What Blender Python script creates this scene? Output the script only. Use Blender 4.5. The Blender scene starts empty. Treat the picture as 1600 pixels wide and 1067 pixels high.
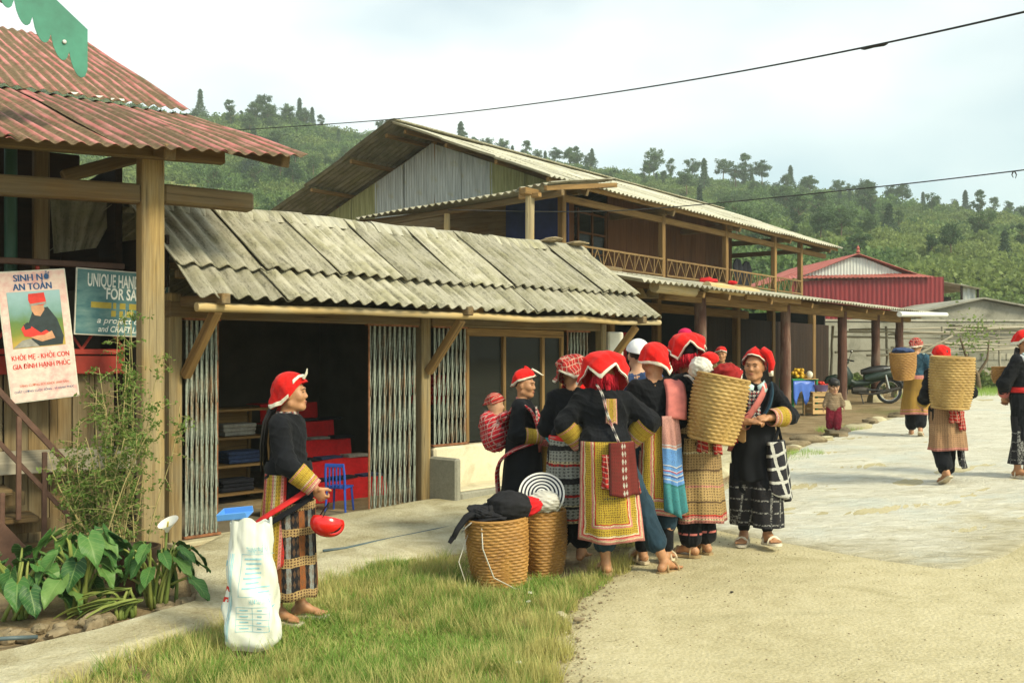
import bpy, bmesh, math, random, time
import numpy as np
import openvdb
from mathutils import Vector, Matrix, Euler, Quaternion
T_START = time.time()
random.seed(7)
rng = np.random.default_rng(11)
sc = bpy.context.scene
COL = sc.collection
R = math.radians

# ------------------------------------------------------------------ camera
CAMZ = 1.6
cam_d = bpy.data.cameras.new('camera')
cam_d.sensor_width = 36.0
cam_d.lens = 35.0
cam_d.shift_y = 26.5 / 1600.0
cam_d.clip_start = 0.05
cam_d.clip_end = 4000
cam = bpy.data.objects.new('camera', cam_d)
COL.objects.link(cam)
cam.location = (0, 0, CAMZ)
cam.rotation_euler = (R(90), 0, 0)
sc.camera = cam

# ------------------------------------------------------------------ sky and sun
SUN_EL, SUN_AZ = 40.0, 128.0        # azimuth clockwise from +Y: the sun stands behind the camera, to its right
world = bpy.data.worlds.new('World')
sc.world = world
world.use_nodes = True
wt = world.node_tree
wt.nodes.clear()
w_out = wt.nodes.new('ShaderNodeOutputWorld')
w_bg = wt.nodes.new('ShaderNodeBackground')
w_sky = wt.nodes.new('ShaderNodeTexSky')
w_sky.sky_type = 'NISHITA'
w_sky.sun_disc = False
w_sky.sun_elevation = R(SUN_EL)
w_sky.sun_rotation = R(SUN_AZ)
w_sky.air_density = 1.0
w_sky.dust_density = 2.0
w_sky.ozone_density = 1.0
w_tc = wt.nodes.new('ShaderNodeTexCoord')
w_map = wt.nodes.new('ShaderNodeMapping')
w_map.inputs['Scale'].default_value = (1.0, 1.0, 2.2)
w_map.inputs['Location'].default_value = (5.5, 2.2, 0.1)
w_no = wt.nodes.new('ShaderNodeTexNoise')
w_no.inputs['Scale'].default_value = 1.15
w_no.inputs['Detail'].default_value = 5
w_no.inputs['Roughness'].default_value = 0.5
w_ra = wt.nodes.new('ShaderNodeValToRGB')
w_ra.color_ramp.elements[0].position = 0.36
w_ra.color_ramp.elements[0].color = (0.12, 0.12, 0.12, 1)
w_ra.color_ramp.elements[1].position = 0.62
w_ra.color_ramp.elements[1].color = (1, 1, 1, 1)
w_mx = wt.nodes.new('ShaderNodeMix')
w_mx.data_type = 'RGBA'
w_mx.inputs[7].default_value = (9.3, 9.6, 9.1, 1)      # thin bright cloud
wt.links.new(w_tc.outputs['Generated'], w_map.inputs['Vector'])
wt.links.new(w_map.outputs['Vector'], w_no.inputs['Vector'])
wt.links.new(w_no.outputs['Fac'], w_ra.inputs['Fac'])
wt.links.new(w_ra.outputs['Color'], w_mx.inputs[0])
w_ti = wt.nodes.new('ShaderNodeMix')
w_ti.data_type = 'RGBA'; w_ti.blend_type = 'MULTIPLY'; w_ti.inputs[0].default_value = 1.0
w_ti.inputs[7].default_value = (1.12, 1.34, 1.20, 1)
wt.links.new(w_sky.outputs['Color'], w_ti.inputs[6])
wt.links.new(w_ti.outputs[2], w_mx.inputs[6])
wt.links.new(w_mx.outputs[2], w_bg.inputs['Color'])
wt.links.new(w_bg.outputs['Background'], w_out.inputs['Surface'])
w_bg.inputs['Strength'].default_value = 0.11

sun_d = bpy.data.lights.new('sun', 'SUN')
sun_d.energy = 3.5
sun_d.angle = R(14)
sun_d.color = (1.0, 0.90, 0.64)
sun = bpy.data.objects.new('sun', sun_d)
COL.objects.link(sun)
_el, _az = R(SUN_EL), R(SUN_AZ)
SUN_DIR = Vector((math.sin(_az) * math.cos(_el), math.cos(_az) * math.cos(_el), math.sin(_el)))
sun.rotation_euler = SUN_DIR.to_track_quat('Z', 'Y').to_euler()
sun.location = (20, -20, 30)

sc.view_settings.view_transform = 'Standard'
sc.view_settings.look = 'None'
sc.view_settings.gamma = 1
sc.view_settings.exposure = 0.48
sc.view_settings.use_curve_mapping = False
sc.cycles.max_bounces = 6
sc.cycles.use_denoising = True

# ------------------------------------------------------------------ helpers: placing
FPX = 1555.0
def at(px, py, Y):
    """the point that stands Y metres ahead on the line of sight of a photo pixel"""
    return np.array([(px - 800) / FPX * Y, Y, CAMZ + (560 - py) / FPX * Y])

def zg(x, y):
    """height of the ground"""
    sp = lambda t, k: np.logaddexp(0, np.asarray(t, float) / k) * k
    g = 0.035 * sp(np.minimum(x, 22), 0.35) + 0.018 * (sp(np.asarray(y, float) - 6.5, 0.5) - sp(np.asarray(y, float) - 42, 0.5))
    return g - 0.012

def fbm(x, y, seed=0, octs=4, f=1.0):
    r = np.random.default_rng(seed)
    x = np.asarray(x, float); y = np.asarray(y, float)
    out = np.zeros(np.broadcast(x, y).shape); a = 1.0; tot = 0
    for o in range(octs):
        s = 0
        for k in range(3):
            th = r.uniform(0, 6.28); ph = r.uniform(0, 6.28); q = f * r.uniform(0.7, 1.4)
            s = s + np.sin((x * math.cos(th) + y * math.sin(th)) * q + ph + 1.3 * np.sin((y * math.cos(th) - x * math.sin(th)) * q * 0.73 + ph * 2))
        out += a * s / 3; tot += a; a *= 0.5; f *= 2.07
    return out / tot

def thing(name, label, cat, loc=(0, 0, 0), rotz=0.0, group=None, scale=1.0):
    o = bpy.data.objects.new(name, None)
    COL.objects.link(o)
    o.location = loc; o.rotation_euler = (0, 0, rotz); o.scale = (scale,) * 3
    o.empty_display_size = 0.2
    o['label'] = label; o['category'] = cat
    if group: o['group'] = group
    return o

def tag(o, label, cat, group=None):
    o['label'] = label; o['category'] = cat
    if group: o['group'] = group
    return o

def struct(o, label=None):
    o['kind'] = 'structure'
    if label: o['label'] = label
    return o

# ------------------------------------------------------------------ helpers: meshes
CHAM = [(0,1,2)]
class MB:
    def __init__(s):
        s.v = []; s.f = []; s.m = []; s.uv = []; s.n = 0
    def add(s, verts, faces, mat=0, uv=None):
        verts = np.asarray(verts, float).reshape(-1, 3)
        b = s.n
        s.v.append(verts)
        s.uv.append(np.zeros((len(verts), 2)) if uv is None else np.asarray(uv, float).reshape(-1, 2))
        for f in faces:
            s.f.append([int(i) + b for i in f]); s.m.append(mat)
        s.n += len(verts)
        return s
    def box(s, c, d, rot=None, mat=0, ch=None):
        c = np.asarray(c, float); hx, hy, hz = [0.5 * q for q in d]
        b = min(hx, hy, hz) * 0.25 if ch is None else ch
        b = min(b, hx * .49, hy * .49, hz * .49)
        V = []
        for sx in (-1, 1):
            for sy in (-1, 1):
                for sz in (-1, 1):
                    V += [(sx*hx, sy*(hy-b), sz*(hz-b)), (sx*(hx-b), sy*hy, sz*(hz-b)), (sx*(hx-b), sy*(hy-b), sz*hz)]
        V = np.array(V)
        idx = lambda sx, sy, sz, k: ((sx*2 + sy)*2 + sz)*3 + k
        F = []
        for q in (0, 1):
            F.append([idx(q,0,0,0), idx(q,1,0,0), idx(q,1,1,0), idx(q,0,1,0)][::(1 if q else -1)])
            F.append([idx(0,q,0,1), idx(0,q,1,1), idx(1,q,1,1), idx(1,q,0,1)][::(1 if q else -1)])
            F.append([idx(0,0,q,2), idx(1,0,q,2), idx(1,1,q,2), idx(0,1,q,2)][::(1 if q else -1)])
        for i in (0, 1):
            for j in (0, 1):
                o = (i + j) % 2
                F.append([idx(i,j,0,0), idx(i,j,0,1), idx(i,j,1,1), idx(i,j,1,0)][::(-1 if o else 1)])
                F.append([idx(i,0,j,0), idx(i,1,j,0), idx(i,1,j,2), idx(i,0,j,2)][::(1 if o else -1)])
                F.append([idx(0,i,j,1), idx(1,i,j,1), idx(1,i,j,2), idx(0,i,j,2)][::(-1 if o else 1)])
        for sx in (0, 1):
            for sy in (0, 1):
                for sz in (0, 1):
                    F.append([idx(sx,sy,sz,0), idx(sx,sy,sz,1), idx(sx,sy,sz,2)][::(1 if (sx+sy+sz) % 2 else -1)])
        uv = V[:, [0, 2]].copy()
        if rot is not None: V = V @ np.asarray(rot).T
        return s.add(V + c, F, mat, uv)
    def tube(s, pts, r, n=8, mat=0, caps=True, flat=1.0, up=(0, 0, 1), twist=0.0):
        P = np.asarray(pts, float); k = len(P)
        rr = np.full(k, r, float) if np.isscalar(r) else np.asarray(r, float)
        T = np.gradient(P, axis=0); T /= np.linalg.norm(T, axis=1, keepdims=True) + 1e-12
        u = np.asarray(up, float)
        if abs(T[0] @ u) > 0.95: u = np.array([1.0, 0, 0])
        A = u - T[0] * (u @ T[0]); A /= np.linalg.norm(A)
        L = np.concatenate([[0], np.cumsum(np.linalg.norm(np.diff(P, axis=0), axis=1))])
        V = []; UV = []
        for i in range(k):
            A = A - T[i] * (A @ T[i]); A /= np.linalg.norm(A) + 1e-12
            B = np.cross(T[i], A)
            for j in range(n):
                a = 2 * math.pi * j / n + twist * i
                V.append(P[i] + rr[i] * (math.cos(a) * A * flat + math.sin(a) * B)); UV.append((j / n, L[i]))
        F = []
        for i in range(k - 1):
            for j in range(n):
                q = (j + 1) % n
                F.append((i*n + j, i*n + q, (i+1)*n + q, (i+1)*n + j))
        if caps:
            F.append(tuple(range(n - 1, -1, -1))); F.append(tuple((k-1)*n + j for j in range(n)))
        return s.add(V, F, mat, UV)
    def grid(s, P, mat=0, uv=None, closed=False, flip=False):
        P = np.asarray(P, float); nu, nv = P.shape[:2]
        if uv is None:
            a, b = np.meshgrid(np.linspace(0, 1, nu), np.linspace(0, 1, nv), indexing='ij'); uv = np.stack([a, b], -1)
        F = []
        for i in range(nu if closed else nu - 1):
            i2 = (i + 1) % nu
            for j in range(nv - 1):
                q = (i*nv + j, i2*nv + j, i2*nv + j + 1, i*nv + j + 1)
                F.append(q[::-1] if flip else q)
        return s.add(P.reshape(-1, 3), F, mat, np.asarray(uv).reshape(-1, 2))
    def shell(s, P, th, mat=0, uv=None, mat2=None):
        """a sheet with thickness: two surfaces and a rim"""
        P = np.asarray(P, float); nu, nv = P.shape[:2]
        du = np.gradient(P, axis=0); dv = np.gradient(P, axis=1)
        Nn = np.cross(du, dv); Nn /= np.linalg.norm(Nn, axis=2, keepdims=True) + 1e-12
        a, b = P + Nn * th / 2, P - Nn * th / 2
        if uv is None:
            p, q = np.meshgrid(np.linspace(0, 1, nu), np.linspace(0, 1, nv), indexing='ij'); uv = np.stack([p, q], -1)
        s.grid(a, mat, uv); s.grid(b, mat if mat2 is None else mat2, uv, flip=True)
        o = s.n - 2 * nu * nv; h = nu * nv
        ring = [i*nv for i in range(nu)] + [(nu-1)*nv + j for j in range(1, nv)] + [i*nv + nv - 1 for i in range(nu - 2, -1, -1)] + [j for j in range(nv - 2, 0, -1)]
        for i in range(len(ring)):
            p, q = ring[i], ring[(i + 1) % len(ring)]
            s.f.append([o + q, o + p, o + h + p, o + h + q]); s.m.append(mat)
        return s
    def ell(s, c, r, rot=None, nu=14, nv=9, mat=0):
        c = np.asarray(c, float); r = np.asarray(r, float) * np.ones(3)
        th = np.linspace(0, 2*math.pi, nu, endpoint=False); ph = np.linspace(0.02, math.pi - 0.02, nv)
        a, b = np.meshgrid(th, ph, indexing='ij')
        P = np.stack([np.cos(a)*np.sin(b)*r[0], np.sin(a)*np.sin(b)*r[1], -np.cos(b)*r[2]], -1)
        if rot is not None: P = P @ np.asarray(rot).T
        return s.grid(P + c, mat, closed=True)
    def lathe(s, prof, n=24, mat=0, c=(0, 0, 0)):
        th = np.linspace(0, 2*math.pi, n, endpoint=False)
        pr = np.asarray(prof, float)
        P = np.stack([np.cos(th)[:, None]*pr[None, :, 0], np.sin(th)[:, None]*pr[None, :, 0], np.ones((n, 1))*pr[None, :, 1]], -1)
        return s.grid(P + np.asarray(c, float), mat, closed=True)
    def xf(s, M):
        """apply a 4x4 matrix to all so far"""
        M = np.asarray(M, float)
        s.v = [q @ M[:3, :3].T + M[:3, 3] for q in s.v]
        return s
    def mesh(s, name, mats, smooth=None):
        me = bpy.data.meshes.new(name)
        V = np.concatenate(s.v); U = np.concatenate(s.uv)
        return fast_mesh(name, V, s.f, mats, s.m, U, smooth)
    def build(s, name, mats, parent=None, smooth=40, loc=None, rot=None):
        return link(name, s.mesh(name, mats, smooth), parent, loc, rot)

def fast_mesh(name, V, F, mats, midx=None, U=None, smooth=None):
    me = bpy.data.meshes.new(name)
    V = np.asarray(V, np.float32)
    if isinstance(F, np.ndarray):
        nf, k = F.shape; li = F.ravel().astype(np.int32); ls = np.arange(nf, dtype=np.int32) * k
    else:
        cnt = np.array([len(f) for f in F], np.int32); nf = len(F)
        li = np.fromiter((i for f in F for i in f), np.int32, int(cnt.sum())); ls = np.concatenate([[0], np.cumsum(cnt)[:-1]]).astype(np.int32)
    me.vertices.add(len(V)); me.vertices.foreach_set('co', V.ravel())
    me.loops.add(len(li)); me.loops.foreach_set('vertex_index', li)
    me.polygons.add(nf); me.polygons.foreach_set('loop_start', ls)
    if U is not None:
        uvl = me.uv_layers.new(name='uv')
        uvl.data.foreach_set('uv', np.asarray(U, np.float32)[li].ravel())
    if midx is not None:
        me.polygons.foreach_set('material_index', np.asarray(midx, np.int32))
    for m in (mats if isinstance(mats, (list, tuple)) else [mats]): me.materials.append(m)
    me.update(calc_edges=True)
    me.validate()
    if smooth is not None:
        me.polygons.foreach_set('use_smooth', np.ones(len(me.polygons), bool))
        if smooth < 179: me.set_sharp_from_angle(angle=R(smooth))
    else:
        me.polygons.foreach_set('use_smooth', np.zeros(len(me.polygons), bool))
    return me

def link(name, me, parent=None, loc=None, rot=None):
    o = bpy.data.objects.new(name, me)
    COL.objects.link(o)
    if parent is not None: o.parent = parent
    if loc is not None: o.location = loc
    if rot is not None: o.rotation_euler = rot
    return o

BEAMS = {}
def beam(name, a, b, w, h, mat, parent=None, roll=0.0, ch=None, ext=0.0, up=(0, 0, 1)):
    """a squared timber from a to b (w across, h along up), its length along local X"""
    a = Vector(a); b = Vector(b); d = (b - a); L = d.length + 2 * ext; x = d.normalized()
    u = Vector(up)
    if abs(x.dot(u)) > 0.97: u = Vector((0, 1, 0)) if abs(x.y) < 0.9 else Vector((1, 0, 0))
    y = u.cross(x).normalized(); z = x.cross(y)
    key = (round(L, 3), round(w, 4), round(h, 4), mat.name, ch)
    if key not in BEAMS:
        BEAMS[key] = MB().box((0, 0, 0), (L, w, h), ch=min(w, h) * .12 if ch is None else ch).mesh(name, mat)
    o = link(name, BEAMS[key], parent)
    M = Matrix((x, y, z)).transposed().to_4x4()
    if roll: M = M @ Matrix.Rotation(roll, 4, 'X')
    M.translation = (a + b) / 2
    o.matrix_local = M
    return o

def pole(name, a, b, r0, r1, mat, parent=None, n=12, wob=0.0, seed=0, bend=0.0):
    """a round pole, length along local X"""
    a = Vector(a); b = Vector(b); d = b - a; L = d.length; x = d.normalized()
    u = Vector((0, 0, 1)) if abs(x.z) < 0.97 else Vector((0, 1, 0))
    y = u.cross(x).normalized(); z = x.cross(y)
    k = 9; r = np.random.default_rng(seed)
    t = np.linspace(0, 1, k)
    P = np.stack([(t - .5) * L, r.normal(0, 1, k) * wob, r.normal(0, 1, k) * wob - bend * (1 - (2*t - 1)**2)], -1)
    P[0, 1:] = 0; P[-1, 1:] = 0
    rr = r0 + (r1 - r0) * t + r.normal(0, 1, k) * wob * .5
    o = MB().tube(P, rr, n).build(name, mat, parent, smooth=50)
    M = Matrix((x, y, z)).transposed().to_4x4(); M.translation = (a + b) / 2
    o.matrix_local = M
    return o

def roof_sheets(name, EL, ER, TR, TL, ncol, nrow, pitch, amp, mat, parent, th=.007, seed=0, over=.06, lift=.012, kick=0.0, skew=0.0, samples=8, wild=0.0, slip=0.0):
    """corrugated sheets laid over a roof face, each sheet its own part; corners in the parent's space"""
    EL, ER, TR, TL = [np.asarray(q, float) for q in (EL, ER, TR, TL)]
    r = np.random.default_rng(seed)
    W = np.linalg.norm(ER - EL); H = np.linalg.norm(TL - EL)
    Nn = np.cross(ER - EL, TL - EL); Nn /= np.linalg.norm(Nn)
    out = []
    for j in range(nrow):
        for i in range(ncol):
            a0 = i / ncol; a1 = (i + 1) / ncol + pitch * .8 / W
            b0 = j / nrow - (over / H if j else 0); b1 = (j + 1) / nrow
            if i == ncol - 1: a1 = 1.0
            nw = max(2, int(round((a1 - a0) * W / pitch * samples)))
            A = np.linspace(a0, a1, nw + 1); B = np.linspace(b0, b1, 4)
            da, db = r.normal(0, .004 + wild), r.normal(0, .006 + wild)
            aa, bb = np.meshgrid(A, B, indexing='ij')
            bb2 = bb + db / H + r.normal(0, .01 + wild) * (aa - a0)
            a2 = aa + skew * bb + r.normal(0, .004) * (bb - b0)
            P = (1-a2)[..., None]*(1-bb2)[..., None]*EL + a2[..., None]*(1-bb2)[..., None]*ER + a2[..., None]*bb2[..., None]*TR + (1-a2)[..., None]*bb2[..., None]*TL
            hgt = amp * np.cos(2*math.pi * aa * W / pitch) + lift * j * np.ones_like(aa) + lift * .5 * (i % 2) + r.normal(0, .003 + wild)
            hgt += slip * (1 - (aa - a0) / (a1 - a0)) + kick * (bb - b0) * (b1 - bb) + .006 * np.sin(aa * W * 1.7 + j) + .008 * np.sin(bb * H * 2.1 + i * 1.3)
            P = P + Nn * hgt[..., None]
            uv = np.stack([aa * W + j * 3.7, bb * H + i * 1.9], -1)
            m = MB().shell(P, th, 0, uv)
            out.append(m.build(name, mat, parent, smooth=60))
    return out
# ------------------------------------------------------------------ materials
class NT:
    def __init__(s, name):
        s.m = bpy.data.materials.new(name); s.m.use_nodes = True
        s.t = s.m.node_tree; s.t.nodes.clear()
        s.out = s.t.nodes.new('ShaderNodeOutputMaterial')
        s.b = s.t.nodes.new('ShaderNodeBsdfPrincipled')
        s.t.links.new(s.b.outputs[0], s.out.inputs[0])
    def put(s, sock, v):
        if v is None: return
        if isinstance(v, bpy.types.NodeSocket): s.t.links.new(v, sock)
        elif isinstance(v, (tuple, list)):
            n = len(sock.default_value)
            v = tuple(v) + (1.0,) * (n - len(v))
            sock.default_value = v[:n]
        else:
            try: sock.default_value = v
            except Exception: sock.default_value = (v, v, v, 1)[:len(sock.default_value)]
    def tc(s, k='Object'):
        return s.t.nodes.new('ShaderNodeTexCoord').outputs[k]
    def pos(s): return s.t.nodes.new('ShaderNodeNewGeometry').outputs['Position']
    def rnd(s): return s.t.nodes.new('ShaderNodeObjectInfo').outputs['Random']
    def map(s, v, scale=(1, 1, 1), loc=(0, 0, 0), rot=(0, 0, 0)):
        n = s.t.nodes.new('ShaderNodeMapping'); s.put(n.inputs[0], v)
        s.put(n.inputs['Scale'], scale); s.put(n.inputs['Location'], loc); s.put(n.inputs['Rotation'], rot)
        return n.outputs[0]
    def noise(s, v, scale=5, det=4, rough=.55, dist=0.0, col=False):
        n = s.t.nodes.new('ShaderNodeTexNoise'); s.put(n.inputs['Vector'], v)
        s.put(n.inputs['Scale'], scale); s.put(n.inputs['Detail'], det); s.put(n.inputs['Roughness'], rough); s.put(n.inputs['Distortion'], dist)
        return n.outputs['Color' if col else 'Fac']
    def vor(s, v, scale=5, feat='F1', out='Distance', rand=1.0):
        n = s.t.nodes.new('ShaderNodeTexVoronoi'); n.feature = feat; s.put(n.inputs['Vector'], v); s.put(n.inputs['Scale'], scale)
        s.put(n.inputs['Randomness'], rand)
        return n.outputs[out]
    def wave(s, v, scale=5, dist=0.0, det=2, dirn='X'):
        n = s.t.nodes.new('ShaderNodeTexWave'); n.bands_direction = dirn; s.put(n.inputs['Vector'], v); s.put(n.inputs['Scale'], scale)
        s.put(n.inputs['Distortion'], dist); s.put(n.inputs['Detail'], det)
        return n.outputs['Fac']
    def ramp(s, f, stops, const=False):
        n = s.t.nodes.new('ShaderNodeValToRGB'); s.put(n.inputs[0], f); cr = n.color_ramp
        if const: cr.interpolation = 'CONSTANT'
        while len(cr.elements) < len(stops): cr.elements.new(0.5)
        while len(cr.elements) > len(stops): cr.elements.remove(cr.elements[-1])
        for e, (p, c) in zip(cr.elements, stops):
            e.position = p; e.color = (c, c, c, 1) if not isinstance(c, (tuple, list)) else tuple(c) + (1,)
        return n.outputs[0]
    def mix(s, f, a, b, mode='MIX'):
        n = s.t.nodes.new('ShaderNodeMix'); n.data_type = 'RGBA'; n.blend_type = mode
        s.put(n.inputs[0], f); s.put(n.inputs[6], a); s.put(n.inputs[7], b)
        return n.outputs[2]
    def ma(s, op, a, b=None, c=None, clamp=False):
        n = s.t.nodes.new('ShaderNodeMath'); n.operation = op; n.use_clamp = clamp
        s.put(n.inputs[0], a)
        if b is not None: s.put(n.inputs[1], b)
        if c is not None: s.put(n.inputs[2], c)
        return n.outputs[0]
    def sep(s, v):
        n = s.t.nodes.new('ShaderNodeSeparateXYZ'); s.put(n.inputs[0], v); return n.outputs
    def comb(s, x=0.0, y=0.0, z=0.0):
        n = s.t.nodes.new('ShaderNodeCombineXYZ'); s.put(n.inputs[0], x); s.put(n.inputs[1], y); s.put(n.inputs[2], z); return n.outputs[0]
    def bump(s, h, strength=.4, dist=.01):
        n = s.t.nodes.new('ShaderNodeBump'); s.put(n.inputs['Height'], h); s.put(n.inputs['Strength'], strength); s.put(n.inputs['Distance'], dist)
        s.t.links.new(n.outputs[0], s.b.inputs['Normal'])
    def done(s, col, rough=.8, metal=0.0, spec=.35, sheen=0.0):
        s.put(s.b.inputs['Base Color'], col); s.put(s.b.inputs['Roughness'], rough); s.put(s.b.inputs['Metallic'], metal)
        s.put(s.b.inputs['Specular IOR Level'], spec)
        if sheen: s.put(s.b.inputs['Sheen Weight'], sheen)
        return s.m

MAT = {}
def plain(name, col, rough=.7, var=.25, scale=14, bump=.15, spec=.35, metal=0.0, dist=.004, sheen=0.0):
    """one colour with mottling, slight per-piece variation and fine relief"""
    if name in MAT: return MAT[name]
    n = NT(name); v = n.tc('Object')
    f = n.noise(v, scale, 5, .6)
    lo = tuple(c * (1 - var) for c in col); hi = tuple(min(1, c * (1 + var)) for c in col)
    c = n.ramp(f, [(.28, lo), (.72, hi)])
    r = n.ma('MULTIPLY_ADD', n.rnd(), var * .9, 1 - var * .45)
    c = n.mix(1.0, c, n.comb(r, r, r), 'MULTIPLY')
    if bump: n.bump(n.noise(v, scale * 5, 3), bump, dist)
    MAT[name] = n.done(c, rough, metal, spec, sheen)
    return MAT[name]

def wood(name, dark, light, grey=None, greyf=.0, gs=1.0):
    """timber, grain along local X"""
    n = NT(name); v = n.tc('Object')
    rv = n.ma('MULTIPLY', n.rnd(), 37.0)
    v = n.map(v, loc=n.comb(rv, rv, rv))
    g = n.noise(n.map(v, (1.2*gs, 22*gs, 22*gs)), 1.0, 6, .65, .6)
    g2 = n.noise(n.map(v, (3*gs, 90*gs, 90*gs)), 1.0, 3, .6)
    f = n.ma('MULTIPLY_ADD', g2, .35, n.ma('MULTIPLY', g, .65))
    c = n.ramp(f, [(.3, dark), (.5, tuple((a+b)/2 for a, b in zip(dark, light))), (.68, light)])
    if grey:
        gm = n.ramp(n.noise(n.map(v, (1.0, 3, 3)), 1.3, 5, .6), [(.5 - greyf*.35, 0.0), (.62 - greyf*.2, 1.0)])
        c = n.mix(n.ma('MULTIPLY', gm, .55), c, n.mix(1.0, n.ramp(f, [(.3, .62), (.7, 1.1)]), grey, 'MULTIPLY'))
    cr = n.ramp(n.noise(n.map(v, (.7, 45, 45)), 1.0, 2, .5, 1.2), [(.30, .25), (.36, 1.0)])
    c = n.mix(1.0, c, cr, 'MULTIPLY')
    r = n.ma('MULTIPLY_ADD', n.rnd(), .35, .82)
    c = n.mix(1.0, c, n.comb(r, r, r), 'MULTIPLY')
    n.bump(n.ma('ADD', f, n.ma('MULTIPLY', cr, .6)), .5, .006)
    MAT[name] = n.done(c, .82, spec=.25)
    return MAT[name]

wood('post_wood', (.14, .088, .036), (.43, .305, .125), (.30, .265, .17), .4)
wood('old_wood', (.085, .050, .021), (.25, .160, .066), (.19, .16, .10), .3)
wood('gold_wood', (.13, .072, .026), (.34, .212, .080), None)
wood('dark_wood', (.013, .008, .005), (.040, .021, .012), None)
wood('door_wood', (.085, .034, .014), (.18, .080, .032), None)
wood('plank_wood', (.11, .068, .030), (.32, .225, .105), (.29, .25, .16), .4)
wood('grey_plank', (.20, .18, .13), (.43, .38, .29), (.40, .37, .29), .6)
wood('pillar_wood', (.060, .026, .019), (.14, .068, .050), (.27, .20, .15), .06)
wood('bamboo', (.36, .25, .10), (.58, .44, .22), (.42, .38, .27), .2, .6)
wood('rail_wood', (.12, .07, .028), (.28, .185, .08), None)
wood('crate_wood', (.38, .24, .10), (.62, .43, .21), None)

def fibro(name, base, dark, moss, lich=.55):
    n = NT(name); uv = n.tc('UV')
    v = n.map(uv, (1, 1, 1))
    st = n.noise(n.map(v, (26, 2.2, 1)), 1.0, 5, .62, .4)      # streaks down the slope
    bl = n.noise(v, 3.2, 7, .62)
    sp = n.noise(n.map(v, (1.6, .7, 1)), 38, 5, .75)
    c = n.ramp(st, [(.25, tuple(q * .62 for q in base)), (.52, base), (.78, tuple(min(1, q * 1.3) for q in base))])
    c = n.mix(n.ramp(bl, [(.44, 0.0), (.66, .8)]), c, moss)
    c = n.mix(n.ramp(n.ma('MULTIPLY_ADD', sp, .6, n.ma('MULTIPLY', st, .4)), [(.37, lich), (.50, 0.0)]), c, dark)
    valley_shade = n.ma('COSINE', n.ma('MULTIPLY', n.sep(uv)[0], 2 * math.pi / .165))
    c = n.mix(n.ma('MULTIPLY', n.ramp(n.ma('MULTIPLY_ADD', valley_shade, -.22, bl), [(.50, 0.0), (.72, 1.0)]), .32), c, dark)  # corrugation valleys darkened in the colour, as shade between the ridges
    r = n.ma('MULTIPLY_ADD', n.rnd(), .34, .80)
    c = n.mix(1.0, c, n.comb(r, r, r), 'MULTIPLY')
    n.bump(n.ma('ADD', sp, bl), .4, .008)
    MAT[name] = n.done(c, .93, spec=.15)
    return MAT[name]
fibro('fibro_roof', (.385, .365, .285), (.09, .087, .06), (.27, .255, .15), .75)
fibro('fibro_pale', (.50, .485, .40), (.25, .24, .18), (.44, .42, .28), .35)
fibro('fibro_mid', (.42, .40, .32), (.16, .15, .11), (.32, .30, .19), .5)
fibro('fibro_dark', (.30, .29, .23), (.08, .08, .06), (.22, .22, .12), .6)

def red_roof(name):
    n = NT(name); uv = n.tc('UV')
    st = n.noise(n.map(uv, (22, .7, 1)), 1.0, 5, .6, .3)
    valley_shade = n.ma('COSINE', n.ma('MULTIPLY', n.sep(uv)[0], 2 * math.pi / .115))
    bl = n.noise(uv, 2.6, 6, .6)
    f = n.ma('MULTIPLY_ADD', valley_shade, -.11, n.ma('MULTIPLY_ADD', st, .62, n.ma('MULTIPLY', bl, .38)))  # moss streaks and blotches, plus valley shade put into the same colour mask
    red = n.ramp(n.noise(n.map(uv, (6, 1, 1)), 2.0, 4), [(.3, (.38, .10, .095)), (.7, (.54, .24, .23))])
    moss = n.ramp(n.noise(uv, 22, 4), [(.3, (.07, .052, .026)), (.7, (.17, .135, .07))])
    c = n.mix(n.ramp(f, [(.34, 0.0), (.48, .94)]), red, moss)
    r = n.ma('MULTIPLY_ADD', n.rnd(), .3, .85)
    c = n.mix(1.0, c, n.comb(r, r, r), 'MULTIPLY')
    n.bump(f, .3, .006)
    MAT[name] = n.done(c, .85, spec=.2)
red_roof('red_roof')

def gate_paint():
    n = NT('gate_steel'); v = n.pos()
    z = n.sep(v)[2]
    f = n.noise(n.map(v, (9, 9, 2.4)), 1.0, 6, .7)
    rust = n.ramp(f, [(.50, 0.0), (.64, .85)])
    c = n.mix(rust, n.ramp(n.noise(v, 30), [(.3, (.17, .20, .165)), (.7, (.33, .36, .30))]), n.ramp(n.noise(v, 60), [(.3, (.12, .06, .025)), (.7, (.26, .145, .07))]))
    MAT['gate_steel'] = n.done(c, .6, .25, .4)
gate_paint()
plain('rust', (.20, .085, .04), .85, .5, 18)
plain('red_paint', (.33, .035, .022), .6, .3, 8)
plain('brown_paint', (.11, .058, .040), .65, .35, 10)
plain('green_paint', (.045, .23, .16), .5, .25, 5, .1)
plain('dark_green_paint', (.02, .07, .045), .5, .2, 4)
plain('iron', (.05, .045, .04), .6, .3, 20, metal=.5)
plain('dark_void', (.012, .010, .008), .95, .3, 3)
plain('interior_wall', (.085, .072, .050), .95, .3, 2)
plain('plaster', (.55, .50, .38), .9, .2, 3, .3, dist=.01)
plain('white_plaster', (.62, .60, .52), .9, .15, 3, .3)
plain('blue_sheet', (.025, .04, .16), .8, .3, 3)
plain('rubber', (.018, .018, .018), .7, .3, 20)

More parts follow.
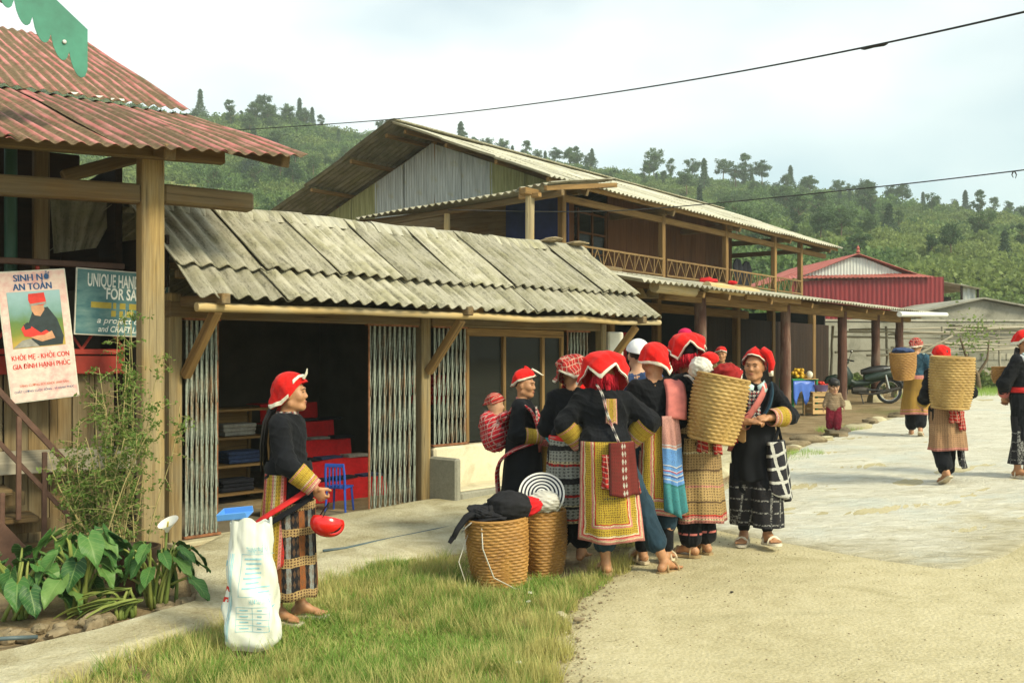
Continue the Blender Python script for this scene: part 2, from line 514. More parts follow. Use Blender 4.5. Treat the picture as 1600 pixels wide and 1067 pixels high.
def concrete(name, a, b, stain, sc_=1.0, crack=.0, bm=.35):
    n = NT(name); v = n.pos()
    f = n.noise(v, 1.1 * sc_, 8, .62)
    g = n.noise(v, 34 * sc_, 5, .7)
    c = n.ramp(n.ma('MULTIPLY_ADD', g, .35, n.ma('MULTIPLY', f, .65)), [(.34, a), (.62, b)])
    c = n.mix(n.ramp(n.noise(v, 2.3 * sc_, 7, .66, .7), [(.52, 0.0), (.70, .75)]), c, stain)
    sp = n.vor(v, 60 * sc_)
    c = n.mix(n.ramp(sp, [(.10, .45), (.2, 0.0)]), c, tuple(q * .55 for q in stain))
    n.bump(n.ma('ADD', g, n.ma('MULTIPLY', f, 2.0)), bm, .012)
    MAT[name] = n.done(c, .93, spec=.15)
    return MAT[name]
concrete('concrete', (.36, .32, .20), (.52, .475, .32), (.25, .21, .12))
concrete('concrete_grey', (.22, .215, .17), (.36, .35, .29), (.12, .12, .09), .7)
concrete('concrete_ledge', (.50, .45, .31), (.66, .60, .44), (.33, .28, .17), .8)
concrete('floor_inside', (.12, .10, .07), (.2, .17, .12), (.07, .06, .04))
concrete('block', (.28, .265, .21), (.42, .40, .33), (.17, .17, .11), 3.0)
concrete('stone', (.16, .12, .07), (.31, .25, .155), (.08, .07, .035), 6.0)

def plastic(name, col, rough=.35, spec=.5):
    n = NT(name); v = n.tc('Object')
    c = n.mix(n.noise(v, 6, 3), tuple(q * .85 for q in col), tuple(min(1, q * 1.12) for q in col))
    MAT[name] = n.done(c, rough, spec=spec); return MAT[name]
plastic('blue_plastic', (.02, .08, .42)); plastic('light_blue_plastic', (.10, .30, .70))
plastic('red_gloss', (.62, .012, .010), .18, .6); plastic('black_plastic', (.012, .012, .013), .4)
plastic('white_plastic', (.72, .72, .68), .4); plastic('chrome', (.5, .5, .5), .2); plastic('purple_plastic', (.20, .17, .42), .4)
plastic('silver', (.55, .55, .53), .35); plastic('green_gloss', (.004, .018, .010), .35); plastic('lamp_red', (.5, .03, .01), .25)
plastic('tarp_blue', (.05, .14, .55), .45); plastic('green_frame', (.01, .20, .07), .45)
MAT['chrome'].node_tree.nodes['Principled BSDF'].inputs['Metallic'].default_value = .9

def glass():
    n = NT('window_glass'); v = n.pos()
    c = n.done((.035, .038, .034), .05, 0, .22)
    t = n.t.nodes.new('ShaderNodeBsdfTransparent'); t.inputs[0].default_value = (.45, .47, .44, 1)
    mx = n.t.nodes.new('ShaderNodeMixShader'); mx.inputs[0].default_value = .55
    n.t.links.new(n.b.outputs[0], mx.inputs[1]); n.t.links.new(t.outputs[0], mx.inputs[2]); n.t.links.new(mx.outputs[0], n.out.inputs[0])
    MAT['window_glass'] = n.m
glass()

def leafmat(name, a, b, trans=.25, patch=0.0, patch_scale=.05, c3=None, rough=.6):
    n = NT(name); v = n.pos()
    f = n.noise(v, 3.0, 2)
    r = n.rnd()
    k = n.ma('MULTIPLY_ADD', r, .5, n.ma('MULTIPLY', f, .5))
    c = n.ramp(k, [(.25, a), (.75, b)])
    if patch:
        pf = n.ramp(n.noise(v, patch_scale, 3), [(.45, 0.0), (.62, patch)])
        c = n.mix(pf, c, c3)
    n.done(c, rough, spec=.3)
    t = n.t.nodes.new('ShaderNodeBsdfTranslucent'); n.put(t.inputs[0], c)
    mx = n.t.nodes.new('ShaderNodeMixShader'); mx.inputs[0].default_value = trans
    n.t.links.new(n.b.outputs[0], mx.inputs[1]); n.t.links.new(t.outputs[0], mx.inputs[2]); n.t.links.new(mx.outputs[0], n.out.inputs[0])
    MAT[name] = n.m
    return n.m
leafmat('leaf_hill', (.062, .120, .036), (.15, .245, .064), .4, .8, .035, (.23, .28, .08))
leafmat('leaf_tree', (.055, .105, .042), (.115, .185, .066), .4)
leafmat('leaf_pine', (.042, .08, .042), (.08, .135, .062), .3)
leafmat('leaf_shrub', (.11, .19, .035), (.26, .33, .08), .35)
def taro_leaf():
    n = NT('leaf_taro'); uv = n.sep(n.tc('UV')); v = n.pos(); r = n.rnd()
    k = n.ma('MULTIPLY_ADD', r, .55, n.ma('MULTIPLY', n.noise(v, 14, 3), .45))
    c = n.ramp(k, [(.2, (.030, .105, .026)), (.55, (.075, .20, .045)), (.85, (.19, .32, .085))])
    au = n.ma('ABSOLUTE', n.ma('SUBTRACT', uv[0], .5))
    sv = n.ma('FRACT', n.ma('MULTIPLY', n.ma('SUBTRACT', uv[1], n.ma('MULTIPLY', au, .55)), 8.0))
    vein = n.ma('MAXIMUM', n.ma('LESS_THAN', au, .028), n.ma('GREATER_THAN', sv, .90))
    c = n.mix(n.ma('MULTIPLY', vein, .55), c, (.24, .36, .12))
    dry = n.ma('MULTIPLY', n.ramp(n.ma('MULTIPLY_ADD', n.noise(v, 30, 4), .35, n.ma('MAXIMUM', uv[1], n.ma('MULTIPLY', au, 1.9))), [(1.0, 0.0), (1.14, 1.0)]), n.ramp(r, [(.35, 0.0), (.6, 1.0)]))
    c = n.mix(dry, c, (.36, .27, .07))
    n.bump(n.ma('ADD', n.ma('MULTIPLY', vein, -1.0), n.noise(v, 40, 3)), .5, .004)
    n.done(c, .46, spec=.35)
    t = n.t.nodes.new('ShaderNodeBsdfTranslucent'); n.put(t.inputs[0], c)
    mx = n.t.nodes.new('ShaderNodeMixShader'); mx.inputs[0].default_value = .28
    n.t.links.new(n.b.outputs[0], mx.inputs[1]); n.t.links.new(t.outputs[0], mx.inputs[2]); n.t.links.new(mx.outputs[0], n.out.inputs[0])
    MAT['leaf_taro'] = n.m
taro_leaf()
leafmat('stem_green', (.14, .20, .04), (.28, .32, .08), .15)
leafmat('petal', (.75, .74, .66), (.85, .84, .78), .2)
leafmat('grass', (.33, .33, .085), (.64, .58, .23), .42)
leafmat('grass_green', (.15, .27, .04), (.31, .46, .095), .42)
plain('bark', (.14, .10, .06), .9, .4, 12)
plain('twig', (.33, .28, .12), .85, .3, 12)
plain('soil', (.12, .085, .05), .95, .4, 6, .6, dist=.02)
# ------------------------------------------------------------------ the ground, road, path
def road_mats():
    n = NT('road_surface'); v = n.pos()
    big = n.noise(v, .55, 6, .6); fine = n.noise(v, 55, 5, .75); mid = n.noise(v, 6, 6, .65)
    f = n.ma('MULTIPLY_ADD', fine, .45, n.ma('MULTIPLY_ADD', mid, .25, n.ma('MULTIPLY', big, .30)))
    c = n.ramp(f, [(.33, (.27, .225, .12)), (.48, (.45, .395, .235)), (.64, (.585, .525, .345))])
    st = n.vor(v, 42); st2 = n.vor(v, 95)
    c = n.mix(n.ramp(st, [(.09, .55), (.17, 0.0)]), c, (.60, .56, .44))
    c = n.mix(n.ramp(st2, [(.12, .5), (.2, 0.0)]), c, (.17, .145, .085))
    c = n.mix(n.ramp(n.noise(v, 1.7, 5, .6, 1.0), [(.54, 0.0), (.70, .5)]), c, (.31, .27, .14))
    c = n.mix(n.ramp(n.noise(n.map(v, (.25, 1.6, 1), rot=(0, 0, R(-50))), .9, 5, .6), [(.52, 0.0), (.66, .4)]), c, (.33, .30, .18))
    n.bump(n.ma('ADD', n.ma('MULTIPLY', st, -.8), n.ma('ADD', fine, mid)), .55, .012)
    MAT['road_surface'] = n.done(c, .95, spec=.12)
    n = NT('slab_surface'); v = n.pos()
    w = n.map(v, (1.0, 2.6, 1), rot=(0, 0, R(-35)))
    big = n.noise(w, .9, 7, .62, .8); mid = n.noise(w, 5, 6, .65, .6); fine = n.noise(v, 60, 4, .7)
    f = n.ma('MULTIPLY_ADD', fine, .2, n.ma('MULTIPLY_ADD', mid, .45, n.ma('MULTIPLY', big, .35)))
    c = n.ramp(f, [(.34, (.34, .30, .19)), (.44, (.57, .54, .42)), (.58, (.73, .71, .60))])
    c = n.mix(n.ramp(n.noise(v, 1.1, 6, .6), [(.52, 0.0), (.66, .7)]), c, (.56, .59, .53))
    crk = n.vor(n.map(w, (1, 1, 1), loc=n.comb(n.ma('MULTIPLY', mid, .25), big, 0.0)), .9, 'DISTANCE_TO_EDGE')
    c = n.mix(n.ma('MULTIPLY', n.ramp(crk, [(.0, .6), (.014, 0.0)]), n.ramp(n.noise(v, .8, 4), [(.5, 0.0), (.62, 1.0)])), c, (.30, .27, .18))
    uvv = n.sep(n.tc('UV'))[1]
    fade = n.ramp(n.ma('ADD', uvv, n.ma('MULTIPLY', n.ma('SUBTRACT', n.noise(v, 2.2, 6, .65), .5), .9)), [(.10, 1.0), (.40, 0.0)])
    c = n.mix(n.ma('MULTIPLY', fade, .7), c, n.ramp(f, [(.35, (.27, .225, .12)), (.5, (.45, .395, .235)), (.64, (.585, .525, .345))]))
    n.bump(n.ma('ADD', mid, n.ma('ADD', big, n.ma('MULTIPLY', fine, .4))), 1.0, .05)
    MAT['slab_surface'] = n.done(c, .9, spec=.15)
    n = NT('dirt'); v = n.pos()
    f = n.noise(v, 3, 8, .68); g = n.noise(v, 40, 4, .7)
    c = n.ramp(n.ma('MULTIPLY_ADD', g, .3, n.ma('MULTIPLY', f, .7)), [(.33, (.15, .105, .055)), (.5, (.29, .215, .12)), (.68, (.40, .32, .20))])
    gr = n.ramp(n.noise(v, .35, 5, .6), [(.55, 0.0), (.68, .7)])
    c = n.mix(gr, c, n.ramp(g, [(.3, (.07, .09, .025)), (.7, (.16, .17, .05))]))
    n.bump(n.ma('ADD', f, g), .7, .03)
    MAT['dirt'] = n.done(c, .96, spec=.1)
    n = NT('path_surface'); v = n.pos()
    f = n.noise(v, 2.2, 8, .65, .5); g = n.noise(v, 50, 4, .72); h = n.noise(n.map(v, (1, 1, 6)), 9, 5, .6)
    c = n.ramp(n.ma('MULTIPLY_ADD', g, .3, n.ma('MULTIPLY', f, .7)), [(.33, (.27, .22, .115)), (.46, (.47, .42, .265)), (.62, (.66, .62, .44))])
    c = n.mix(n.ramp(n.vor(v, 26), [(.06, .6), (.16, 0.0)]), c, (.22, .18, .11))
    n.bump(n.ma('ADD', n.ma('MULTIPLY', f, 2.5), n.ma('ADD', g, h)), .9, .025)
    MAT['path_surface'] = n.done(c, .95, spec=.12)
    n = NT('hill_soil'); v = n.pos()
    f = n.noise(v, .05, 6, .6); g = n.noise(v, .6, 6, .7)
    c = n.ramp(n.ma('MULTIPLY_ADD', g, .45, n.ma('MULTIPLY', f, .55)), [(.36, (.055, .10, .028)), (.5, (.105, .155, .045)), (.62, (.22, .22, .08))])
    n.bump(g, .6, .4)
    MAT['hill_soil'] = n.done(c, .95, spec=.1)
road_mats()

def spaced(*seg):
    return np.unique(np.concatenate([np.linspace(a, b, k) for a, b, k in seg]))
gx = spaced((-320, -20, 22), (-20, -8, 16), (-8, 12, 70), (12, 30, 20), (30, 320, 22))
gy = spaced((-80, -2, 20), (-2, 22, 84), (22, 60, 26))
A, B = np.meshgrid(gx, gy, indexing='ij')
Z = zg(A, B) + .012 * fbm(A, B, 3, 3, 1.4) - .02
o = MB().grid(np.stack([A, B, Z], -1)).build('ground', MAT['dirt'], smooth=180)
struct(o, 'bare earth ground under the road and buildings')

ROAD_L = np.array([[-.3, .5], [.16, 3.0], [.2, 4.9], [.30, 6.2], [.62, 7.3], [1.0, 8.4], [1.45, 9.8], [2.9, 12.4], [4.5, 15.5], [7.7, 20], [12, 26], [15, 30]])
def sheet(name, P, mat, label):
    o = MB().grid(P).build(name, MAT[mat], smooth=180); struct(o, label); return o
yy = np.linspace(.5, 30, 150); tt = np.linspace(0, 1, 60) ** 1.3
xl = np.interp(yy, ROAD_L[:, 1], ROAD_L[:, 0]) + .07 * fbm(yy, yy * 0, 5, 4, 3.0)
X = xl[None, :] + tt[:, None] * (24 - xl[None, :]); Y = np.broadcast_to(yy[None, :], X.shape)
edge = 1 - np.clip((X - xl[None, :]) / .25, 0, 1)
sheet('road', np.stack([X, Y, zg(X, Y) + .012 * (1 - edge) - .022 * edge + .004 * fbm(X, Y, 8, 3, 2.0)], -1), 'road_surface', 'sandy tan road running uphill past the houses')
xx = np.linspace(1.35, 15, 130)
yn = np.interp(xx, [1.35, 1.6, 2.0, 2.4, 2.75, 3.1, 3.5, 4.1, 6, 15], [9.7, 9.0, 8.3, 7.75, 7.25, 7.0, 7.2, 7.8, 8.6, 11]) + .12 * fbm(xx, xx * 0, 12, 4, 3.5)
yf = np.interp(xx, ROAD_L[6:, 0], ROAD_L[6:, 1]) - .35
yf = np.maximum(yf, yn + .02)
tt = np.linspace(0, 1, 90) ** 1.6
Y = yn[:, None] + tt[None, :] * (yf - yn)[:, None]; X = np.broadcast_to(xx[:, None], Y.shape)
e = np.clip((Y - yn[:, None]) / .10, 0, 1); e2 = np.clip((yf[:, None] - Y) / .2, 0, 1)
Z = zg(X, Y) + .012 - .02 * (1 - e * e2) + .010 * e * e2 + (.020 * fbm(X + Y * .3, Y * 2 - X, 15, 4, 2.4) + .010 * fbm(X * .6 + Y, Y * 2.2 - X * .8, 16, 4, 7.0)) * e * e2
sheet('cement_slab', np.stack([X, Y, Z], -1), 'slab_surface', 'pale rough cement layer over the upper road')

# the raised concrete footpath in front of the shop, with a lip towards the grass
PATH_N = np.array([[-3.6, 3.9], [-2.62, 4.35], [-2.28, 4.85], [-2.05, 5.5], [-1.72, 6.0], [-1.42, 6.9], [-1.05, 7.6], [-.5, 8.15], [.25, 8.6], [1.15, 9.6], [2.6, 12.2], [4.0, 15.2]])
PATH_F = np.array([[-4.6, 4.2], [-3.3, 4.8], [-2.76, 5.36], [-2.42, 5.75], [-2.05, 6.45], [-2.62, 8.0], [-2.55, 8.72], [-1.2, 10.3], [.0, 11.7], [1.76, 13.6], [3.0, 16.4], [4.2, 19.0]])
def resample(P, n):
    s = np.concatenate([[0], np.cumsum(np.linalg.norm(np.diff(P, axis=0), axis=1))]); q = np.linspace(0, s[-1], n)
    return np.stack([np.interp(q, s, P[:, 0]), np.interp(q, s, P[:, 1])], -1)
k = np.arange(len(PATH_N)); q = np.linspace(0, len(PATH_N) - 1, 150)
PN = np.stack([np.interp(q, k, PATH_N[:, 0]), np.interp(q, k, PATH_N[:, 1])], -1); PF = np.stack([np.interp(q, k, PATH_F[:, 0]), np.interp(q, k, PATH_F[:, 1])], -1)
PN += .035 * np.stack([fbm(q, q * 0, 31, 3, 4.0), fbm(q, q * 0, 32, 3, 4.0)], -1)
t = np.concatenate([[-.06, 0, .03], np.linspace(.08, .92, 34), [.97, 1.0, 1.03]])
P2 = PN[:, None, :] + t[None, :, None] * (PF - PN)[:, None, :]
hh = np.interp(t, [-.06, 0, .03, .08, .92, .97, 1.0, 1.03], [-.06, .018, .045, .055, .055, .045, .02, -.05])
Z = zg(P2[..., 0], P2[..., 1]) + hh[None, :] + .012 * fbm(P2[..., 0], P2[..., 1], 41, 4, 3.0)
o = MB().grid(np.concatenate([P2, Z[..., None]], -1), flip=True).build('path', MAT['path_surface'], smooth=180)
struct(o, 'lumpy pale concrete footpath along the shop front')

# ------------------------------------------------------------------ the wooded hillside
SKY_PX = np.array([-400, 100, 290, 430, 500, 600, 720, 900, 1000, 1170, 1300, 1400, 1500, 1600, 2000, 2600])
SKY_PY = np.array([60, 120, 172, 172, 186, 196, 220, 250, 262, 276, 292, 312, 330, 342, 380, 420])
RIDGE_Y = 190.0
RX = (SKY_PX - 800) / FPX * RIDGE_Y; RZ = CAMZ + (560 - SKY_PY) / FPX * RIDGE_Y - 2.0
def zh(x, y):
    x = np.asarray(x, float); y = np.asarray(y, float)
    zr = np.interp(x, RX, RZ)
    t = (y - 46) / (RIDGE_Y - 46)
    up = np.clip(t, 0, 1) ** 1.06
    b0 = np.interp(y, [44, 54], [-.8, 1.3])
    z = b0 + (zr - 1.3) * up - np.clip(t - 1, 0, 9) * 45
    m = np.clip(t * 3, 0, 1) * np.clip((1.15 - t) * 4, 0.25, 1)
    return z + m * (2.0 * fbm(x, y, 51, 4, .05) + .5 * fbm(x, y, 52, 3, .3))
hx = np.linspace(-230, 330, 190); hy = np.concatenate([np.linspace(44, 200, 100), np.linspace(205, 330, 16)])
A, B = np.meshgrid(hx, hy, indexing='ij')
o = MB().grid(np.stack([A, B, zh(A, B)], -1)).build('hill', MAT['hill_soil'], smooth=180)
struct(o, 'green hillside rising behind the houses')

def quads_cloud(C, size, r, droop=0.0, aspect=.6):
    """leaf-sized diamonds of random orientation at centres C"""
    n = len(C)
    d = r.normal(size=(n, 3)); d[:, 2] -= droop; d /= np.linalg.norm(d, axis=1, keepdims=True)
    e = r.normal(size=(n, 3)); e -= d * (e * d).sum(1, keepdims=True); e /= np.linalg.norm(e, axis=1, keepdims=True)
    s = size * r.uniform(.6, 1.35, (n, 1))
    V = np.stack([C - d*s*.5, C + e*s*aspect*.5, C + d*s*.5, C - e*s*aspect*.5], 1).reshape(-1, 3)
    return V, np.arange(n * 4).reshape(-1, 4)

def crown_mesh(name, kind, seed, mat, nleaf=2200):
    """a crown for a tree one unit high"""
    r = np.random.default_rng(seed)
    C = []
    if kind == 'broad':
        cl = []
        for k in range(30):
            d = r.normal(size=3); d /= np.linalg.norm(d)
            cl.append(np.array([.05 * math.sin(seed), 0, .62]) + d * np.array([.30, .30, .30]) * r.uniform(.35, 1.05))
        for c in cl:
            m = int(nleaf / 30 * r.uniform(.5, 1.5)); d = r.normal(size=(m, 3)); d /= np.linalg.norm(d, axis=1, keepdims=True)
            C.append(c + d * np.array([.10, .10, .075]) * r.uniform(.2, 1.25, (m, 1)))
        s = .045
    elif kind == 'tall':
        for k in range(26):
            h = r.uniform(.26, .98); w = .19 * math.sin((h - .3) / .72 * math.pi) ** .7 + .02
            a = r.uniform(0, 6.28); c = np.array([math.cos(a) * w * r.uniform(.3, 1), math.sin(a) * w * r.uniform(.3, 1), h])
            m = int(nleaf / 26 * r.uniform(.4, 1.6)); d = r.normal(size=(m, 3)); d /= np.linalg.norm(d, axis=1, keepdims=True)
            C.append(c + d * np.array([.085, .085, .06]) * r.uniform(.2, 1.25, (m, 1)))
        s = .042
    elif kind == 'pine':
        m = nleaf; h = r.uniform(.14, 1.0, m) ** .85
        tier = np.floor(h * 11) / 11
        w = .33 * (1.05 - h) ** .8 * (1.0 - .62 * (h - tier) * 11) * (1 + .35 * np.sin(tier * 77)) + .012
        a = r.uniform(0, 6.28, m); q = np.sqrt(r.uniform(.1, 1, m))
        C.append(np.stack([np.cos(a) * w * q, np.sin(a) * w * q, h - .12 * w * q], -1))
        s = .045
    elif kind == 'bush':
        for k in range(11):
            d = r.normal(size=3); d /= np.linalg.norm(d); d[2] = abs(d[2])
            c = d * np.array([.62, .62, .55]) * r.uniform(.3, 1.0)
            m = nleaf // 11; d = r.normal(size=(m, 3)); d /= np.linalg.norm(d, axis=1, keepdims=True)
            C.append(c + d * .32 * r.uniform(.5, 1.05, (m, 1)))
        s = .15
    C = np.concatenate(C)
    V, F = quads_cloud(C, s, r, .2, .75)
    return fast_mesh(name, V, F, mat)

def trunk_mesh(seed, kind):
    r = np.random.default_rng(seed); b = MB()
    top = .95 if kind == 'pine' else .78
    t = np.linspace(-.03, top, 7)
    b.tube(np.stack([.012 * np.sin(t * 5 + seed), .012 * np.cos(t * 4 + seed), t], -1), .022 * (1.05 - t), 6)
    if kind != 'pine':
        for k in range(7):
            h = r.uniform(.36, .72); a = r.uniform(0, 6.28); L = r.uniform(.12, .25)
            b.tube([(0, 0, h), (math.cos(a) * L * .5, math.sin(a) * L * .5, h + L * .45), (math.cos(a) * L, math.sin(a) * L, h + L * .8)], [.010, .007, .004], 5)
    return b.mesh('trunk', MAT['bark'], 60)

CROWNS = {k: [] for k in ('broad', 'tall', 'pine')}
for i in range(3):
    CROWNS['broad'].append((crown_mesh('crown', 'broad', 100 + i, MAT['leaf_tree']), trunk_mesh(i, 'broad')))
    CROWNS['tall'].append((crown_mesh('crown', 'tall', 200 + i, MAT['leaf_tree']), trunk_mesh(10 + i, 'tall')))
    CROWNS['pine'].append((crown_mesh('crown', 'pine', 300 + i, MAT['leaf_pine']), trunk_mesh(20 + i, 'pine')))
NTREE = {'broad': 'broad_leaved_tree', 'tall': 'slender_tree', 'pine': 'pine_tree'}
def hill_tree(kind, x, y, h, label, group, seed, wide=1.0):
    cm, tm = CROWNS[kind][seed % 3]
    t = thing(NTREE[kind], label, 'tree', (x, y, float(zh(x, y)) - .1), seed * 1.7, group)
    t.scale = (h * wide, h * wide, h)
    link('crown', cm, t); link('trunk', tm, t)
    return t
# single trees that stand out: photo column, row of their foot, height in pixels, distance, kind, label
STAND = [
    (313, 182, 50, 190, 'pine', 'dark conical pine on the ridge above the red roof'),
    (410, 172, 46, 190, 'broad', 'lone round-topped tree against the sky above the red eave end'),
    (468, 178, 44, 190, 'pine', 'taller of two dark pines close together on the ridge'),
    (488, 182, 38, 191, 'pine', 'shorter of two dark pines close together on the ridge'),
    (378, 172, 24, 192, 'tall', 'thin sparse sapling on the ridge between pine and round tree'),
    (598, 196, 34, 190, 'broad', 'bushy tree on the ridge left of the gable peak'),
    (720, 232, 62, 180, 'pine', 'large dark pine just right of the gable peak'),
    (762, 232, 36, 188, 'broad', 'rounded tree on the ridge beside the large dark pine'),
    (822, 242, 40, 191, 'tall', 'thin bare-stemmed tree rising alone over the house ridge'),
    (868, 250, 34, 190, 'broad', 'leafy tree on the ridge above the middle of the long roof'),
    (900, 255, 40, 189, 'tall', 'upright leafy tree above the long roof'),
    (925, 256, 38, 190, 'pine', 'narrow pine on the ridge above the long roof'),
    (1022, 266, 52, 190, 'broad', 'big spreading tree on the skyline above the upper balcony'),
    (1048, 268, 36, 190, 'tall', 'slim tree beside the big spreading skyline tree'),
    (1082, 270, 44, 189, 'broad', 'open-crowned tree on the skyline over the far balcony posts'),
    (1100, 290, 56, 165, 'pine', 'dark pine growing on the slope below the skyline'),
    (1130, 276, 46, 190, 'broad', 'wide crowned tree at the top of the wooded knoll'),
    (1165, 278, 52, 190, 'tall', 'tallest slim tree on the wooded knoll'),
    (1190, 280, 46, 190, 'broad', 'dense tree at the right of the wooded knoll'),
    (1235, 286, 44, 189, 'pine', 'pointed tree where the knoll drops to the saddle'),
    (1262, 288, 34, 190, 'broad', 'small rounded tree in the saddle of the ridge'),
    (1350, 298, 20, 190, 'broad', 'flat-topped small tree standing alone under the lower cable'),
    (1410, 335, 46, 170, 'broad', 'broad dark tree on the upper slope above the red shed'),
    (1442, 320, 34, 188, 'pine', 'spiky tree on the skyline above the red shed'),
    (1490, 328, 32, 190, 'tall', 'bare thin tree on the skyline near the cable clamp'),
    (1508, 335, 48, 186, 'pine', 'tall dark pine on the skyline near the cable clamp'),
    (1552, 340, 42, 188, 'tall', 'ragged tall tree on the skyline right of the dark pine'),
    (1575, 342, 40, 188, 'tall', 'slim forked tree near the right end of the ridge'),
    (1594, 346, 36, 186, 'broad', 'dark rounded tree at the right end of the ridge'),
]
for i, (px, py, hp, Y, kind, lab) in enumerate(STAND):
    x = (px - 800) / FPX * Y
    hill_tree(kind, x, Y, hp / FPX * Y * .98, lab, 'trees standing along the ridge', i, {'pine': .9, 'broad': 1.05, 'tall': .95}[kind])
# more trees down the wooded slope
r = np.random.default_rng(77)
for i in range(180):
    px = r.uniform(300, 1640); f = r.uniform(0, 1) ** .8 if i % 5 else r.uniform(0, .06)
    Y = 187 - f * 110
    x = (px - 800) / FPX * Y
    kind = ['broad', 'tall', 'broad', 'broad', 'pine', 'tall', 'broad'][i % 7]
    h = r.uniform(2.0, 4.8)
    zone = next(w_ for q_, w_ in ((450, 'above the red house roof'), (620, 'left of the long house gable'), (800, 'behind the gable peak'), (1000, 'over the long pale roof'), (1200, 'above the balcony posts'), (1350, 'left of the red shed'), (1480, 'straight above the red shed'), (9999, 'at the right end of the hill')) if px < q_)
    lvl = 'on the ridge' if f < .08 else 'high on the slope' if f < .4 else 'half way up the slope' if f < .7 else 'low on the slope'
    lab = {'broad': 'leafy green tree ', 'tall': 'slim upright tree ', 'pine': 'dark pine '}[kind] + lvl + ' ' + zone
    hill_tree(kind, x, Y + (0 if f > .1 else r.uniform(0, 6)), h, lab, {'broad': 'leafy trees on the wooded slope', 'tall': 'slim trees on the wooded slope', 'pine': 'pines on the wooded slope'}[kind], i, r.uniform(.85, 1.25))

def scatter(name, pts, scales, templates, label, seed=0):
    """one object that covers the hill: shrubs set on points"""
    me = bpy.data.meshes.new(name)
    me.from_pydata([tuple(p) for p in pts], [], [])
    at_ = me.attributes.new('size', 'FLOAT', 'POINT'); at_.data.foreach_set('value', np.asarray(scales, np.float32))
    o = link(name, me); o['kind'] = 'stuff'; o['label'] = label
    ng = bpy.data.node_groups.new(name, 'GeometryNodeTree')
    ng.interface.new_socket('Geometry', in_out='INPUT', socket_type='NodeSocketGeometry')
    ng.interface.new_socket('Geometry', in_out='OUTPUT', socket_type='NodeSocketGeometry')
    N = ng.nodes; gi = N.new('NodeGroupInput'); go = N.new('NodeGroupOutput')
    jn = N.new('GeometryNodeJoinGeometry')
    for t in templates:
        oi = N.new('GeometryNodeObjectInfo'); oi.inputs['Object'].default_value = t; oi.inputs['As Instance'].default_value = True
        oi.transform_space = 'ORIGINAL'
        ng.links.new(oi.outputs['Geometry'], jn.inputs[0])
    ip = N.new('GeometryNodeInstanceOnPoints'); ip.inputs['Pick Instance'].default_value = True
    rv = N.new('FunctionNodeRandomValue'); rv.data_type = 'INT'; rv.inputs[4].default_value = 0; rv.inputs[5].default_value = len(templates) - 1
    rr = N.new('FunctionNodeRandomValue'); rr.data_type = 'FLOAT_VECTOR'; rr.inputs[0].default_value = (-.15, -.15, 0); rr.inputs[1].default_value = (.15, .15, 6.28)
    na = N.new('GeometryNodeInputNamedAttribute'); na.data_type = 'FLOAT'; na.inputs[0].default_value = 'size'
    ng.links.new(gi.outputs[0], ip.inputs['Points']); ng.links.new(jn.outputs[0], ip.inputs['Instance'])
    ng.links.new(rv.outputs[2], ip.inputs['Instance Index']); ng.links.new(rr.outputs[0], ip.inputs['Rotation']); ng.links.new(na.outputs[0], ip.inputs['Scale'])
    ng.links.new(ip.outputs[0], go.inputs[0])
    md = o.modifiers.new('scatter', 'NODES'); md.node_group = ng
    return o
# a few real bushes at the hill foot; the scrub higher up repeats them
BUSH = []
for i in range(5):
    x, y = [(38, 62), (44, 66), (30, 58), (52, 70), (20, 60)][i]
    t = thing('bush', ['pale bushy shrub at the foot of the hill behind the red shed', 'rounded shrub at the hill foot right of the shed', 'low shrub at the hill foot behind the red shed roof', 'green shrub at the hill foot far right of the shed', 'low bush at the hill foot behind the balcony'][i], 'bush', (x, y, float(zh(x, y))), i * 1.1, 'bushes at the hill foot', 1.6)
    BUSH.append(link('crown', crown_mesh('crown', 'bush', 400 + i, MAT['leaf_hill'], 420), t))
    b = MB()
    for k in range(4): b.tube([(0, 0, -.1), (.2 * math.cos(k * 1.6), .2 * math.sin(k * 1.6), .5)], [.03, .012], 5)
    b.build('stem', MAT['bark'], t)
pts = []; sz = []
r = np.random.default_rng(5)
while len(pts) < 10500:
    y = 52 + 142 * r.uniform(0, 1) ** .8
    x = r.uniform(-.58, .66) * y
    dens = fbm(x, y, 61, 3, .06)
    if dens < -.55 + r.normal(0, .2): continue
    pts.append((x, y, float(zh(x, y)) - .25)); sz.append(r.uniform(.65, 2.6) * (1.25 if dens > .3 else 1) * (.75 + .25 * y / 190))
scatter('hillside_scrub', pts, sz, BUSH, 'dense green scrub covering the hillside')
# ------------------------------------------------------------------ frames for the buildings
class Frame:
    def __init__(s, x, y, z, deg):
        s.o = np.array([x, y, z], float); s.a = R(deg)
        s.u = np.array([math.cos(s.a), math.sin(s.a), 0]); s.v = np.array([-math.sin(s.a), math.cos(s.a), 0])
    def loc(s, p):
        d = np.asarray(p, float) - s.o
        return np.array([d @ s.u, d @ s.v, d[2]])
    def on(s, px, py, yl):
        """where the sight line of a photo pixel meets the plane local y = yl"""
        D = np.array([(px - 800) / FPX, 1, (560 - py) / FPX]); C = np.array([0, 0, CAMZ])
        t = (yl - (C - s.o) @ s.v) / (D @ s.v)
        return s.loc(C + t * D)
    def world(s, p):
        return s.o + s.u * p[0] + s.v * p[1] + np.array([0, 0, p[2]])

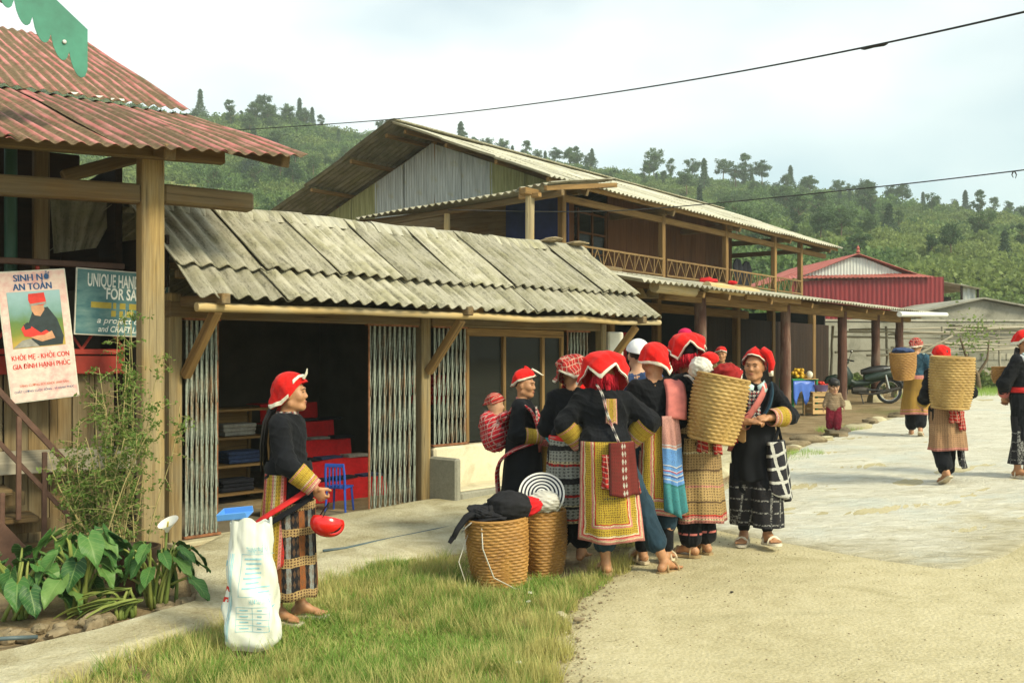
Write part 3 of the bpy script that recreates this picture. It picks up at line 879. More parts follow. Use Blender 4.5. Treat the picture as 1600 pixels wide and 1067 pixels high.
# ------------------------------------------------------------------ the timber house with the red roof
F0 = Frame(-2.87, 7.9, 0.0, 36)
h0 = thing('timber_house', 'old timber house with rusty red corrugated roof, posters hung at its porch', 'house', F0.o, F0.a)
PW, OW, GW = MAT['post_wood'], MAT['old_wood'], MAT['gold_wood']
beam('post', (0, 0, 0), (0, 0, 3.32), .175, .175, PW, h0, ch=.012)
p = F0.on(64, 300, 1.0)
beam('post', (p[0], 1.0, 0), (p[0], 1.0, 3.5), .12, .12, OW, h0)
beam('post', (-2.7, 0, 0), (-2.7, 0, 3.2), .18, .18, PW, h0)
a = F0.on(0, 287, .0); b = F0.on(215, 304, .0)
beam('beam', (-2.7, -.01, a[2] - .06), (-.088, -.01, b[2]), .12, .15, OW, h0)
b = F0.on(262, 305, .02); c = F0.on(391, 318, .02)
beam('beam', (.088, .0, b[2]), (c[0], .0, c[2]), .15, .15, OW, h0)
# rafters and struts under the eave
beam('rafter', (.02, -.45, 3.16), (.02, 2.6, 3.93), .09, .12, OW, h0)
beam('rafter', (-1.2, -.45, 3.10), (-1.2, 2.6, 3.90), .09, .12, OW, h0)
beam('rafter', (-2.4, -.45, 3.04), (-2.4, 2.6, 3.88), .09, .12, OW, h0)
beam('rafter', (.95, -.45, 3.20), (.95, 2.3, 3.90), .07, .10, OW, h0)
beam('purlin', (-2.6, -.12, 3.12), (.55, -.12, 3.24), .09, .12, OW, h0)
a = F0.on(98, 277, .35); b = F0.on(213, 246, .35)
beam('brace', a, b, .09, .10, OW, h0)
beam('purlin', (-2.6, 1.2, 3.50), (1.0, 1.2, 3.56), .09, .10, OW, h0)
# roof: lower skirt and upper slope
EL = F0.loc((-2.517 - .809 * 2.6, 7.415 - .588 * 2.6, 2.98)); ER = F0.loc(at(482, 243, 8.04))
TRr = F0.loc((-3.407, 10.45, 4.15)); TLl = F0.loc((-3.407 - .809 * 4.2, 10.45 - .588 * 4.2, 4.20))
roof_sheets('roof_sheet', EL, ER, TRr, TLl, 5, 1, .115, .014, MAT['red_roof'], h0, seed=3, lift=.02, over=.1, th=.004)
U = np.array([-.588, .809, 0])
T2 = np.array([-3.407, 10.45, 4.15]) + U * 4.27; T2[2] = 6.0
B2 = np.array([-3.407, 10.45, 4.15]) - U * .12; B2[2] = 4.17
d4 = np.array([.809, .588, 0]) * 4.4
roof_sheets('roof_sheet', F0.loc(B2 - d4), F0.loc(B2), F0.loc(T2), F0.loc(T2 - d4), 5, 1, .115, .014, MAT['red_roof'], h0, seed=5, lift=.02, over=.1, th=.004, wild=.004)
# bits of bright flashing at the joint of the two roofs
for k in range(3):
    q = F0.loc((-3.407, 10.40, 4.19) - d4 / 4.4 * (.75 + .2 * k))
    beam('flashing', q, q + np.array([.13, .0, .01]), .02, .022, MAT['white_plastic'], h0)
# porch back wall, floor and dark room
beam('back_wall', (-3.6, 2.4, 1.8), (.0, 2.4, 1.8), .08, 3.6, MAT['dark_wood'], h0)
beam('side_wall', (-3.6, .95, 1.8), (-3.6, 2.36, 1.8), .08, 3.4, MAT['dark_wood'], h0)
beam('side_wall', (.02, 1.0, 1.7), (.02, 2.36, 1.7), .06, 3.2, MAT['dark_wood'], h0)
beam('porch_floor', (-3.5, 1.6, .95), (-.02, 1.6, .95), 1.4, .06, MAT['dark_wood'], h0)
p = F0.on(17, 300, .95)
pole('pipe', (p[0], .95, 1.4), (p[0], .95, 3.4), .05, .05, MAT['dark_green_paint'], h0)
# loose sheet of corrugated iron hanging inside
a = F0.on(78, 312, 1.3); b = F0.on(188, 318, 1.3); c = F0.on(150, 388, 1.3); d = F0.on(84, 396, 1.3)
roof_sheets('loose_sheet', d, c, b, a, 1, 1, .07, .01, MAT['fibro_dark'], h0, th=.004)
# plank wall below the porch rail
x = -3.4; k = 0
rr_ = np.random.default_rng(9)
while x < -.16:
    w = rr_.uniform(.13, .21); top = 1.50 + rr_.uniform(-.05, .02); gap = rr_.choice([.004, .008, .02])
    beam('plank', (x + w/2, .84 + rr_.uniform(-.01, .01), -.05), (x + w/2, .84 + rr_.uniform(-.012, .012), top), w - gap, .03, MAT['plank_wood'], h0, up=(0, 1, 0))
    x += w
# red porch rail with lattice
za = F0.on(150, 570, .78)[2]
beam('rail', (-3.5, .76, za), (-.0, .76, za), .05, .15, MAT['red_paint'], h0)
beam('rail', (-3.5, .762, za + .11), (-.0, .762, za + .11), .035, .045, MAT['red_paint'], h0)
zt = F0.on(150, 415, .78)[2]
beam('rail', (-3.5, .76, zt), (-.0, .76, zt), .05, .05, MAT['brown_paint'], h0)
lo, hi = za + .13, zt - .03
for k in range(10):
    xa = -3.4 + k * .34
    if k % 2 == 0: beam('baluster', (xa, .765, lo), (xa, .765, hi), .03, .03, MAT['red_paint'], h0)
    m = lo + .26
    beam('lattice', (xa, .77, lo), (xa + .17, .77, m), .018, .022, MAT['red_paint'], h0)
    beam('lattice', (xa + .17, .772, m), (xa + .34, .772, lo), .018, .022, MAT['red_paint'], h0)
# weathered plank nailed across the wall
a = F0.on(0, 722, .60); b = F0.on(232, 712, .60)
beam('cross_plank', (a[0] - .6, .62, a[2] - .01), (b[0], .62, b[2]), .035, .185, MAT['grey_plank'], h0)
# ---------------- stairs to the porch
st = thing('porch_stair', 'steep painted brown porch stair with slanting handrails, behind the broad-leaved plants', 'stairs', F0.o, F0.a)
def on0(px, py, yl=.42): return F0.on(px, py, yl)
a, b = on0(-60, 548), on0(118, 738)
beam('handrail', a, b, .04, .045, MAT['brown_paint'], st)
a, b = on0(-40, 650), on0(110, 808)
beam('handrail', a, b, .03, .035, MAT['brown_paint'], st)
for px, y0, y1 in ((30, 650, 812), (70, 706, 855), (4, 770, 870)):
    beam('baluster', on0(px, y0), on0(px - 1, y1), .036, .036, MAT['brown_paint'], st)
a, b = on0(-30, 812), on0(60, 905)
beam('stringer', a, b, .04, .2, MAT['brown_paint'], st)
for px, py in ((-10, 770), (32, 812), (76, 858), (116, 900)):
    p = on0(px, py, .5)
    beam('step', (p[0] - .14, .66, p[2]), (p[0] + .13, .66, p[2]), .4, .045, MAT['old_wood'], st)
    beam('riser', (p[0] + .06, .66, p[2] - .13), (p[0] + .06, .66, p[2] - .022), .38, .02, MAT['old_wood'], st)
# ---------------- scalloped green bargeboard of the upper gable, with its roof
def scallop_board():
    pl = -.30
    x0, x1 = -150, 137
    top = lambda x: 47 + (x - 137) * .95
    prof = []
    n = 10; w = (x1 - x0) / n
    for k in range(n):
        for j in range(9):
            t = j / 8
            xx = x0 + (k + t) * w
            drop = 62 + 24 * math.sin(math.pi * t) ** .6
            prof.append((xx, top(xx) + drop))
    b = MB(); th = .004
    for k in range(len(prof) - 1):
        (xa, ya), (xb, yb) = prof[k], prof[k + 1]
        q = [F0.on(xa, top(xa), pl), F0.on(xb, top(xb), pl), F0.on(xb, yb, pl), F0.on(xa, ya, pl)]
        f = [v - np.array([0, th, 0]) for v in q] + [v + np.array([0, th, 0]) for v in q]
        b.add(f, [(3, 2, 1, 0), (4, 5, 6, 7), (2, 3, 7, 6), (0, 1, 5, 4)] + ([(1, 2, 6, 5)] if k == len(prof) - 2 else []))
    return b
g = thing('gable_roof', 'upper gable roof edge with a scalloped green bargeboard, in the top left corner', 'roof', F0.o, F0.a)
bb = scallop_board().build('bargeboard', MAT['green_paint'], g, smooth=None)
p = F0.on(101, 66, -.31)
MB().lathe([(0, -.012), (.012, -.010), (.016, .0)], 10).build('bolt', MAT['silver'], bb, loc=p, rot=(R(-90), 0, 0))
EA = F0.on(150, 52, -.32); EB = F0.on(-150, -232, -.32)
bk = np.array([0, .42, 0])
EA = EA - np.array([.09, -.05, .03]); EB = EB - np.array([.09, -.05, .03])
roof_sheets('roof_sheet', EA, EA + bk, EB + bk, EB, 2, 1, .115, .017, MAT['red_roof'], g, seed=8, th=.004)
beam('purlin', EA + np.array([-.45, .0, .30]), EA + np.array([-.45, .4, .30]), .06, .08, OW, g)
beam('gable_shade_board', EA + np.array([-.62, .42, .05]), EA + np.array([-2.3, .42, .05]), .05, 1.05, MAT['dark_wood'], g)  # dark board put in for the shadow under the gable roof
# ------------------------------------------------------------------ the low shop with the grey roof and folding gates
F1 = Frame(-2.84, 8.58, 0.0, 48)
s1 = thing('shop_house', 'low shop with mossy grey corrugated roof and rusty folding steel gates', 'shop', F1.o, F1.a)
EYE = .045                                                     # floor level
EZ, RZ1, RY, OV = 2.10, 3.12, .63, .70                         # eave height, ridge height, ridge set back, overhang
XL_, XR_ = -.30, 6.36
# front roof slope: lower narrow row then long upper sheets, and the ridge capping
EL = np.array([XL_, -OV, EZ - .01]); ER = np.array([XR_, -OV, EZ + .03]); TR_ = np.array([XR_ - .02, RY, RZ1 - .05]); TL_ = np.array([XL_ + .05, RY, RZ1 - .15])
q = .27
def lerp(a, b, t): return a + (b - a) * t
ML, MR = lerp(EL, TL_, q), lerp(ER, TR_, q)
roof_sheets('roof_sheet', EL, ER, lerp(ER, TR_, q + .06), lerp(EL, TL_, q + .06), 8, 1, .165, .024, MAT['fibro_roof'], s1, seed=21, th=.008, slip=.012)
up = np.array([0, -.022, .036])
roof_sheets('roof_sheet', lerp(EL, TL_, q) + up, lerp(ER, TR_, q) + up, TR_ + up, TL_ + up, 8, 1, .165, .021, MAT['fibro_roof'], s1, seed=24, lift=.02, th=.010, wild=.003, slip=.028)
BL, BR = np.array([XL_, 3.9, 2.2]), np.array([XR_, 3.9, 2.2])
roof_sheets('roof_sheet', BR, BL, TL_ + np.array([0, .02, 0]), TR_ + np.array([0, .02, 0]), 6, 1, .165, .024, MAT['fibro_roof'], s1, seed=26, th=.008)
n = 7
for k in range(n):
    a = lerp(TL_, TR_, k / n + .003) + np.array([0, 0, .012 + .006 * (k % 2)]); b = lerp(TL_, TR_, (k + 1) / n + .006) + np.array([0, 0, .012 + .006 * (k % 2)])
    m = MB(); t = np.linspace(0, 1, 6)
    sec = np.array([(-.17, -.10), (-.09, -.015), (-.03, .028), (.03, .028), (.09, -.015), (.17, -.10)])
    P = np.zeros((6, 6, 3))
    for i in range(6):
        c = lerp(a, b, t[i]) + np.array([0, 0, .01 * math.sin(k * 3 + i)])
        for j in range(6): P[i, j] = c + np.array([0, sec[j, 0], sec[j, 1] + .035])
    uv = np.stack(np.meshgrid(np.linspace(0, 1, 6) + k, np.linspace(0, .4, 6), indexing='ij'), -1)
    m.shell(P, .009, 0, uv).build('ridge_cap', MAT['fibro_pale'] if k in (2, 3) else MAT['fibro_roof'], s1, smooth=60)
# posts, plates, braces
for x, w in ((-.09, .12), (2.82, .13), (5.98, .11)):
    beam('post', (x, .0, -.05), (x, .0, 2.16), w, .12, PW, s1)
beam('lintel', (-.16, -.005, 2.02), (2.73, -.005, 2.02), .12, .15, OW, s1)
beam('lintel', (2.90, -.005, 2.02), (5.9, -.005, 2.03), .12, .15, OW, s1)
pole('eave_pole', (-.22, -OV + .10, EZ - .085), (6.45, -OV + .10, EZ - .035), .040, .034, MAT['bamboo'], s1, wob=.008, seed=4)
for x in (-.02, 2.82, 5.95):
    beam('brace', (x, -.08, 1.45), (x, -OV + .12, 2.0), .075, .085, GW, s1)
    beam('tie_beam', (x + .002, -OV - .02, 2.085), (x + .002, .5, 2.085), .08, .09, OW, s1)
for y, z in ((-.25, 2.30), (.3, 2.64), (1.6, 2.55)):
    beam('purlin', (-.2, y, z), (6.3, y, z), .06, .07, OW, s1)
# walls of the room
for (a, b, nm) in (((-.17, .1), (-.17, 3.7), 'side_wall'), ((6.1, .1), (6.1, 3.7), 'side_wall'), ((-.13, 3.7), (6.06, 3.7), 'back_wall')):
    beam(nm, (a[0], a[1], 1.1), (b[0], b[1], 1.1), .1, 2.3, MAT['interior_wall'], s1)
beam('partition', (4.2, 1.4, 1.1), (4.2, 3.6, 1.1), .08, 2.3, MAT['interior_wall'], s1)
beam('end_wall', (6.07, .0, .95), (6.40, .0, .95), .14, 2.0, MAT['white_plaster'], s1)
beam('gable_board', (-.19, -.1, 2.42), (-.19, 3.0, 2.42), .03, .44, MAT['dark_wood'], s1)
o = MB().box((2.97, 1.85, -.02), (6.1, 3.6, .12), ch=.01).build('shop_floor', MAT['floor_inside'], s1)
beam('threshold', (-.16, -.05, -.005), (2.74, -.05, -.005), .22, .09, MAT['concrete'], s1)
# ledge under the window: a pale sill wall with a pier and a low bench
beam('sill_wall', (2.92, .02, .31), (5.92, .02, .31), .20, .66, MAT['concrete_ledge'], s1)
beam('bench', (2.95, -.26, .085), (5.9, -.26, .085), .36, .22, MAT['concrete_grey'], s1)
beam('bench_top', (2.96, -.255, .205), (5.9, -.255, .205), .345, .02, MAT['concrete_ledge'], s1)
beam('pier', (2.86, -.25, .26), (2.945, -.25, .26), .42, .58, MAT['concrete_grey'], s1)
# window: frame, mullions and panes
zb, zt_ = .66, 1.94
for x in (3.50, 4.11, 4.81, 5.18): beam('mullion', (x, .015, zb), (x, .015, zt_), .05, .05, GW, s1)
beam('window_head', (3.47, .015, 1.90), (5.2, .015, 1.90), .06, .09, GW, s1)
for a, b in ((3.525, 4.085), (4.135, 4.785), (4.835, 5.155)):
    MB().box(((a + b) / 2, .03, (zb + 1.85) / 2), (b - a, .006, 1.85 - zb), ch=.001).build('window_pane', MAT['window_glass'], s1)
# folding gates: pairs of upright channels with crossing strips
def folding_gate(name, label, x0, x1, z0, z1, nb, y=-.03, lead=None):
    g = thing(name, label, 'gate', F1.world((0, 0, 0)), F1.a, 'folding steel gates of the shop')
    me = MB().box((0, 0, 0), (z1 - z0, .010, .017), ch=.002).mesh('bar', MAT['gate_steel'])
    me2 = MB().box((0, 0, 0), (z1 - z0, .012, .022), ch=.002).mesh('bar', MAT['rust'])
    rg = np.random.default_rng(int(x0 * 100) + 3)
    for k in range(nb):
        x = x0 + (x1 - x0) * (k + .5) / nb
        yo = y + (.012 if k % 2 else -.012)
        end = lead is not None and k == (nb - 1 if lead > 0 else 0)
        o = link('bar', me2 if end else me, g, (x, yo, (z0 + z1) / 2), (0, R(90) + rg.normal(0, .002), rg.normal(0, .15)))
    # lazy-tong strips at several heights
    w = (x1 - x0) / nb
    for lv in range(5):
        zc = z0 + (z1 - z0) * (.1 + .2 * lv)
        hgt = (z1 - z0) * .085
        for k in range(0, nb - 1):
            a = (x0 + (k + .5) * w, y, zc - hgt if k % 2 else zc + hgt); b = (x0 + (k + 1.5) * w, y, zc + hgt if k % 2 else zc - hgt)
            beam('strip', a, b, .004, .011, MAT['gate_steel'], g, up=(0, 1, 0))
    for zz in (z0 - .012, z1 + .012):
        beam('track', (x0 - .01, y, zz), (x1 + .01, y, zz), .05, .022, MAT['rust'], g)
    return g
folding_gate('folding_gate', 'narrow folded gate at the shop doorway, beside the timber house post', -.0, .335, .07, 1.93, 14, lead=1)
folding_gate('folding_gate', 'wide rusty folded gate on the right of the open doorway', 2.02, 2.70, .07, 1.93, 20, lead=-1)
folding_gate('folding_gate', 'rusty folded gate standing on the pale sill beside the shop window', 2.93, 3.46, .67, 1.93, 16, lead=1)
folding_gate('folding_gate', 'dark folded gate at the far end of the shop window', 5.22, 5.68, .67, 1.93, 14, lead=-1)
# mossy ridge-cap pieces at the roof ridge end, shaped as flat stones
def rock(seed, r3, mat, name='stone'):
    rq = np.random.default_rng(seed); b = MB(); nu, nv = 14, 9
    th = np.linspace(0, 2*math.pi, nu, endpoint=False); ph = np.linspace(.03, math.pi - .03, nv)
    a, c = np.meshgrid(th, ph, indexing='ij')
    d = np.stack([np.cos(a)*np.sin(c), np.sin(a)*np.sin(c), -np.cos(c)], -1)
    k = 1 + .16 * np.sin(d @ rq.normal(0, 2.4, 3) + 1) + .12 * np.sin(d @ rq.normal(0, 4.5, 3)) + .05 * np.sin(d @ rq.normal(0, 11, 3))
    s = np.sign(d) * np.abs(d) ** .8
    return b.grid(s * k[..., None] * np.asarray(r3), closed=True).mesh(name, mat, 50)
for i, (x, lab) in enumerate(((5.62, 'mossy ridge-cap piece lying on the shop ridge, left of two'), (6.16, 'mossy ridge-cap piece on the very end of the shop ridge'))):
    w = F1.world((x, .54, RZ1 + .035))
    o = link('ridge_cap_piece', rock(60 + i, (.15, .12, .03), MAT['stone']), None, w, (R(-8), 0, F1.a)); tag(o, lab, 'stone')
# ---------------- inside: shelf rack, red display steps, hanging goods, chair
def inside(px, py, yl): return F1.on(px, py, yl)
rx0 = F1.on(374, 700, 1.5)[0]
rk = thing('shelf_rack', 'wooden shelf rack with folded goods in the dark shop, behind the narrow gate', 'shelf', F1.world((rx0, 1.5, EYE)), F1.a)
for x in (-.28, .34):
    for y in (0, .36): beam('upright', (x, y, 0), (x + (.03 if x > 0 else 0), y, 1.02), .035, .035, GW, rk)
for z in (.10, .40, .70, 1.0): beam('shelf', (-.3, .18, z), (.38, .18, z), .38, .025, GW, rk)
beam('back_panel', (-.28, .385, .5), (.35, .385, .5), .012, .95, GW, rk)
def folded(name, label, loc, size, mat, seed, cat='cloth', group=None, rz=0.0):
    b = MB(); rq = np.random.default_rng(seed); z = 0
    for k in range(3):
        h = size[2] / 3
        b.box((rq.normal(0, .01), rq.normal(0, .01), z + h / 2), (size[0] * rq.uniform(.9, 1), size[1] * rq.uniform(.9, 1), h * .96), ch=h * .4); z += h
    o = b.build(name, mat, None, loc=loc, rot=(0, 0, rz)); return tag(o, label, cat, group)
plain('cloth_dark', (.012, .013, .02), .95, .3, 30); plain('cloth_blue', (.03, .05, .12), .95, .3, 30); plain('cloth_red', (.50, .008, .012), .9, .2, 25)
plain('cloth_grey', (.28, .27, .24), .95, .3, 20); plain('cloth_white', (.62, .60, .52), .9, .15, 20)
for i, (x, z, m, lab) in enumerate(((.05, .72, 'cloth_grey', 'grey bundle on the upper shelf of the shop rack'), (.1, .42, 'cloth_blue', 'folded dark blue cloth on the middle shelf of the shop rack'), (.02, .12, 'cloth_dark', 'folded black cloth on the bottom shelf of the shop rack'))):
    folded('folded_cloth', lab, F1.world((rx0 + x, 1.67, EYE + z)), (.42, .26, .13), MAT[m], i, rz=F1.a)
DX = F1.on(522, 700, 1.1)[0]
ds = thing('display_steps', 'stepped display stand draped in red cloth inside the shop', 'stand', F1.world((DX, .80, EYE)), F1.a)
for k in range(5):
    y = .28 * k; z = .22 + .2 * k
    b = MB(); x = np.linspace(-.62 + .05 * k, .50 - .03 * k, 24)
    zz = z + .008 * np.sin(x * 9 + k)
    P = np.stack([np.stack([x, np.full(24, y + .28) , zz], -1), np.stack([x, np.full(24, y), zz], -1), np.stack([x, y - .012 + .012 * np.sin(x * 24 + k), zz - .11], -1), np.stack([x, y - .018 + .018 * np.sin(x * 24 + k), zz - .215], -1)], 1)
    b.shell(P, .008).build('red_drape', MAT['cloth_red'], ds)
    beam('step_board', (-.60 + .05 * k, y + .15, z - .03), (.48 - .03 * k, y + .15, z - .03), .26, .03, OW, ds)
for k in range(4):
    for j in range(3):
        m = ['cloth_dark', 'cloth_dark', 'cloth_blue', 'cloth_grey'][(k + j) % 4]
        folded('folded_cloth', 'dark folded cloth lying on the red display steps', F1.world((DX - .38 + j * .36 + .03 * k, 0.92 + .28 * k, EYE + .225 + .2 * k)), (.30, .17, .03), MAT[m], k * 3 + j, group='cloths on the red display steps', rz=F1.a)
# hanging goods and a framed panel at the back
pn = thing('wall_frame', 'pale framed panel on the back wall of the dark shop', 'frame', F1.world((1.55, 3.58, 1.35)), F1.a)
beam('panel', (-.25, .03, 0), (.25, .03, 0), .01, .5, MAT['cloth_grey'], pn)
for a, b in (((-.27, 0, -.27), (.27, 0, -.27)), ((-.27, 0, .27), (.27, 0, .27)), ((-.27, .001, -.25), (-.27, .001, .25)), ((.27, .001, -.25), (.27, .001, .25))): beam('frame_bar', a, b, .03, .04, MAT['grey_plank'], pn)
for i in range(6):
    x = .1 + .2 * i
    b = MB(); P = np.zeros((5, 8, 3))
    for a in range(5):
        for j in range(8): P[a, j] = (-.075 + a * .037, .02 * math.sin(a * 1.9 + j * .6), -.36 * j / 7)
    o = b.shell(P, .006).build('hanging_bag', MAT[['cloth_grey', 'cloth_white', 'cloth_grey', 'cloth_dark', 'cloth_white', 'cloth_grey'][i]], None, loc=F1.world((x, 3.5, 1.45)), rot=(0, 0, F1.a))
    tag(o, 'small cloth bag hung on the back wall of the dark shop', 'bag', 'bags hung on the shop back wall')
# goods seen dimly behind the window
for i, (x, z, m) in enumerate(((3.75, 1.05, 'cloth_red'), (4.4, .9, 'cloth_dark'), (5.0, .85, 'cloth_grey'))):
    folded('folded_cloth', ['red cloth bundle behind the left shop window pane', 'dark cloth bundle behind the middle shop window pane', 'grey cloth bundle behind the right shop window pane'][i], F1.world((x, .9, z)), (.4, .3, .35), MAT[m], 50 + i, rz=F1.a)
tb = thing('shop_counter', 'plain dark counter behind the shop window', 'counter', F1.world((4.4, .95, EYE)), F1.a)
beam('counter_top', (-.95, 0, .80), (.95, 0, .80), .6, .04, MAT['dark_wood'], tb)
for x in (-.85, .85): beam('leg', (x, 0, 0), (x, 0, .78), .5, .05, MAT['dark_wood'], tb)
# blue plastic chair
def chair():
    t = thing('plastic_chair', 'small blue plastic chair inside the shop doorway', 'chair', F1.world((1.90, .26, EYE)), F1.a + R(120)); t.scale = (.62,) * 3
    m = MAT['blue_plastic']
    MB().box((0, 0, .40), (.36, .36, .03), ch=.012).build('seat', m, t)
    for sx in (-1, 1):
        for sy in (-1, 1):
            MB().tube([(sx*.15, sy*.15, .39), (sx*.175, sy*.18, 0)], [.028, .022], 8, flat=.7).build('leg', m, t)
        MB().tube([(sx*.16, .165, .39), (sx*.165, .20, .62), (sx*.15, .215, .78)], [.024, .022, .02], 8).build('back_upright', m, t)
    b = MB()
    for k in range(4): b = MB().box((-.09 + .06 * k, .205, .58), (.026, .014, .34), ch=.005); b.build('back_slat', m, t)
    MB().box((0, .212, .77), (.33, .022, .06), ch=.009).build('top_rail', m, t)
    MB().box((0, .175, .425), (.3, .02, .03), ch=.008).build('lower_rail', m, t)
chair()
# carton and crumpled sack beside the chair
o = MB().box((0, 0, .14), (.26, .2, .28), ch=.006).build('carton', plain('cardboard', (.42, .30, .16), .9, .15, 5), None, loc=F1.world((1.30, .42, EYE)), rot=(0, 0, F1.a + .3))
tag(o, 'brown cardboard carton on the shop floor beside the blue chair', 'box')
# ------------------------------------------------------------------ the long two-storey timber house with a porch
F2 = Frame(7.2, 21.7, 0.0, 52.35)
h2 = thing('long_house', 'long two-storey timber house with balcony, pale corrugated roof and open porch', 'house', F2.o, F2.a)
def g2(x, y):
    w = F2.world((x, y, 0)); return float(zg(w[0], w[1]))
PX = (-6.72, -3.15, 0.0, 2.26, 4.1)
for i, x in enumerate(PX):
    z0 = g2(x, 0)
    pole('porch_post', (x, 0, z0 + .16), (x, 0, 2.62), .105, .095, MAT['pillar_wood'], h2, 14, .004, i)
    MB().tube([(x, 0, z0 - .1), (x, 0, z0 + .06), (x, 0, z0 + .18)], [.22, .20, .15], 4, twist=0).build('footing', MAT['concrete'], h2, smooth=None)
for a, b in zip(PX[:-1], PX[1:]):
    beam('porch_beam', (a - .04, .0, 2.60), (b + .04, .0, 2.60 + .0), .13, .21, GW, h2, ch=.01)
beam('porch_beam', (-8.0, .0, 2.61), (-6.76, .0, 2.61), .13, .21, GW, h2)
beam('porch_beam', (4.15, .0, 2.61), (4.9, .0, 2.61), .12, .16, GW, h2)
EL = F2.on(945, 432, -.62); ER = F2.on(1472, 491, -.62)
EL = lerp(EL, ER, (F2.on(1003, 440, -.62)[0] - EL[0]) / (ER[0] - EL[0]))
TLp = np.array([EL[0], 3.75, 3.46]); TRp = np.array([ER[0] - .1, 3.75, 3.40])
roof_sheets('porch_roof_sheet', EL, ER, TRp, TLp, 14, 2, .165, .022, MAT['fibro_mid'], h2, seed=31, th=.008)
for x in (-7.6, -6.7, -5.0, -3.1, -1.5, 0.05, 1.2, 2.3, 3.3, 4.15):
    t = (x - EL[0]) / (ER[0] - EL[0]); ze = EL[2] + (ER[2] - EL[2]) * t; zt = TLp[2] + (TRp[2] - TLp[2]) * t
    beam('porch_rafter', (x, -.52, ze - .10), (x, 3.7, zt - .10), .07, .10, GW, h2)
for k, (px, L) in enumerate(((1022, 1.3), (1104, 1.9))):
    q = F2.on(px, 448, -.36); pole('log', (q[0], -.36, q[2]), (q[0] + L, -.36, q[2] - .01), .085, .08, MAT['bamboo'], h2, 12, .003, 40 + k)
q = F2.on(1165, 462, -.42); beam('eave_board', (q[0], -.42, q[2]), (q[0] + 2.4, -.42, q[2] + .02), .05, .13, GW, h2)
a, b = F2.on(1405, 491, -.72), F2.on(1478, 492, -.72)
pole('pipe', a, (b[0], -.72, b[2]), .06, .06, MAT['white_plastic'], h2, 12)
# ground-floor front: posts, dark plank walls and openings
for x in (-8.0, -5.6, -3.6, -1.6, .6, 2.6):
    beam('wall_post', (x, 3.7, g2(x, 3.7) - .1), (x, 3.7, 3.2), .18, .18, GW, h2)
beam('wall_beam', (-8.5, 3.68, 2.75), (3.2, 3.68, 2.75), .14, .2, GW, h2)
xr = F2.on(1296, 560, 3.7)[0]
x = .7
while x < xr:
    beam('wall_plank', (x + .12, 3.8, .3), (x + .12, 3.8, 2.65), .235, .03, MAT['dark_wood'], h2, up=(0, 1, 0)); x += .24
x = -8.0
while x < -5.7:
    beam('wall_plank', (x + .12, 3.8, .0), (x + .12, 3.8, 2.65), .235, .03, MAT['dark_wood'], h2, up=(0, 1, 0)); x += .24
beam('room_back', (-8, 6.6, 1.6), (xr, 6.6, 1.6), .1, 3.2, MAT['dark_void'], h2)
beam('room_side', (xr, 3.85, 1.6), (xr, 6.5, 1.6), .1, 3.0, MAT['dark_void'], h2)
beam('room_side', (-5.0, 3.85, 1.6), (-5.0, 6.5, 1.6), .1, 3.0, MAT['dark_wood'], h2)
beam('red_banner', (-2.05, 4.4, 1.6), (-1.75, 4.4, 1.6), .012, 1.2, MAT['cloth_red'], h2)
# upper floor
beam('upper_floor', (-5.2, 7.3, 3.30), (8.6, 7.3, 3.30), 7.2, .12, MAT['old_wood'], h2)
beam('floor_edge', (-5.25, 3.66, 3.36), (8.6, 3.66, 3.36), .08, .16, GW, h2)
UX = [F2.on(px, 400, 3.7)[0] for px in (878, 1034, 1133, 1209, 1250)]
for x in UX: beam('upper_post', (x, 3.7, 3.3), (x, 3.7, 5.05), .135, .135, GW, h2)
for a, b in zip(UX[:-1], UX[1:]): beam('eave_beam', (a, 3.7, 4.78), (b, 3.7, 4.78), .09, .14, GW, h2)
beam('eave_beam', (UX[-1], 3.7, 4.78), (9.0, 3.7, 4.78), .09, .14, GW, h2)
for a, b in zip(UX[:-1], UX[1:]):                       # balustrade of thin battens
    for z in (3.50, 3.87): beam('balustrade_rail', (a + .09, 3.62, z), (b - .09, 3.62, z), .03, .042, MAT['rail_wood'], h2)
    n = max(3, int((b - a) / .42)); w = (b - a - .2) / n
    for k in range(n):
        xa = a + .1 + k * w
        beam('baluster', (xa + .02, 3.62, 3.52), (xa + .02, 3.62, 3.85), .020, .026, MAT['rail_wood'], h2)
        beam('batten', (xa + .03, 3.621, 3.52), (xa + w * .5, 3.621, 3.85), .014, .020, MAT['rail_wood'], h2)
        beam('batten', (xa + w * .5, 3.623, 3.85), (xa + w - .01, 3.623, 3.52), .014, .020, MAT['rail_wood'], h2)
xw = F2.on(1140, 400, 5.0)[0]
wx0, wx1 = F2.on(903, 350, 4.97)[0], F2.on(946, 350, 4.97)[0]
x = -5.0; rq = np.random.default_rng(3)
while x < xw:
    if not (wx0 - .2 < x < wx1 - .1):
        beam('upper_plank', (x + .14, 5.0 + rq.uniform(-.006, .006), 3.36), (x + .14, 5.0, 5.45), .275, .03, MAT['door_wood'], h2, up=(0, 1, 0))
    x += .28
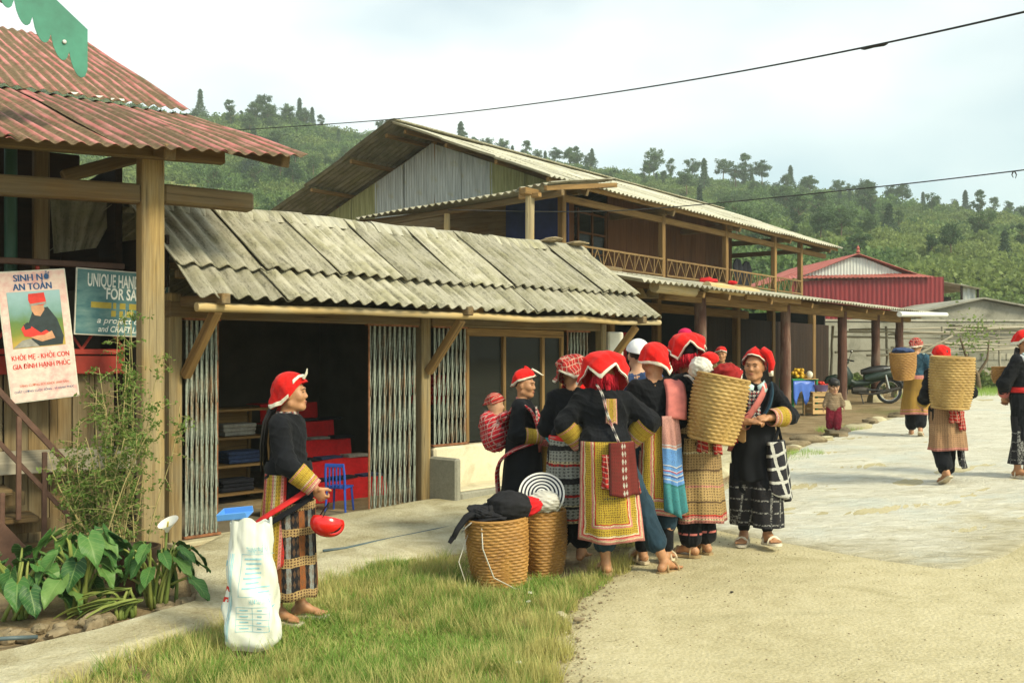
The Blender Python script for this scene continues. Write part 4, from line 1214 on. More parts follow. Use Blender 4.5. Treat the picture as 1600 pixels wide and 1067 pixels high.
# window beside the gable corner
for x in (wx0, (wx0 + wx1) / 2, wx1): beam('window_bar', (x, 4.97, 3.5), (x, 4.97, 5.0), .05, .05, MAT['door_wood'], h2)
for z in (3.55, 4.0, 4.45, 4.9): beam('window_bar', (wx0, 4.965, z), (wx1, 4.965, z), .045, .045, MAT['door_wood'], h2)
MB().box(((wx0 + wx1) / 2, 5.0, 4.25), (wx1 - wx0 - .04, .01, 1.45), ch=.002).build('window_pane', MAT['window_glass'], h2)
beam('upper_wall', (xw, 5.05, 4.4), (xw, 10.6, 4.4), .05, 2.1, MAT['door_wood'], h2)
beam('rear_wall', (-5.0, 10.6, 4.3), (xw, 10.6, 4.3), .08, 2.0, MAT['door_wood'], h2)
beam('rear_wall', (-5.0, 10.6, 1.6), (xr, 10.6, 1.6), .1, 3.2, MAT['dark_wood'], h2)
beam('gable_side_wall', (-5.0, 3.8, 1.7), (-5.0, 10.5, 1.7), .06, 3.1, MAT['dark_wood'], h2)
beam('gable_side_wall', (-5.0, 5.05, 4.25), (-5.0, 10.5, 4.25), .06, 1.7, MAT['old_wood'], h2)
for x in (5.2, 8.3):
    beam('upper_post', (x, 10.5, 3.3), (x, 10.5, 5.05), .15, .15, GW, h2)
    beam('lower_post', (x, 10.5, .4), (x, 10.5, 3.24), .2, .2, GW, h2)
    beam('lower_post', (x, 3.85, .4), (x, 3.85, 3.24), .2, .2, GW, h2)
MB().box((-5.06, 4.55, 4.2), (.012, 1.6, 1.3), ch=.003).build('blue_sheet', MAT['blue_sheet'], h2)
# main roof
GY, GZ = 7.31, 6.56
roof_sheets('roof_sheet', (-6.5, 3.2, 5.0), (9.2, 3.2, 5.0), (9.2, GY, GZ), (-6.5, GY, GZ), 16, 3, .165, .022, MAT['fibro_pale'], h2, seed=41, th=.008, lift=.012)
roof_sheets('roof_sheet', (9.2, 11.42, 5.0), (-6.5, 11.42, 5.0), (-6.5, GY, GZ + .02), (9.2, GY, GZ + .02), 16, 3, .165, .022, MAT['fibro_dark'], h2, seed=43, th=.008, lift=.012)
beam('ridge_cap', (-6.52, GY, GZ + .075), (9.2, GY, GZ + .075), .26, .03, MAT['fibro_roof'], h2)
sl = (GZ - 5.0) / (GY - 3.2)
for y in (3.35, 4.6, 5.9, 7.05, 7.6, 8.7, 10.0, 11.25):
    z = 5.0 + sl * (y - 3.2 if y < GY else 11.42 - y) - .085
    beam('purlin', (-6.35, y, z), (9.1, y, z), .075, .085, GW, h2)
for x in (-5.05, -1.5, 2.0, 5.3, 8.4):
    beam('rafter', (x, 3.3, 4.87), (x, GY, GZ - .19), .08, .13, OW, h2); beam('rafter', (x, 11.3, 4.87), (x, GY, GZ - .19), .08, .13, OW, h2)
    beam('tie_beam', (x, 3.5, 4.93), (x, 11.1, 4.93), .09, .14, OW, h2)
beam('king_post', (-5.1, GY, 4.95), (-5.1, GY, GZ - .15), .14, .14, GW, h2)
beam('gable_brace', (-5.12, GY - .9, GZ - .75), (-5.12, GY, GZ - .28), .06, .14, OW, h2); beam('gable_brace', (-5.12, GY + .9, GZ - .75), (-5.12, GY, GZ - .28), .06, .14, OW, h2)
# gable filled with old corrugated iron
n = NT('zinc'); uv = n.tc('UV')
c = n.ramp(n.noise(n.map(uv, (20, 1.2, 1)), 1.0, 5), [(.3, (.26, .28, .26)), (.7, (.50, .53, .51))])
c = n.mix(n.ramp(n.noise(uv, 2.0, 5), [(.55, 0.0), (.7, .8)]), c, (.30, .27, .10))
MAT['zinc'] = n.done(c, .5, .35, .4)
n = NT('zinc_moss'); uv = n.tc('UV')
c = n.ramp(n.noise(n.map(uv, (20, 1.2, 1)), 1.0, 5), [(.3, (.20, .21, .08)), (.7, (.42, .42, .22))])
MAT['zinc_moss'] = n.done(c, .7, .1, .3)
y = 3.9; k = 0
while y < 10.8:
    w = .86; ya, yb = y, min(y + w + .06, 10.9)
    top = lambda q: 5.0 + sl * (q - 3.2 if q < GY else 11.42 - q) - .07 - .12
    z0 = 4.86
    if top(ya) > z0 + .05 or top(yb) > z0 + .05:
        xo = -5.16 - .012 * (k % 2)
        if ya < GY < yb: segs = [(ya, GY), (GY, yb)]
        else: segs = [(ya, yb)]
        for (p, q_) in segs:
            roof_sheets('gable_sheet', (xo, q_, z0), (xo, p, z0), (xo, p, max(top(p), z0 + .02)), (xo, q_, max(top(q_), z0 + .02)), 1, 1, .076, .009, MAT['zinc_moss' if k in (0, 1, 6, 7) else 'zinc'], h2, th=.003, seed=k, samples=6)
    y += w; k += 1
# lean-to over the gable-end terrace
EA = F2.loc(at(862, 288, 17.2)); EB = F2.loc(at(556, 342, 20.1))
TA = np.array([-5.2, EA[1] + .15, EA[2] + .42]); TB = np.array([-5.2, EB[1], EB[2] + .46])
roof_sheets('lean_to_sheet', EB, EA, TA, TB, 6, 1, .165, .024, MAT['fibro_roof'], h2, seed=51, th=.008, wild=.003)
beam('lean_to_beam', EB + np.array([.35, 0, -.10]), EA + np.array([.35, 0, -.10]), .09, .11, OW, h2)
beam('lean_to_rafter', EA + np.array([-.02, .12, -.06]), TA + np.array([0, .0, -.1]), .07, .09, GW, h2)
q = F2.on(828, 320, EA[1] + .35)
pole('terrace_post', (q[0], EA[1] + .35, .2), (q[0], EA[1] + .35, EA[2] - .17), .085, .075, MAT['bamboo'], h2, 12, .004, 3)
beam('post_capital', (q[0] - .22, EA[1] + .35, EA[2] - .13), (q[0] + .22, EA[1] + .35, EA[2] - .13), .16, .12, GW, h2)
beam('post_capital', (q[0], EA[1] + .13, EA[2] - .19), (q[0], EA[1] + .57, EA[2] - .19), .10, .08, GW, h2)
q2 = EB * .55 + EA * .45
pole('terrace_post', (q2[0] + .3, q2[1], .2), (q2[0] + .3, q2[1], q2[2] - .14), .07, .06, MAT['bamboo'], h2, 12, .004, 5)
beam('terrace_floor', (-6.2, EA[1] + .1, 3.30), (-6.2, EB[1], 3.30), 2.3, .1, MAT['old_wood'], h2)
# clothes drying on the balcony, red cloths on the rail, baskets
def hung_coat(px, py, yl, label, mat, h=.75):
    p = F2.on(px, py, yl); b = MB()
    P = np.zeros((9, 9, 3))
    for i in range(9):
        for j in range(9):
            u = i / 8 - .5; w = .2 + .16 * min(1, j / 2.0) + .02 * j / 8
            P[i, j] = (u * w * 1.4, .035 * math.cos(u * 9) + .02 * math.sin(j + i), -h * j / 8 - .08 * abs(u) * (1 if j == 0 else .3))
    o = b.shell(P, .05).build('hung_coat', mat, None, loc=F2.world(p), rot=(0, 0, F2.a))
    tag(o, label, 'coat'); return o
hung_coat(1152, 404, 4.2, 'dark coat hung on the balcony, partly behind a post', MAT['cloth_dark'], .8)
hung_coat(1166, 408, 4.2, 'black jacket hung at the open end of the balcony', MAT['cloth_dark'], .72)
def cloth_heap(px, py, yl, label, mat, s, fr=F2, seed=1, name='cloth_heap', cat='cloth'):
    p = fr.on(px, py, yl)
    o = link(name, rock(seed, s, mat, name), None, fr.world(p), (0, 0, fr.a + .3)); tag(o, label, cat); return o
cloth_heap(1105, 440, 3.5, 'red cloth heaped on the porch roof by the balcony, larger of two', MAT['cloth_red'], (.32, .2, .12), seed=4)
cloth_heap(1144, 442, 3.5, 'small red cloth on the porch roof by the balcony', MAT['cloth_red'], (.14, .12, .05), seed=5)
cloth_heap(953, 423, 3.45, 'white folded cloth at the near end of the balcony edge', MAT['cloth_white'], (.26, .2, .05), seed=6)
for i, px in enumerate((998, 1019)):
    p = F2.on(px, 466, 1.6)
    b = MB().lathe([(.02, .24), (.05, .22), (.10, .12), (.17, 0), (.16, 0), (.09, .12), (.03, .2)], 16)
    o = b.build('hanging_bell_basket', MAT['bamboo'], None, loc=F2.world(p)); tag(o, ['left bell-shaped basket hung under the porch roof', 'right bell-shaped basket hung under the porch roof'][i], 'basket')
# ------------------------------------------------------------------ red shed, grey walls and fence beyond the porch
FS = Frame(12.37, 42.0, 0.0, 6)
sh = thing('red_shed', 'dark red corrugated shed with pale gable beyond the porch', 'shed', FS.o, FS.a)
n = NT('red_sheet'); uv = n.tc('UV')
c = n.ramp(n.noise(n.map(uv, (9, 1, 1)), 1.0, 4), [(.3, (.15, .010, .015)), (.7, (.235, .018, .023))])
MAT['red_sheet'] = n.done(c, .5, .1, .4)
n = NT('red_sheet_roof'); uv = n.tc('UV')
c = n.ramp(n.noise(uv, 1.3, 4), [(.3, (.30, .07, .055)), (.7, (.42, .13, .10))])
MAT['red_sheet_roof'] = n.done(c, .6, .05, .3)
n = NT('pale_sheet'); uv = n.tc('UV')
c = n.ramp(n.noise(n.map(uv, (9, 1, 1)), 1.0, 4), [(.3, (.42, .46, .44)), (.7, (.58, .62, .60))])
MAT['pale_sheet'] = n.done(c, .5, .2, .4)
xe = FS.on(1474, 460, 0)[0]; zt_ = FS.on(1350, 437, 0)[2]
roof_sheets('wall_sheet', (-.6, 0, .6), (xe, 0, .6), (xe, 0, zt_ + .15), (-.6, 0, zt_ - .1), 7, 1, .2, .022, MAT['red_sheet'], sh, th=.004, samples=6)
roof_sheets('wall_sheet', (xe, 0, .6), (xe, 7, .6), (xe, 7, zt_), (xe, 0, zt_), 4, 1, .2, .022, MAT['red_sheet'], sh, th=.004, samples=6)
ap = FS.on(1338, 399, .45); gl = FS.on(1250, 432, .45); gr = FS.on(1408, 427, .45)
# gable triangle in narrow sheets
for k in range(8):
    t0, t1 = k / 8, (k + 1) / 8
    xa, xb = gl[0] + (gr[0] - gl[0]) * t0, gl[0] + (gr[0] - gl[0]) * t1
    top = lambda x: (gl[2] + (ap[2] - gl[2]) * (x - gl[0]) / (ap[0] - gl[0])) if x < ap[0] else (ap[2] + (gr[2] - ap[2]) * (x - ap[0]) / (gr[0] - ap[0]))
    zb = gl[2] - .02
    roof_sheets('gable_sheet', (xa, .45, zb), (xb, .45, zb), (xb, .45, max(top(xb), zb + .02)), (xa, .45, max(top(xa), zb + .02)), 1, 1, .14, .015, MAT['pale_sheet'], sh, th=.003, samples=6)
# pent strip over the wall, main roof slopes, ridge finials
roof_sheets('pent_sheet', (-.8, -.25, zt_ + .0), (xe - .5, -.25, zt_ + .12), (gr[0] + .6, .45, gr[2] - .0), (gl[0] - .5, .45, gl[2] + .0), 4, 1, .2, .02, MAT['red_sheet_roof'], sh, th=.004, samples=6)
rE = FS.on(1447, 433, .2)
roof_sheets('roof_sheet', (rE[0] + .25, 8, rE[2] - .05), (rE[0] + .25, .2, rE[2] - .05), (ap[0], .2, ap[2] + .06), (ap[0], 8, ap[2] + .06), 5, 1, .2, .02, MAT['red_sheet_roof'], sh, th=.004, samples=6)
roof_sheets('roof_sheet', (gl[0] - .3, .2, gl[2] - .08), (gl[0] - .3, 8, gl[2] - .08), (ap[0], 8, ap[2] + .06), (ap[0], .2, ap[2] + .06), 5, 1, .2, .02, MAT['red_sheet_roof'], sh, th=.004, samples=6)
for y, s in ((.3, .1), (3.2, .09)): MB().lathe([(0, -.1), (s, 0), (s * .5, s), (s * .8, s * 1.6), (0, s * 3)], 8).build('finial', MAT['red_sheet_roof'], sh, loc=(ap[0] + (.0 if y < 1 else .9), y, ap[2] + (.12 if y < 1 else -.1)))
# open lean-to at its right
le = FS.on(1532, 452, .3); lb = FS.on(1530, 490, .3)
roof_sheets('lean_to_sheet', (le[0], .2, le[2]), (le[0], 5, le[2]), (rE[0] + .2, 5, rE[2] - .1), (rE[0] + .2, .2, rE[2] - .1), 3, 1, .2, .02, MAT['fibro_pale'], sh, th=.006, samples=6)
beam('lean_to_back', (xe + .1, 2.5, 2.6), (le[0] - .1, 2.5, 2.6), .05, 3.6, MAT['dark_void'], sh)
x5 = FS.on(1503, 470, .4)[0]
roof_sheets('lean_to_wall', (x5, .5, .8), (le[0] - .12, .5, .8), (le[0] - .12, .5, le[2] + .05), (x5, .5, le[2] + .25), 2, 1, .2, .02, MAT['zinc'], sh, th=.004, samples=6)
beam('lean_to_post', (le[0] - .1, .35, .6), (le[0] - .1, .35, le[2]), .08, .08, MAT['dark_wood'], sh)
beam('lean_to_post', (x5 - .05, .35, .6), (x5 - .05, .35, le[2] + .2), .08, .08, MAT['dark_wood'], sh)
o = MB().lathe([(0, 0), (.34, .0), (.36, .1), (.36, .5), (.2, .62), (0, .66)], 18).build('water_tank', MAT['silver'], None, loc=at(1265, 447, 44) + np.array([0, 0, .0])); 
tk = o; tag(o, 'small round metal water tank left of the red shed', 'tank')
st_ = beam('tank_stand', (0, 0, -1.5), (0, 0, -3.6), .5, .5, MAT['concrete_grey'], tk)
st_.matrix_local = Matrix.Translation((0, 0, -1.82))
# long rendered wall and low grey building
wl = thing('grey_wall', 'long weathered grey rendered wall behind the porch and motorcycle', 'wall', (10.0, 33.0, 0), R(4))
beam('wall_body', (-.5, 0, 1.45), (15, 0, 1.45), .22, 2.75, MAT['concrete_grey'], wl)
beam('coping', (-.52, 0, 2.86), (15, 0, 2.86), .30, .07, MAT['block'], wl)
beam('coping', (4.6, -.2, 2.70), (15, -.2, 2.70), .5, .05, MAT['fibro_roof'], wl)
gb = thing('grey_building', 'low grey concrete building with a shallow gable right of the red shed', 'building', (15.2, 37.0, 0), R(4))
b = MB(); pr = [(-.2, .5), (6.6, .5), (6.6, 3.05), (2.3, 3.78), (-.2, 3.28)]
b.add([(x, 0, z) for x, z in pr] + [(x, 5, z) for x, z in pr], [(4, 3, 2, 1, 0), (5, 6, 7, 8, 9), (0, 1, 6, 5), (1, 2, 7, 6), (4, 0, 5, 9)]); 
b.add([(x, y, z) for y in (0, 5) for x, z in pr], [(0, 1, 2, 3, 4)][:0])
b.build('building_wall', MAT['concrete_grey'], gb, smooth=None)
for (xa, za), (xb, zb) in (((-.45, 3.25), (2.3, 3.84)), ((2.3, 3.84), (6.8, 3.06))):
    P = np.array([[(xa, -.25, za), (xa, 5.2, za)], [(xb, -.25, zb), (xb, 5.2, zb)]])
    MB().shell(P, .06).build('roof_slab', MAT['concrete_grey'], gb, smooth=None)
# block wall: each block a piece
bw = thing('block_wall', 'low wall of bare concrete blocks at the roadside beyond the porch', 'wall', (11.3, 27.0, 0), R(14))
me = MB().box((0, 0, 0), (.385, .16, .19), ch=.008).mesh('block', MAT['block'])
for j in range(7):
    for i in range(17):
        x = i * .40 + (.2 if j % 2 else 0); z = .62 + j * .205
        if j == 6 and (i % 5 in (1, 2) or i > 12): continue
        link('block', me, bw, (x, np.random.default_rng(i * 9 + j).normal(0, .006), z), (0, 0, np.random.default_rng(i + j * 31).normal(0, .012)))
beam('mortar_core', (-.1, .02, 1.05), (6.9, .02, 1.05), .11, 1.15, MAT['concrete_grey'], bw)
# bamboo rails stacked along the top: each pole a part
bf = thing('bamboo_fence', 'fence of long grey bamboo poles tied to stakes above the block wall', 'fence', (8.6, 26.0, 0), R(12))
rq = np.random.default_rng(12)
for k in range(13):
    x0 = rq.uniform(-.6, 4.5); L = rq.uniform(3.0, 5.5); z = 1.75 + rq.uniform(-.2, .65)
    pole('bamboo_pole', (x0, rq.uniform(-.15, .15), z + rq.uniform(-.12, .12)), (x0 + L, rq.uniform(-.15, .15), z + rq.uniform(-.1, .35)), .026, .018, MAT['grey_plank'], bf, 8, .01, k)
for x in (-.3, 1.4, 3.0, 4.8, 6.6, 8.4): pole('stake', (x, .05, .4), (x + rq.uniform(-.1, .1), .05, 2.45), .035, .03, MAT["grey_plank"], bf, 8, .008, int(abs(x) * 10))
pole('bamboo_pole', (1.0, -.3, 1.2), (3.1, -.25, 2.2), .05, .04, MAT['grey_plank'], bf, 8, .01, 99)
# weeds and bushes round the wall
def roadside_bush(px, py, Y, s, label, seed, mat='leaf_hill'):
    p = at(px, py, Y); z = float(zg(p[0], p[1]))
    t = thing('weed_bush', label, 'bush', (p[0], p[1], z - .05), seed * 1.3, 'weeds by the block wall', s)
    link('crown', crown_mesh('crown', 'bush', 500 + seed, MAT[mat], 900), t)
    b = MB()
    for k in range(5): b.tube([(0, 0, -.1), (.25 * math.cos(k * 1.3), .25 * math.sin(k * 1.3), .6)], [.03, .01], 5)
    b.build('stem', MAT['twig'], t)
for i, a in enumerate(((1330, 600, 29, .75, 'yellow-green weeds behind the first porch post past the dark wall'), (1352, 600, 28.5, .6, 'low weeds behind the parked motorcycle'), (1408, 598, 28, .85, 'weeds between porch post and bamboo fence'), (1450, 590, 27, .8, 'leafy weeds behind the woman with a back basket'),
        (1518, 585, 26.4, .75, 'bushy weeds against the block wall'), (1552, 580, 26.2, .9, 'tall weeds at the right end of the block wall'), (1590, 590, 26, .8, 'weeds behind the woman at the picture edge'), (1640, 590, 25, 1.0, 'weeds beside the road past the picture edge'))):
    roadside_bush(*a[:4], a[4], i)
# a gnarled sapling by the wall
sp_ = thing('sapling', 'bare twisted sapling leaning before the block wall', 'tree', at(1530, 597, 25.5) * np.array([1, 1, 0]) + np.array([0, 0, .78]))
MB().tube([(0, 0, 0), (-.05, 0, .4), (-.3, 0, .8), (-.5, 0, 1.35)], [.07, .06, .045, .02], 7).build('trunk', MAT['bark'], sp_, smooth=60)
MB().tube([(-.05, 0, .4), (.2, 0, .8), (.25, 0, 1.3)], [.045, .03, .015], 7).build('branch', MAT['bark'], sp_, smooth=60)
V, Fq = quads_cloud(np.random.default_rng(2).normal(0, .28, (300, 3)) + np.array([-.15, 0, 1.45]), .09, np.random.default_rng(4))
link('crown', fast_mesh('crown', V, Fq, MAT['leaf_hill']), sp_)
# ------------------------------------------------------------------ overhead cables
def cable(name, label, pts, r, extra=None):
    t = thing(name, label, 'cable', pts[0])
    P = np.array(pts) - np.array(pts[0])
    tt = np.linspace(0, 1, 60); q = np.linspace(0, 1, len(P))
    C = np.stack([np.interp(tt, q, P[:, k]) for k in range(3)], -1)
    for _ in range(30): C[1:-1] = (C[:-2] + C[2:] + 2 * C[1:-1]) / 4
    MB().tube(C, r, 6).build('wire', MAT['rubber'], t, smooth=180)
    if extra: extra(t, np.array(pts[0]))
    return t
def splice(t, o):
    c = at(1366, 73, 9.35) - o; d = at(1390, 68, 9.2) - at(1342, 78, 9.5); d /= np.linalg.norm(d)
    MB().tube([c - d * .15, c - d * .11, c, c + d * .11, c + d * .15], [.006, .017, .013, .018, .006], 8).build('splice', MAT['rubber'], t, smooth=60)
cable('overhead_cable', 'thick black overhead cable with a taped splice crossing the sky', [at(-100, 235, 30), at(370, 203, 24), at(640, 188, 19), at(900, 155, 15), at(1120, 120, 12), at(1366, 73, 9.35), at(1600, 20, 7.6), at(2000, -75, 5.6)], .0095, splice)
def clamp(t, o):
    c = at(1583, 268, 14.0) - o
    MB().tube([c, c + np.array([-.02, 0, -.05]), c + np.array([.0, 0, -.09])], [.012, .008, .005], 6).build('clamp', MAT['iron'], t)
    MB().tube([c + np.array([.02, 0, 0]), c + np.array([.045, 0, -.05]), c + np.array([.03, 0, -.1])], [.012, .008, .005], 6).build('clamp', MAT['iron'], t)
cable('overhead_cable', 'thin lower overhead cable with a hooked clamp near its right end', [at(700, 328, 17.3), at(940, 334, 17.6), at(1120, 318, 17), at(1300, 300, 16.2), at(1450, 284, 15), at(1583, 268, 14), at(1760, 246, 12.8)], .009, clamp)
# ------------------------------------------------------------------ lettering
def text_mesh(body, size, mat, name='lettering', extrude=.0008, width=None, shear=0.0, bold=0.0, align='CENTER'):
    cu = bpy.data.curves.new(name, 'FONT'); cu.body = body; cu.size = size; cu.align_x = align; cu.align_y = 'CENTER'
    cu.extrude = extrude; cu.shear = shear; cu.offset = bold; cu.resolution_u = 3
    ob = bpy.data.objects.new(name, cu); COL.objects.link(ob)
    dg = bpy.context.evaluated_depsgraph_get(); dg.update()
    me = bpy.data.meshes.new_from_object(ob.evaluated_get(dg))
    bpy.data.objects.remove(ob); bpy.data.curves.remove(cu)
    V = np.zeros(len(me.vertices) * 3); me.vertices.foreach_get('co', V); V = V.reshape(-1, 3)
    if width:
        w = V[:, 0].max() - V[:, 0].min(); V[:, 0] *= width / w
    V = np.stack([V[:, 0], -V[:, 2], V[:, 1]], -1)          # stand it up, facing local -Y
    me.vertices.foreach_set('co', V.astype(np.float32).ravel()); me.materials.clear(); me.materials.append(mat); me.update()
    return me
for nm, c in (('ink_blue', (.03, .09, .22)), ('ink_red', (.55, .03, .02)), ('ink_white', (.80, .82, .78)), ('ink_yellow', (.45, .36, .06)), ('ink_cyan', (.30, .54, .60)), ('ink_orange', (.55, .12, .05))):
    plain(nm, c, .7, .12, 40, 0)

def poly(b, pts, y, mat):
    b.add([(p[0], y, p[1]) for p in pts], [tuple(range(len(pts)))], mat)

# ---------------- the health poster
pc = F0.on(60, 524, .50)
ps = thing('poster', 'pink framed health poster of a mother nursing a baby, hung at the porch', 'poster', F0.world(pc), F0.a)
ps.rotation_euler = (0, R(-6.3), F0.a)
n = NT('poster_pink'); v = n.tc('Object')
c = n.ramp(n.noise(v, 16, 5, .7), [(.35, (.66, .33, .32)), (.6, (.74, .56, .50))]); c = n.mix(n.ramp(n.noise(v, 3, 3), [(.4, 0.0), (.7, .6)]), c, (.74, .66, .56))
MAT['poster_pink'] = n.done(c, .55, spec=.4)
n = NT('poster_scene'); z = n.sep(n.tc('Object'))[2]
c = n.ramp(n.ma('MULTIPLY_ADD', n.noise(n.tc('Object'), 14, 5), .10, n.ma('ADD', z, .1)), [(0.02, (.50, .34, .08)), (.10, (.42, .30, .05)), (.17, (.18, .22, .03)), (.26, (.10, .19, .05)), (.34, (.16, .30, .28)), (.48, (.30, .48, .52))])
MAT['poster_scene'] = n.done(c, .55, spec=.4)
w, h = .505, 1.03
MB().box((0, 0, 0), (w, .012, h), ch=.003).build('backing', MAT['cloth_white'], ps)
MB().box((0, -.007, 0), (w - .02, .004, h - .02), ch=.0005).build('print', MAT['poster_pink'], ps)
MB().box((0, -.0105, .13), (w - .12, .003, .44), ch=.0005).build('picture', MAT['poster_scene'], ps)
plain('skin_print', (.52, .27, .15), .6, .2, 20, 0); plain('hat_print', (.60, .04, .03), .6, .2, 20, 0); plain('jacket_print', (.022, .035, .04), .6, .3, 20, 0)
b = MB(); y = -.0125
poly(b, [(-.02, .20), (.09, .22), (.15, .12), (.185, -.02), (.17, -.085), (-.10, -.085), (-.02, .02), (-.07, .08)][::-1], y, 0)
poly(b, [(-.04, .33), (.075, .335), (.085, .25), (.06, .235), (-.03, .235), (-.045, .28)][::-1], y - .001, 1)
poly(b, [(-.03, .235), (.06, .235), (.065, .2), (.03, .15), (-.01, .16), (-.03, .2)][::-1], y - .0015, 2)
poly(b, [(-.04, .25), (.085, .262), (.085, .245), (-.04, .232)][::-1], y - .002, 3)
poly(b, [(-.12, .06), (-.09, .10), (-.06, .09), (.02, .02), (.06, .04), (.10, .0), (.02, -.05), (-.05, -.01), (-.10, .0)][::-1], y - .002, 1)
poly(b, [(-.10, .09), (-.07, .11), (-.04, .09), (-.05, .06), (-.09, .05)][::-1], y - .0025, 0)
poly(b, [(-.06, -.01), (.02, -.05), (.12, -.03), (.10, .03), (.04, .0), (-.01, -.0)][::-1], y - .003, 2)
poly(b, [(-.19, -.085), (-.12, -.03), (-.06, -.02), (.0, -.085)][::-1], y - .0015, 3)
b.build('figure_print', [MAT['jacket_print'], MAT['hat_print'], MAT['skin_print'], MAT['cloth_grey']], ps, smooth=None)
for body, sz, m, x, zz, ww, bo in (('SINH NỞ', .075, 'ink_blue', 0, .455, .26, 0), ('AN TOÀN', .075, 'ink_blue', 0, .385, .28, 0), ('KHỎE MẸ - KHỎE CON', .055, 'ink_red', .0, -.165, .42, 0), ('GIA ĐÌNH HẠNH PHÚC', .055, 'ink_red', 0, -.235, .42, 0),
        ('TĂNG CƯỜNG SỨC KHỎE SINH SẢN', .026, 'ink_orange', 0, -.385, .36, 0), ('CHẤT LƯỢNG CUỘC SỐNG - VÌ HẠNH PHÚC', .024, 'ink_blue', 0, -.43, .44, 0)):
    me_ = text_mesh(body, sz, MAT[m], width=ww, bold=bo)
    for q_ in ((-.0025, 0, .0025) if sz > .07 else (-.001, .001) if sz > .04 else (0,)): link('lettering', me_, ps, (x + q_, -.0105 - abs(q_) * .05 + (.0001 if q_ > 0 else 0), zz))
# ---------------- the hand-painted sign
TL, TR_, BR_, BL_ = [F0.on(px, py, .66) for px, py in ((113, 417), (264, 430), (263, 529), (121, 523))]
cc = (TL + TR_ + BR_ + BL_) / 4; wv = (TR_ - TL + BR_ - BL_) / 2; w = float(np.linalg.norm(wv)); h = float(TL[2] - BL_[2] + TR_[2] - BR_[2]) / 2
sg = thing('painted_sign', 'hand-painted blue-green sign for handicrafts, partly behind the big post', 'sign', F0.world(cc))
sg.rotation_euler = (0, math.atan2(-wv[2], wv[0]), F0.a)
n = NT('sign_blue'); v = n.tc('Object')
c = n.ramp(n.noise(n.map(v, (2, 1, 6)), 3.0, 5, .6), [(.35, (.05, .16, .19)), (.62, (.14, .27, .27)), (.75, (.24, .36, .34))])
MAT['sign_blue'] = n.done(c, .6, spec=.35)
MB().box((0, 0, 0), (w, .02, h), ch=.003).build('frame', MAT['cloth_white'], sg)
MB().box((0, -.011, 0), (w - .022, .004, h - .022), ch=.0005).build('board', MAT['sign_blue'], sg)
for body, sz, m, x, zz, ww, sh_, bo in (('UNIQUE HANDICRAFTS', .15, 'ink_white', .03, h * .32, w * .84, 0, .003), ('FOR SALE', .13, 'ink_white', .02, h * .13, w * .42, 0, .003), ('a project of N', .07, 'ink_white', .01, -.27 * h, w * .58, .25, .001), ('and CRAFT LINK', .07, 'ink_white', 0, -.40 * h, w * .52, .25, .001)):
    link('lettering', text_mesh(body, sz, MAT[m], width=ww, shear=sh_, bold=bo), sg, (x, -.0135, zz))

for zz, segs in ((-.04, ((-.27, -.10), (-.085, -.06), (-.03, .02), (.05, .12), (.15, .24))), (-.16, ((-.10, -.06), (-.03, .0), (.03, .09)))):     # two faded, unreadable yellow lines
    for a_, b_ in segs: MB().box(((a_ + b_) / 2 * w / .8, -.0135, zz * h), ((b_ - a_) * w / .8, .001, .05), ch=.0003).build('faded_line', MAT['ink_yellow'], sg)
# ------------------------------------------------------------------ garden bed: broad-leaved plants
def leaf_mesh(name, kind, L, W, seed, mat):
    rq = np.random.default_rng(seed); nu, nv = 9, 12
    t = np.linspace(0, 1, nv)
    if kind == 'heart':
        wid = W * np.interp(t, [0, .08, .2, .38, .6, .8, 1], [.45, .8, 1.0, .96, .72, .40, .0])
    else:
        wid = W * np.interp(t, [0, .2, .5, .8, 1], [.5, .9, 1, .6, 0.02])
    droop = rq.uniform(.35, .75); wav = rq.uniform(0, 6)
    P = np.zeros((nu, nv, 3))
    for i in range(nu):
        s = i / (nu - 1) * 2 - 1
        lobe = -.22 * L * abs(s) * np.clip(1 - t * 5, 0, 1) if kind == 'heart' else 0
        P[i, :, 0] = s * wid * .5
        P[i, :, 1] = t * L * (1 - .18 * t * droop) + lobe
        P[i, :, 2] = -droop * L * .5 * t ** 2 + .10 * W * abs(s) ** 1.3 + .075 * W * np.sin(t * 11 + s * 3 + wav) * abs(s) + .03 * W * np.sin(t * 23 + wav * 2) * abs(s) ** 2 - .012 * L * (abs(s) < .13)
    return MB().shell(P, .0025).mesh(name, mat, 70)
def plant(name, label, base, specs, seed, kind='heart', cat='plant', mat='leaf_taro'):
    rq = np.random.default_rng(seed)
    t = thing(name, label, cat, base)
    for k, (dx, dy, z, L, W, yaw, pitch) in enumerate(specs):
        sx, sy = rq.normal(0, .03, 2)
        tip = np.array([dx, dy, z])
        P = [(sx, sy, -.02), (sx + dx * .25, sy + dy * .25, z * .5), (dx * .75, dy * .75, z * .92), tip]
        tt = np.linspace(0, 1, 9); q = np.linspace(0, 1, 4); C = np.stack([np.interp(tt, q, [p[i] for p in P]) for i in range(3)], -1)
        for _ in range(2): C[1:-1] = (C[:-2] + C[2:] + 2 * C[1:-1]) / 4
        MB().tube(C, np.linspace(.014, .006, 9), 6).build('stem', MAT['stem_green'], t, smooth=180)
        o = link('leaf', leaf_mesh('leaf', kind, L, W, seed * 50 + k, MAT[mat]), t, tip)
        o.rotation_euler = (R(pitch), R(rq.uniform(-15, 15)), R(yaw))
    return t
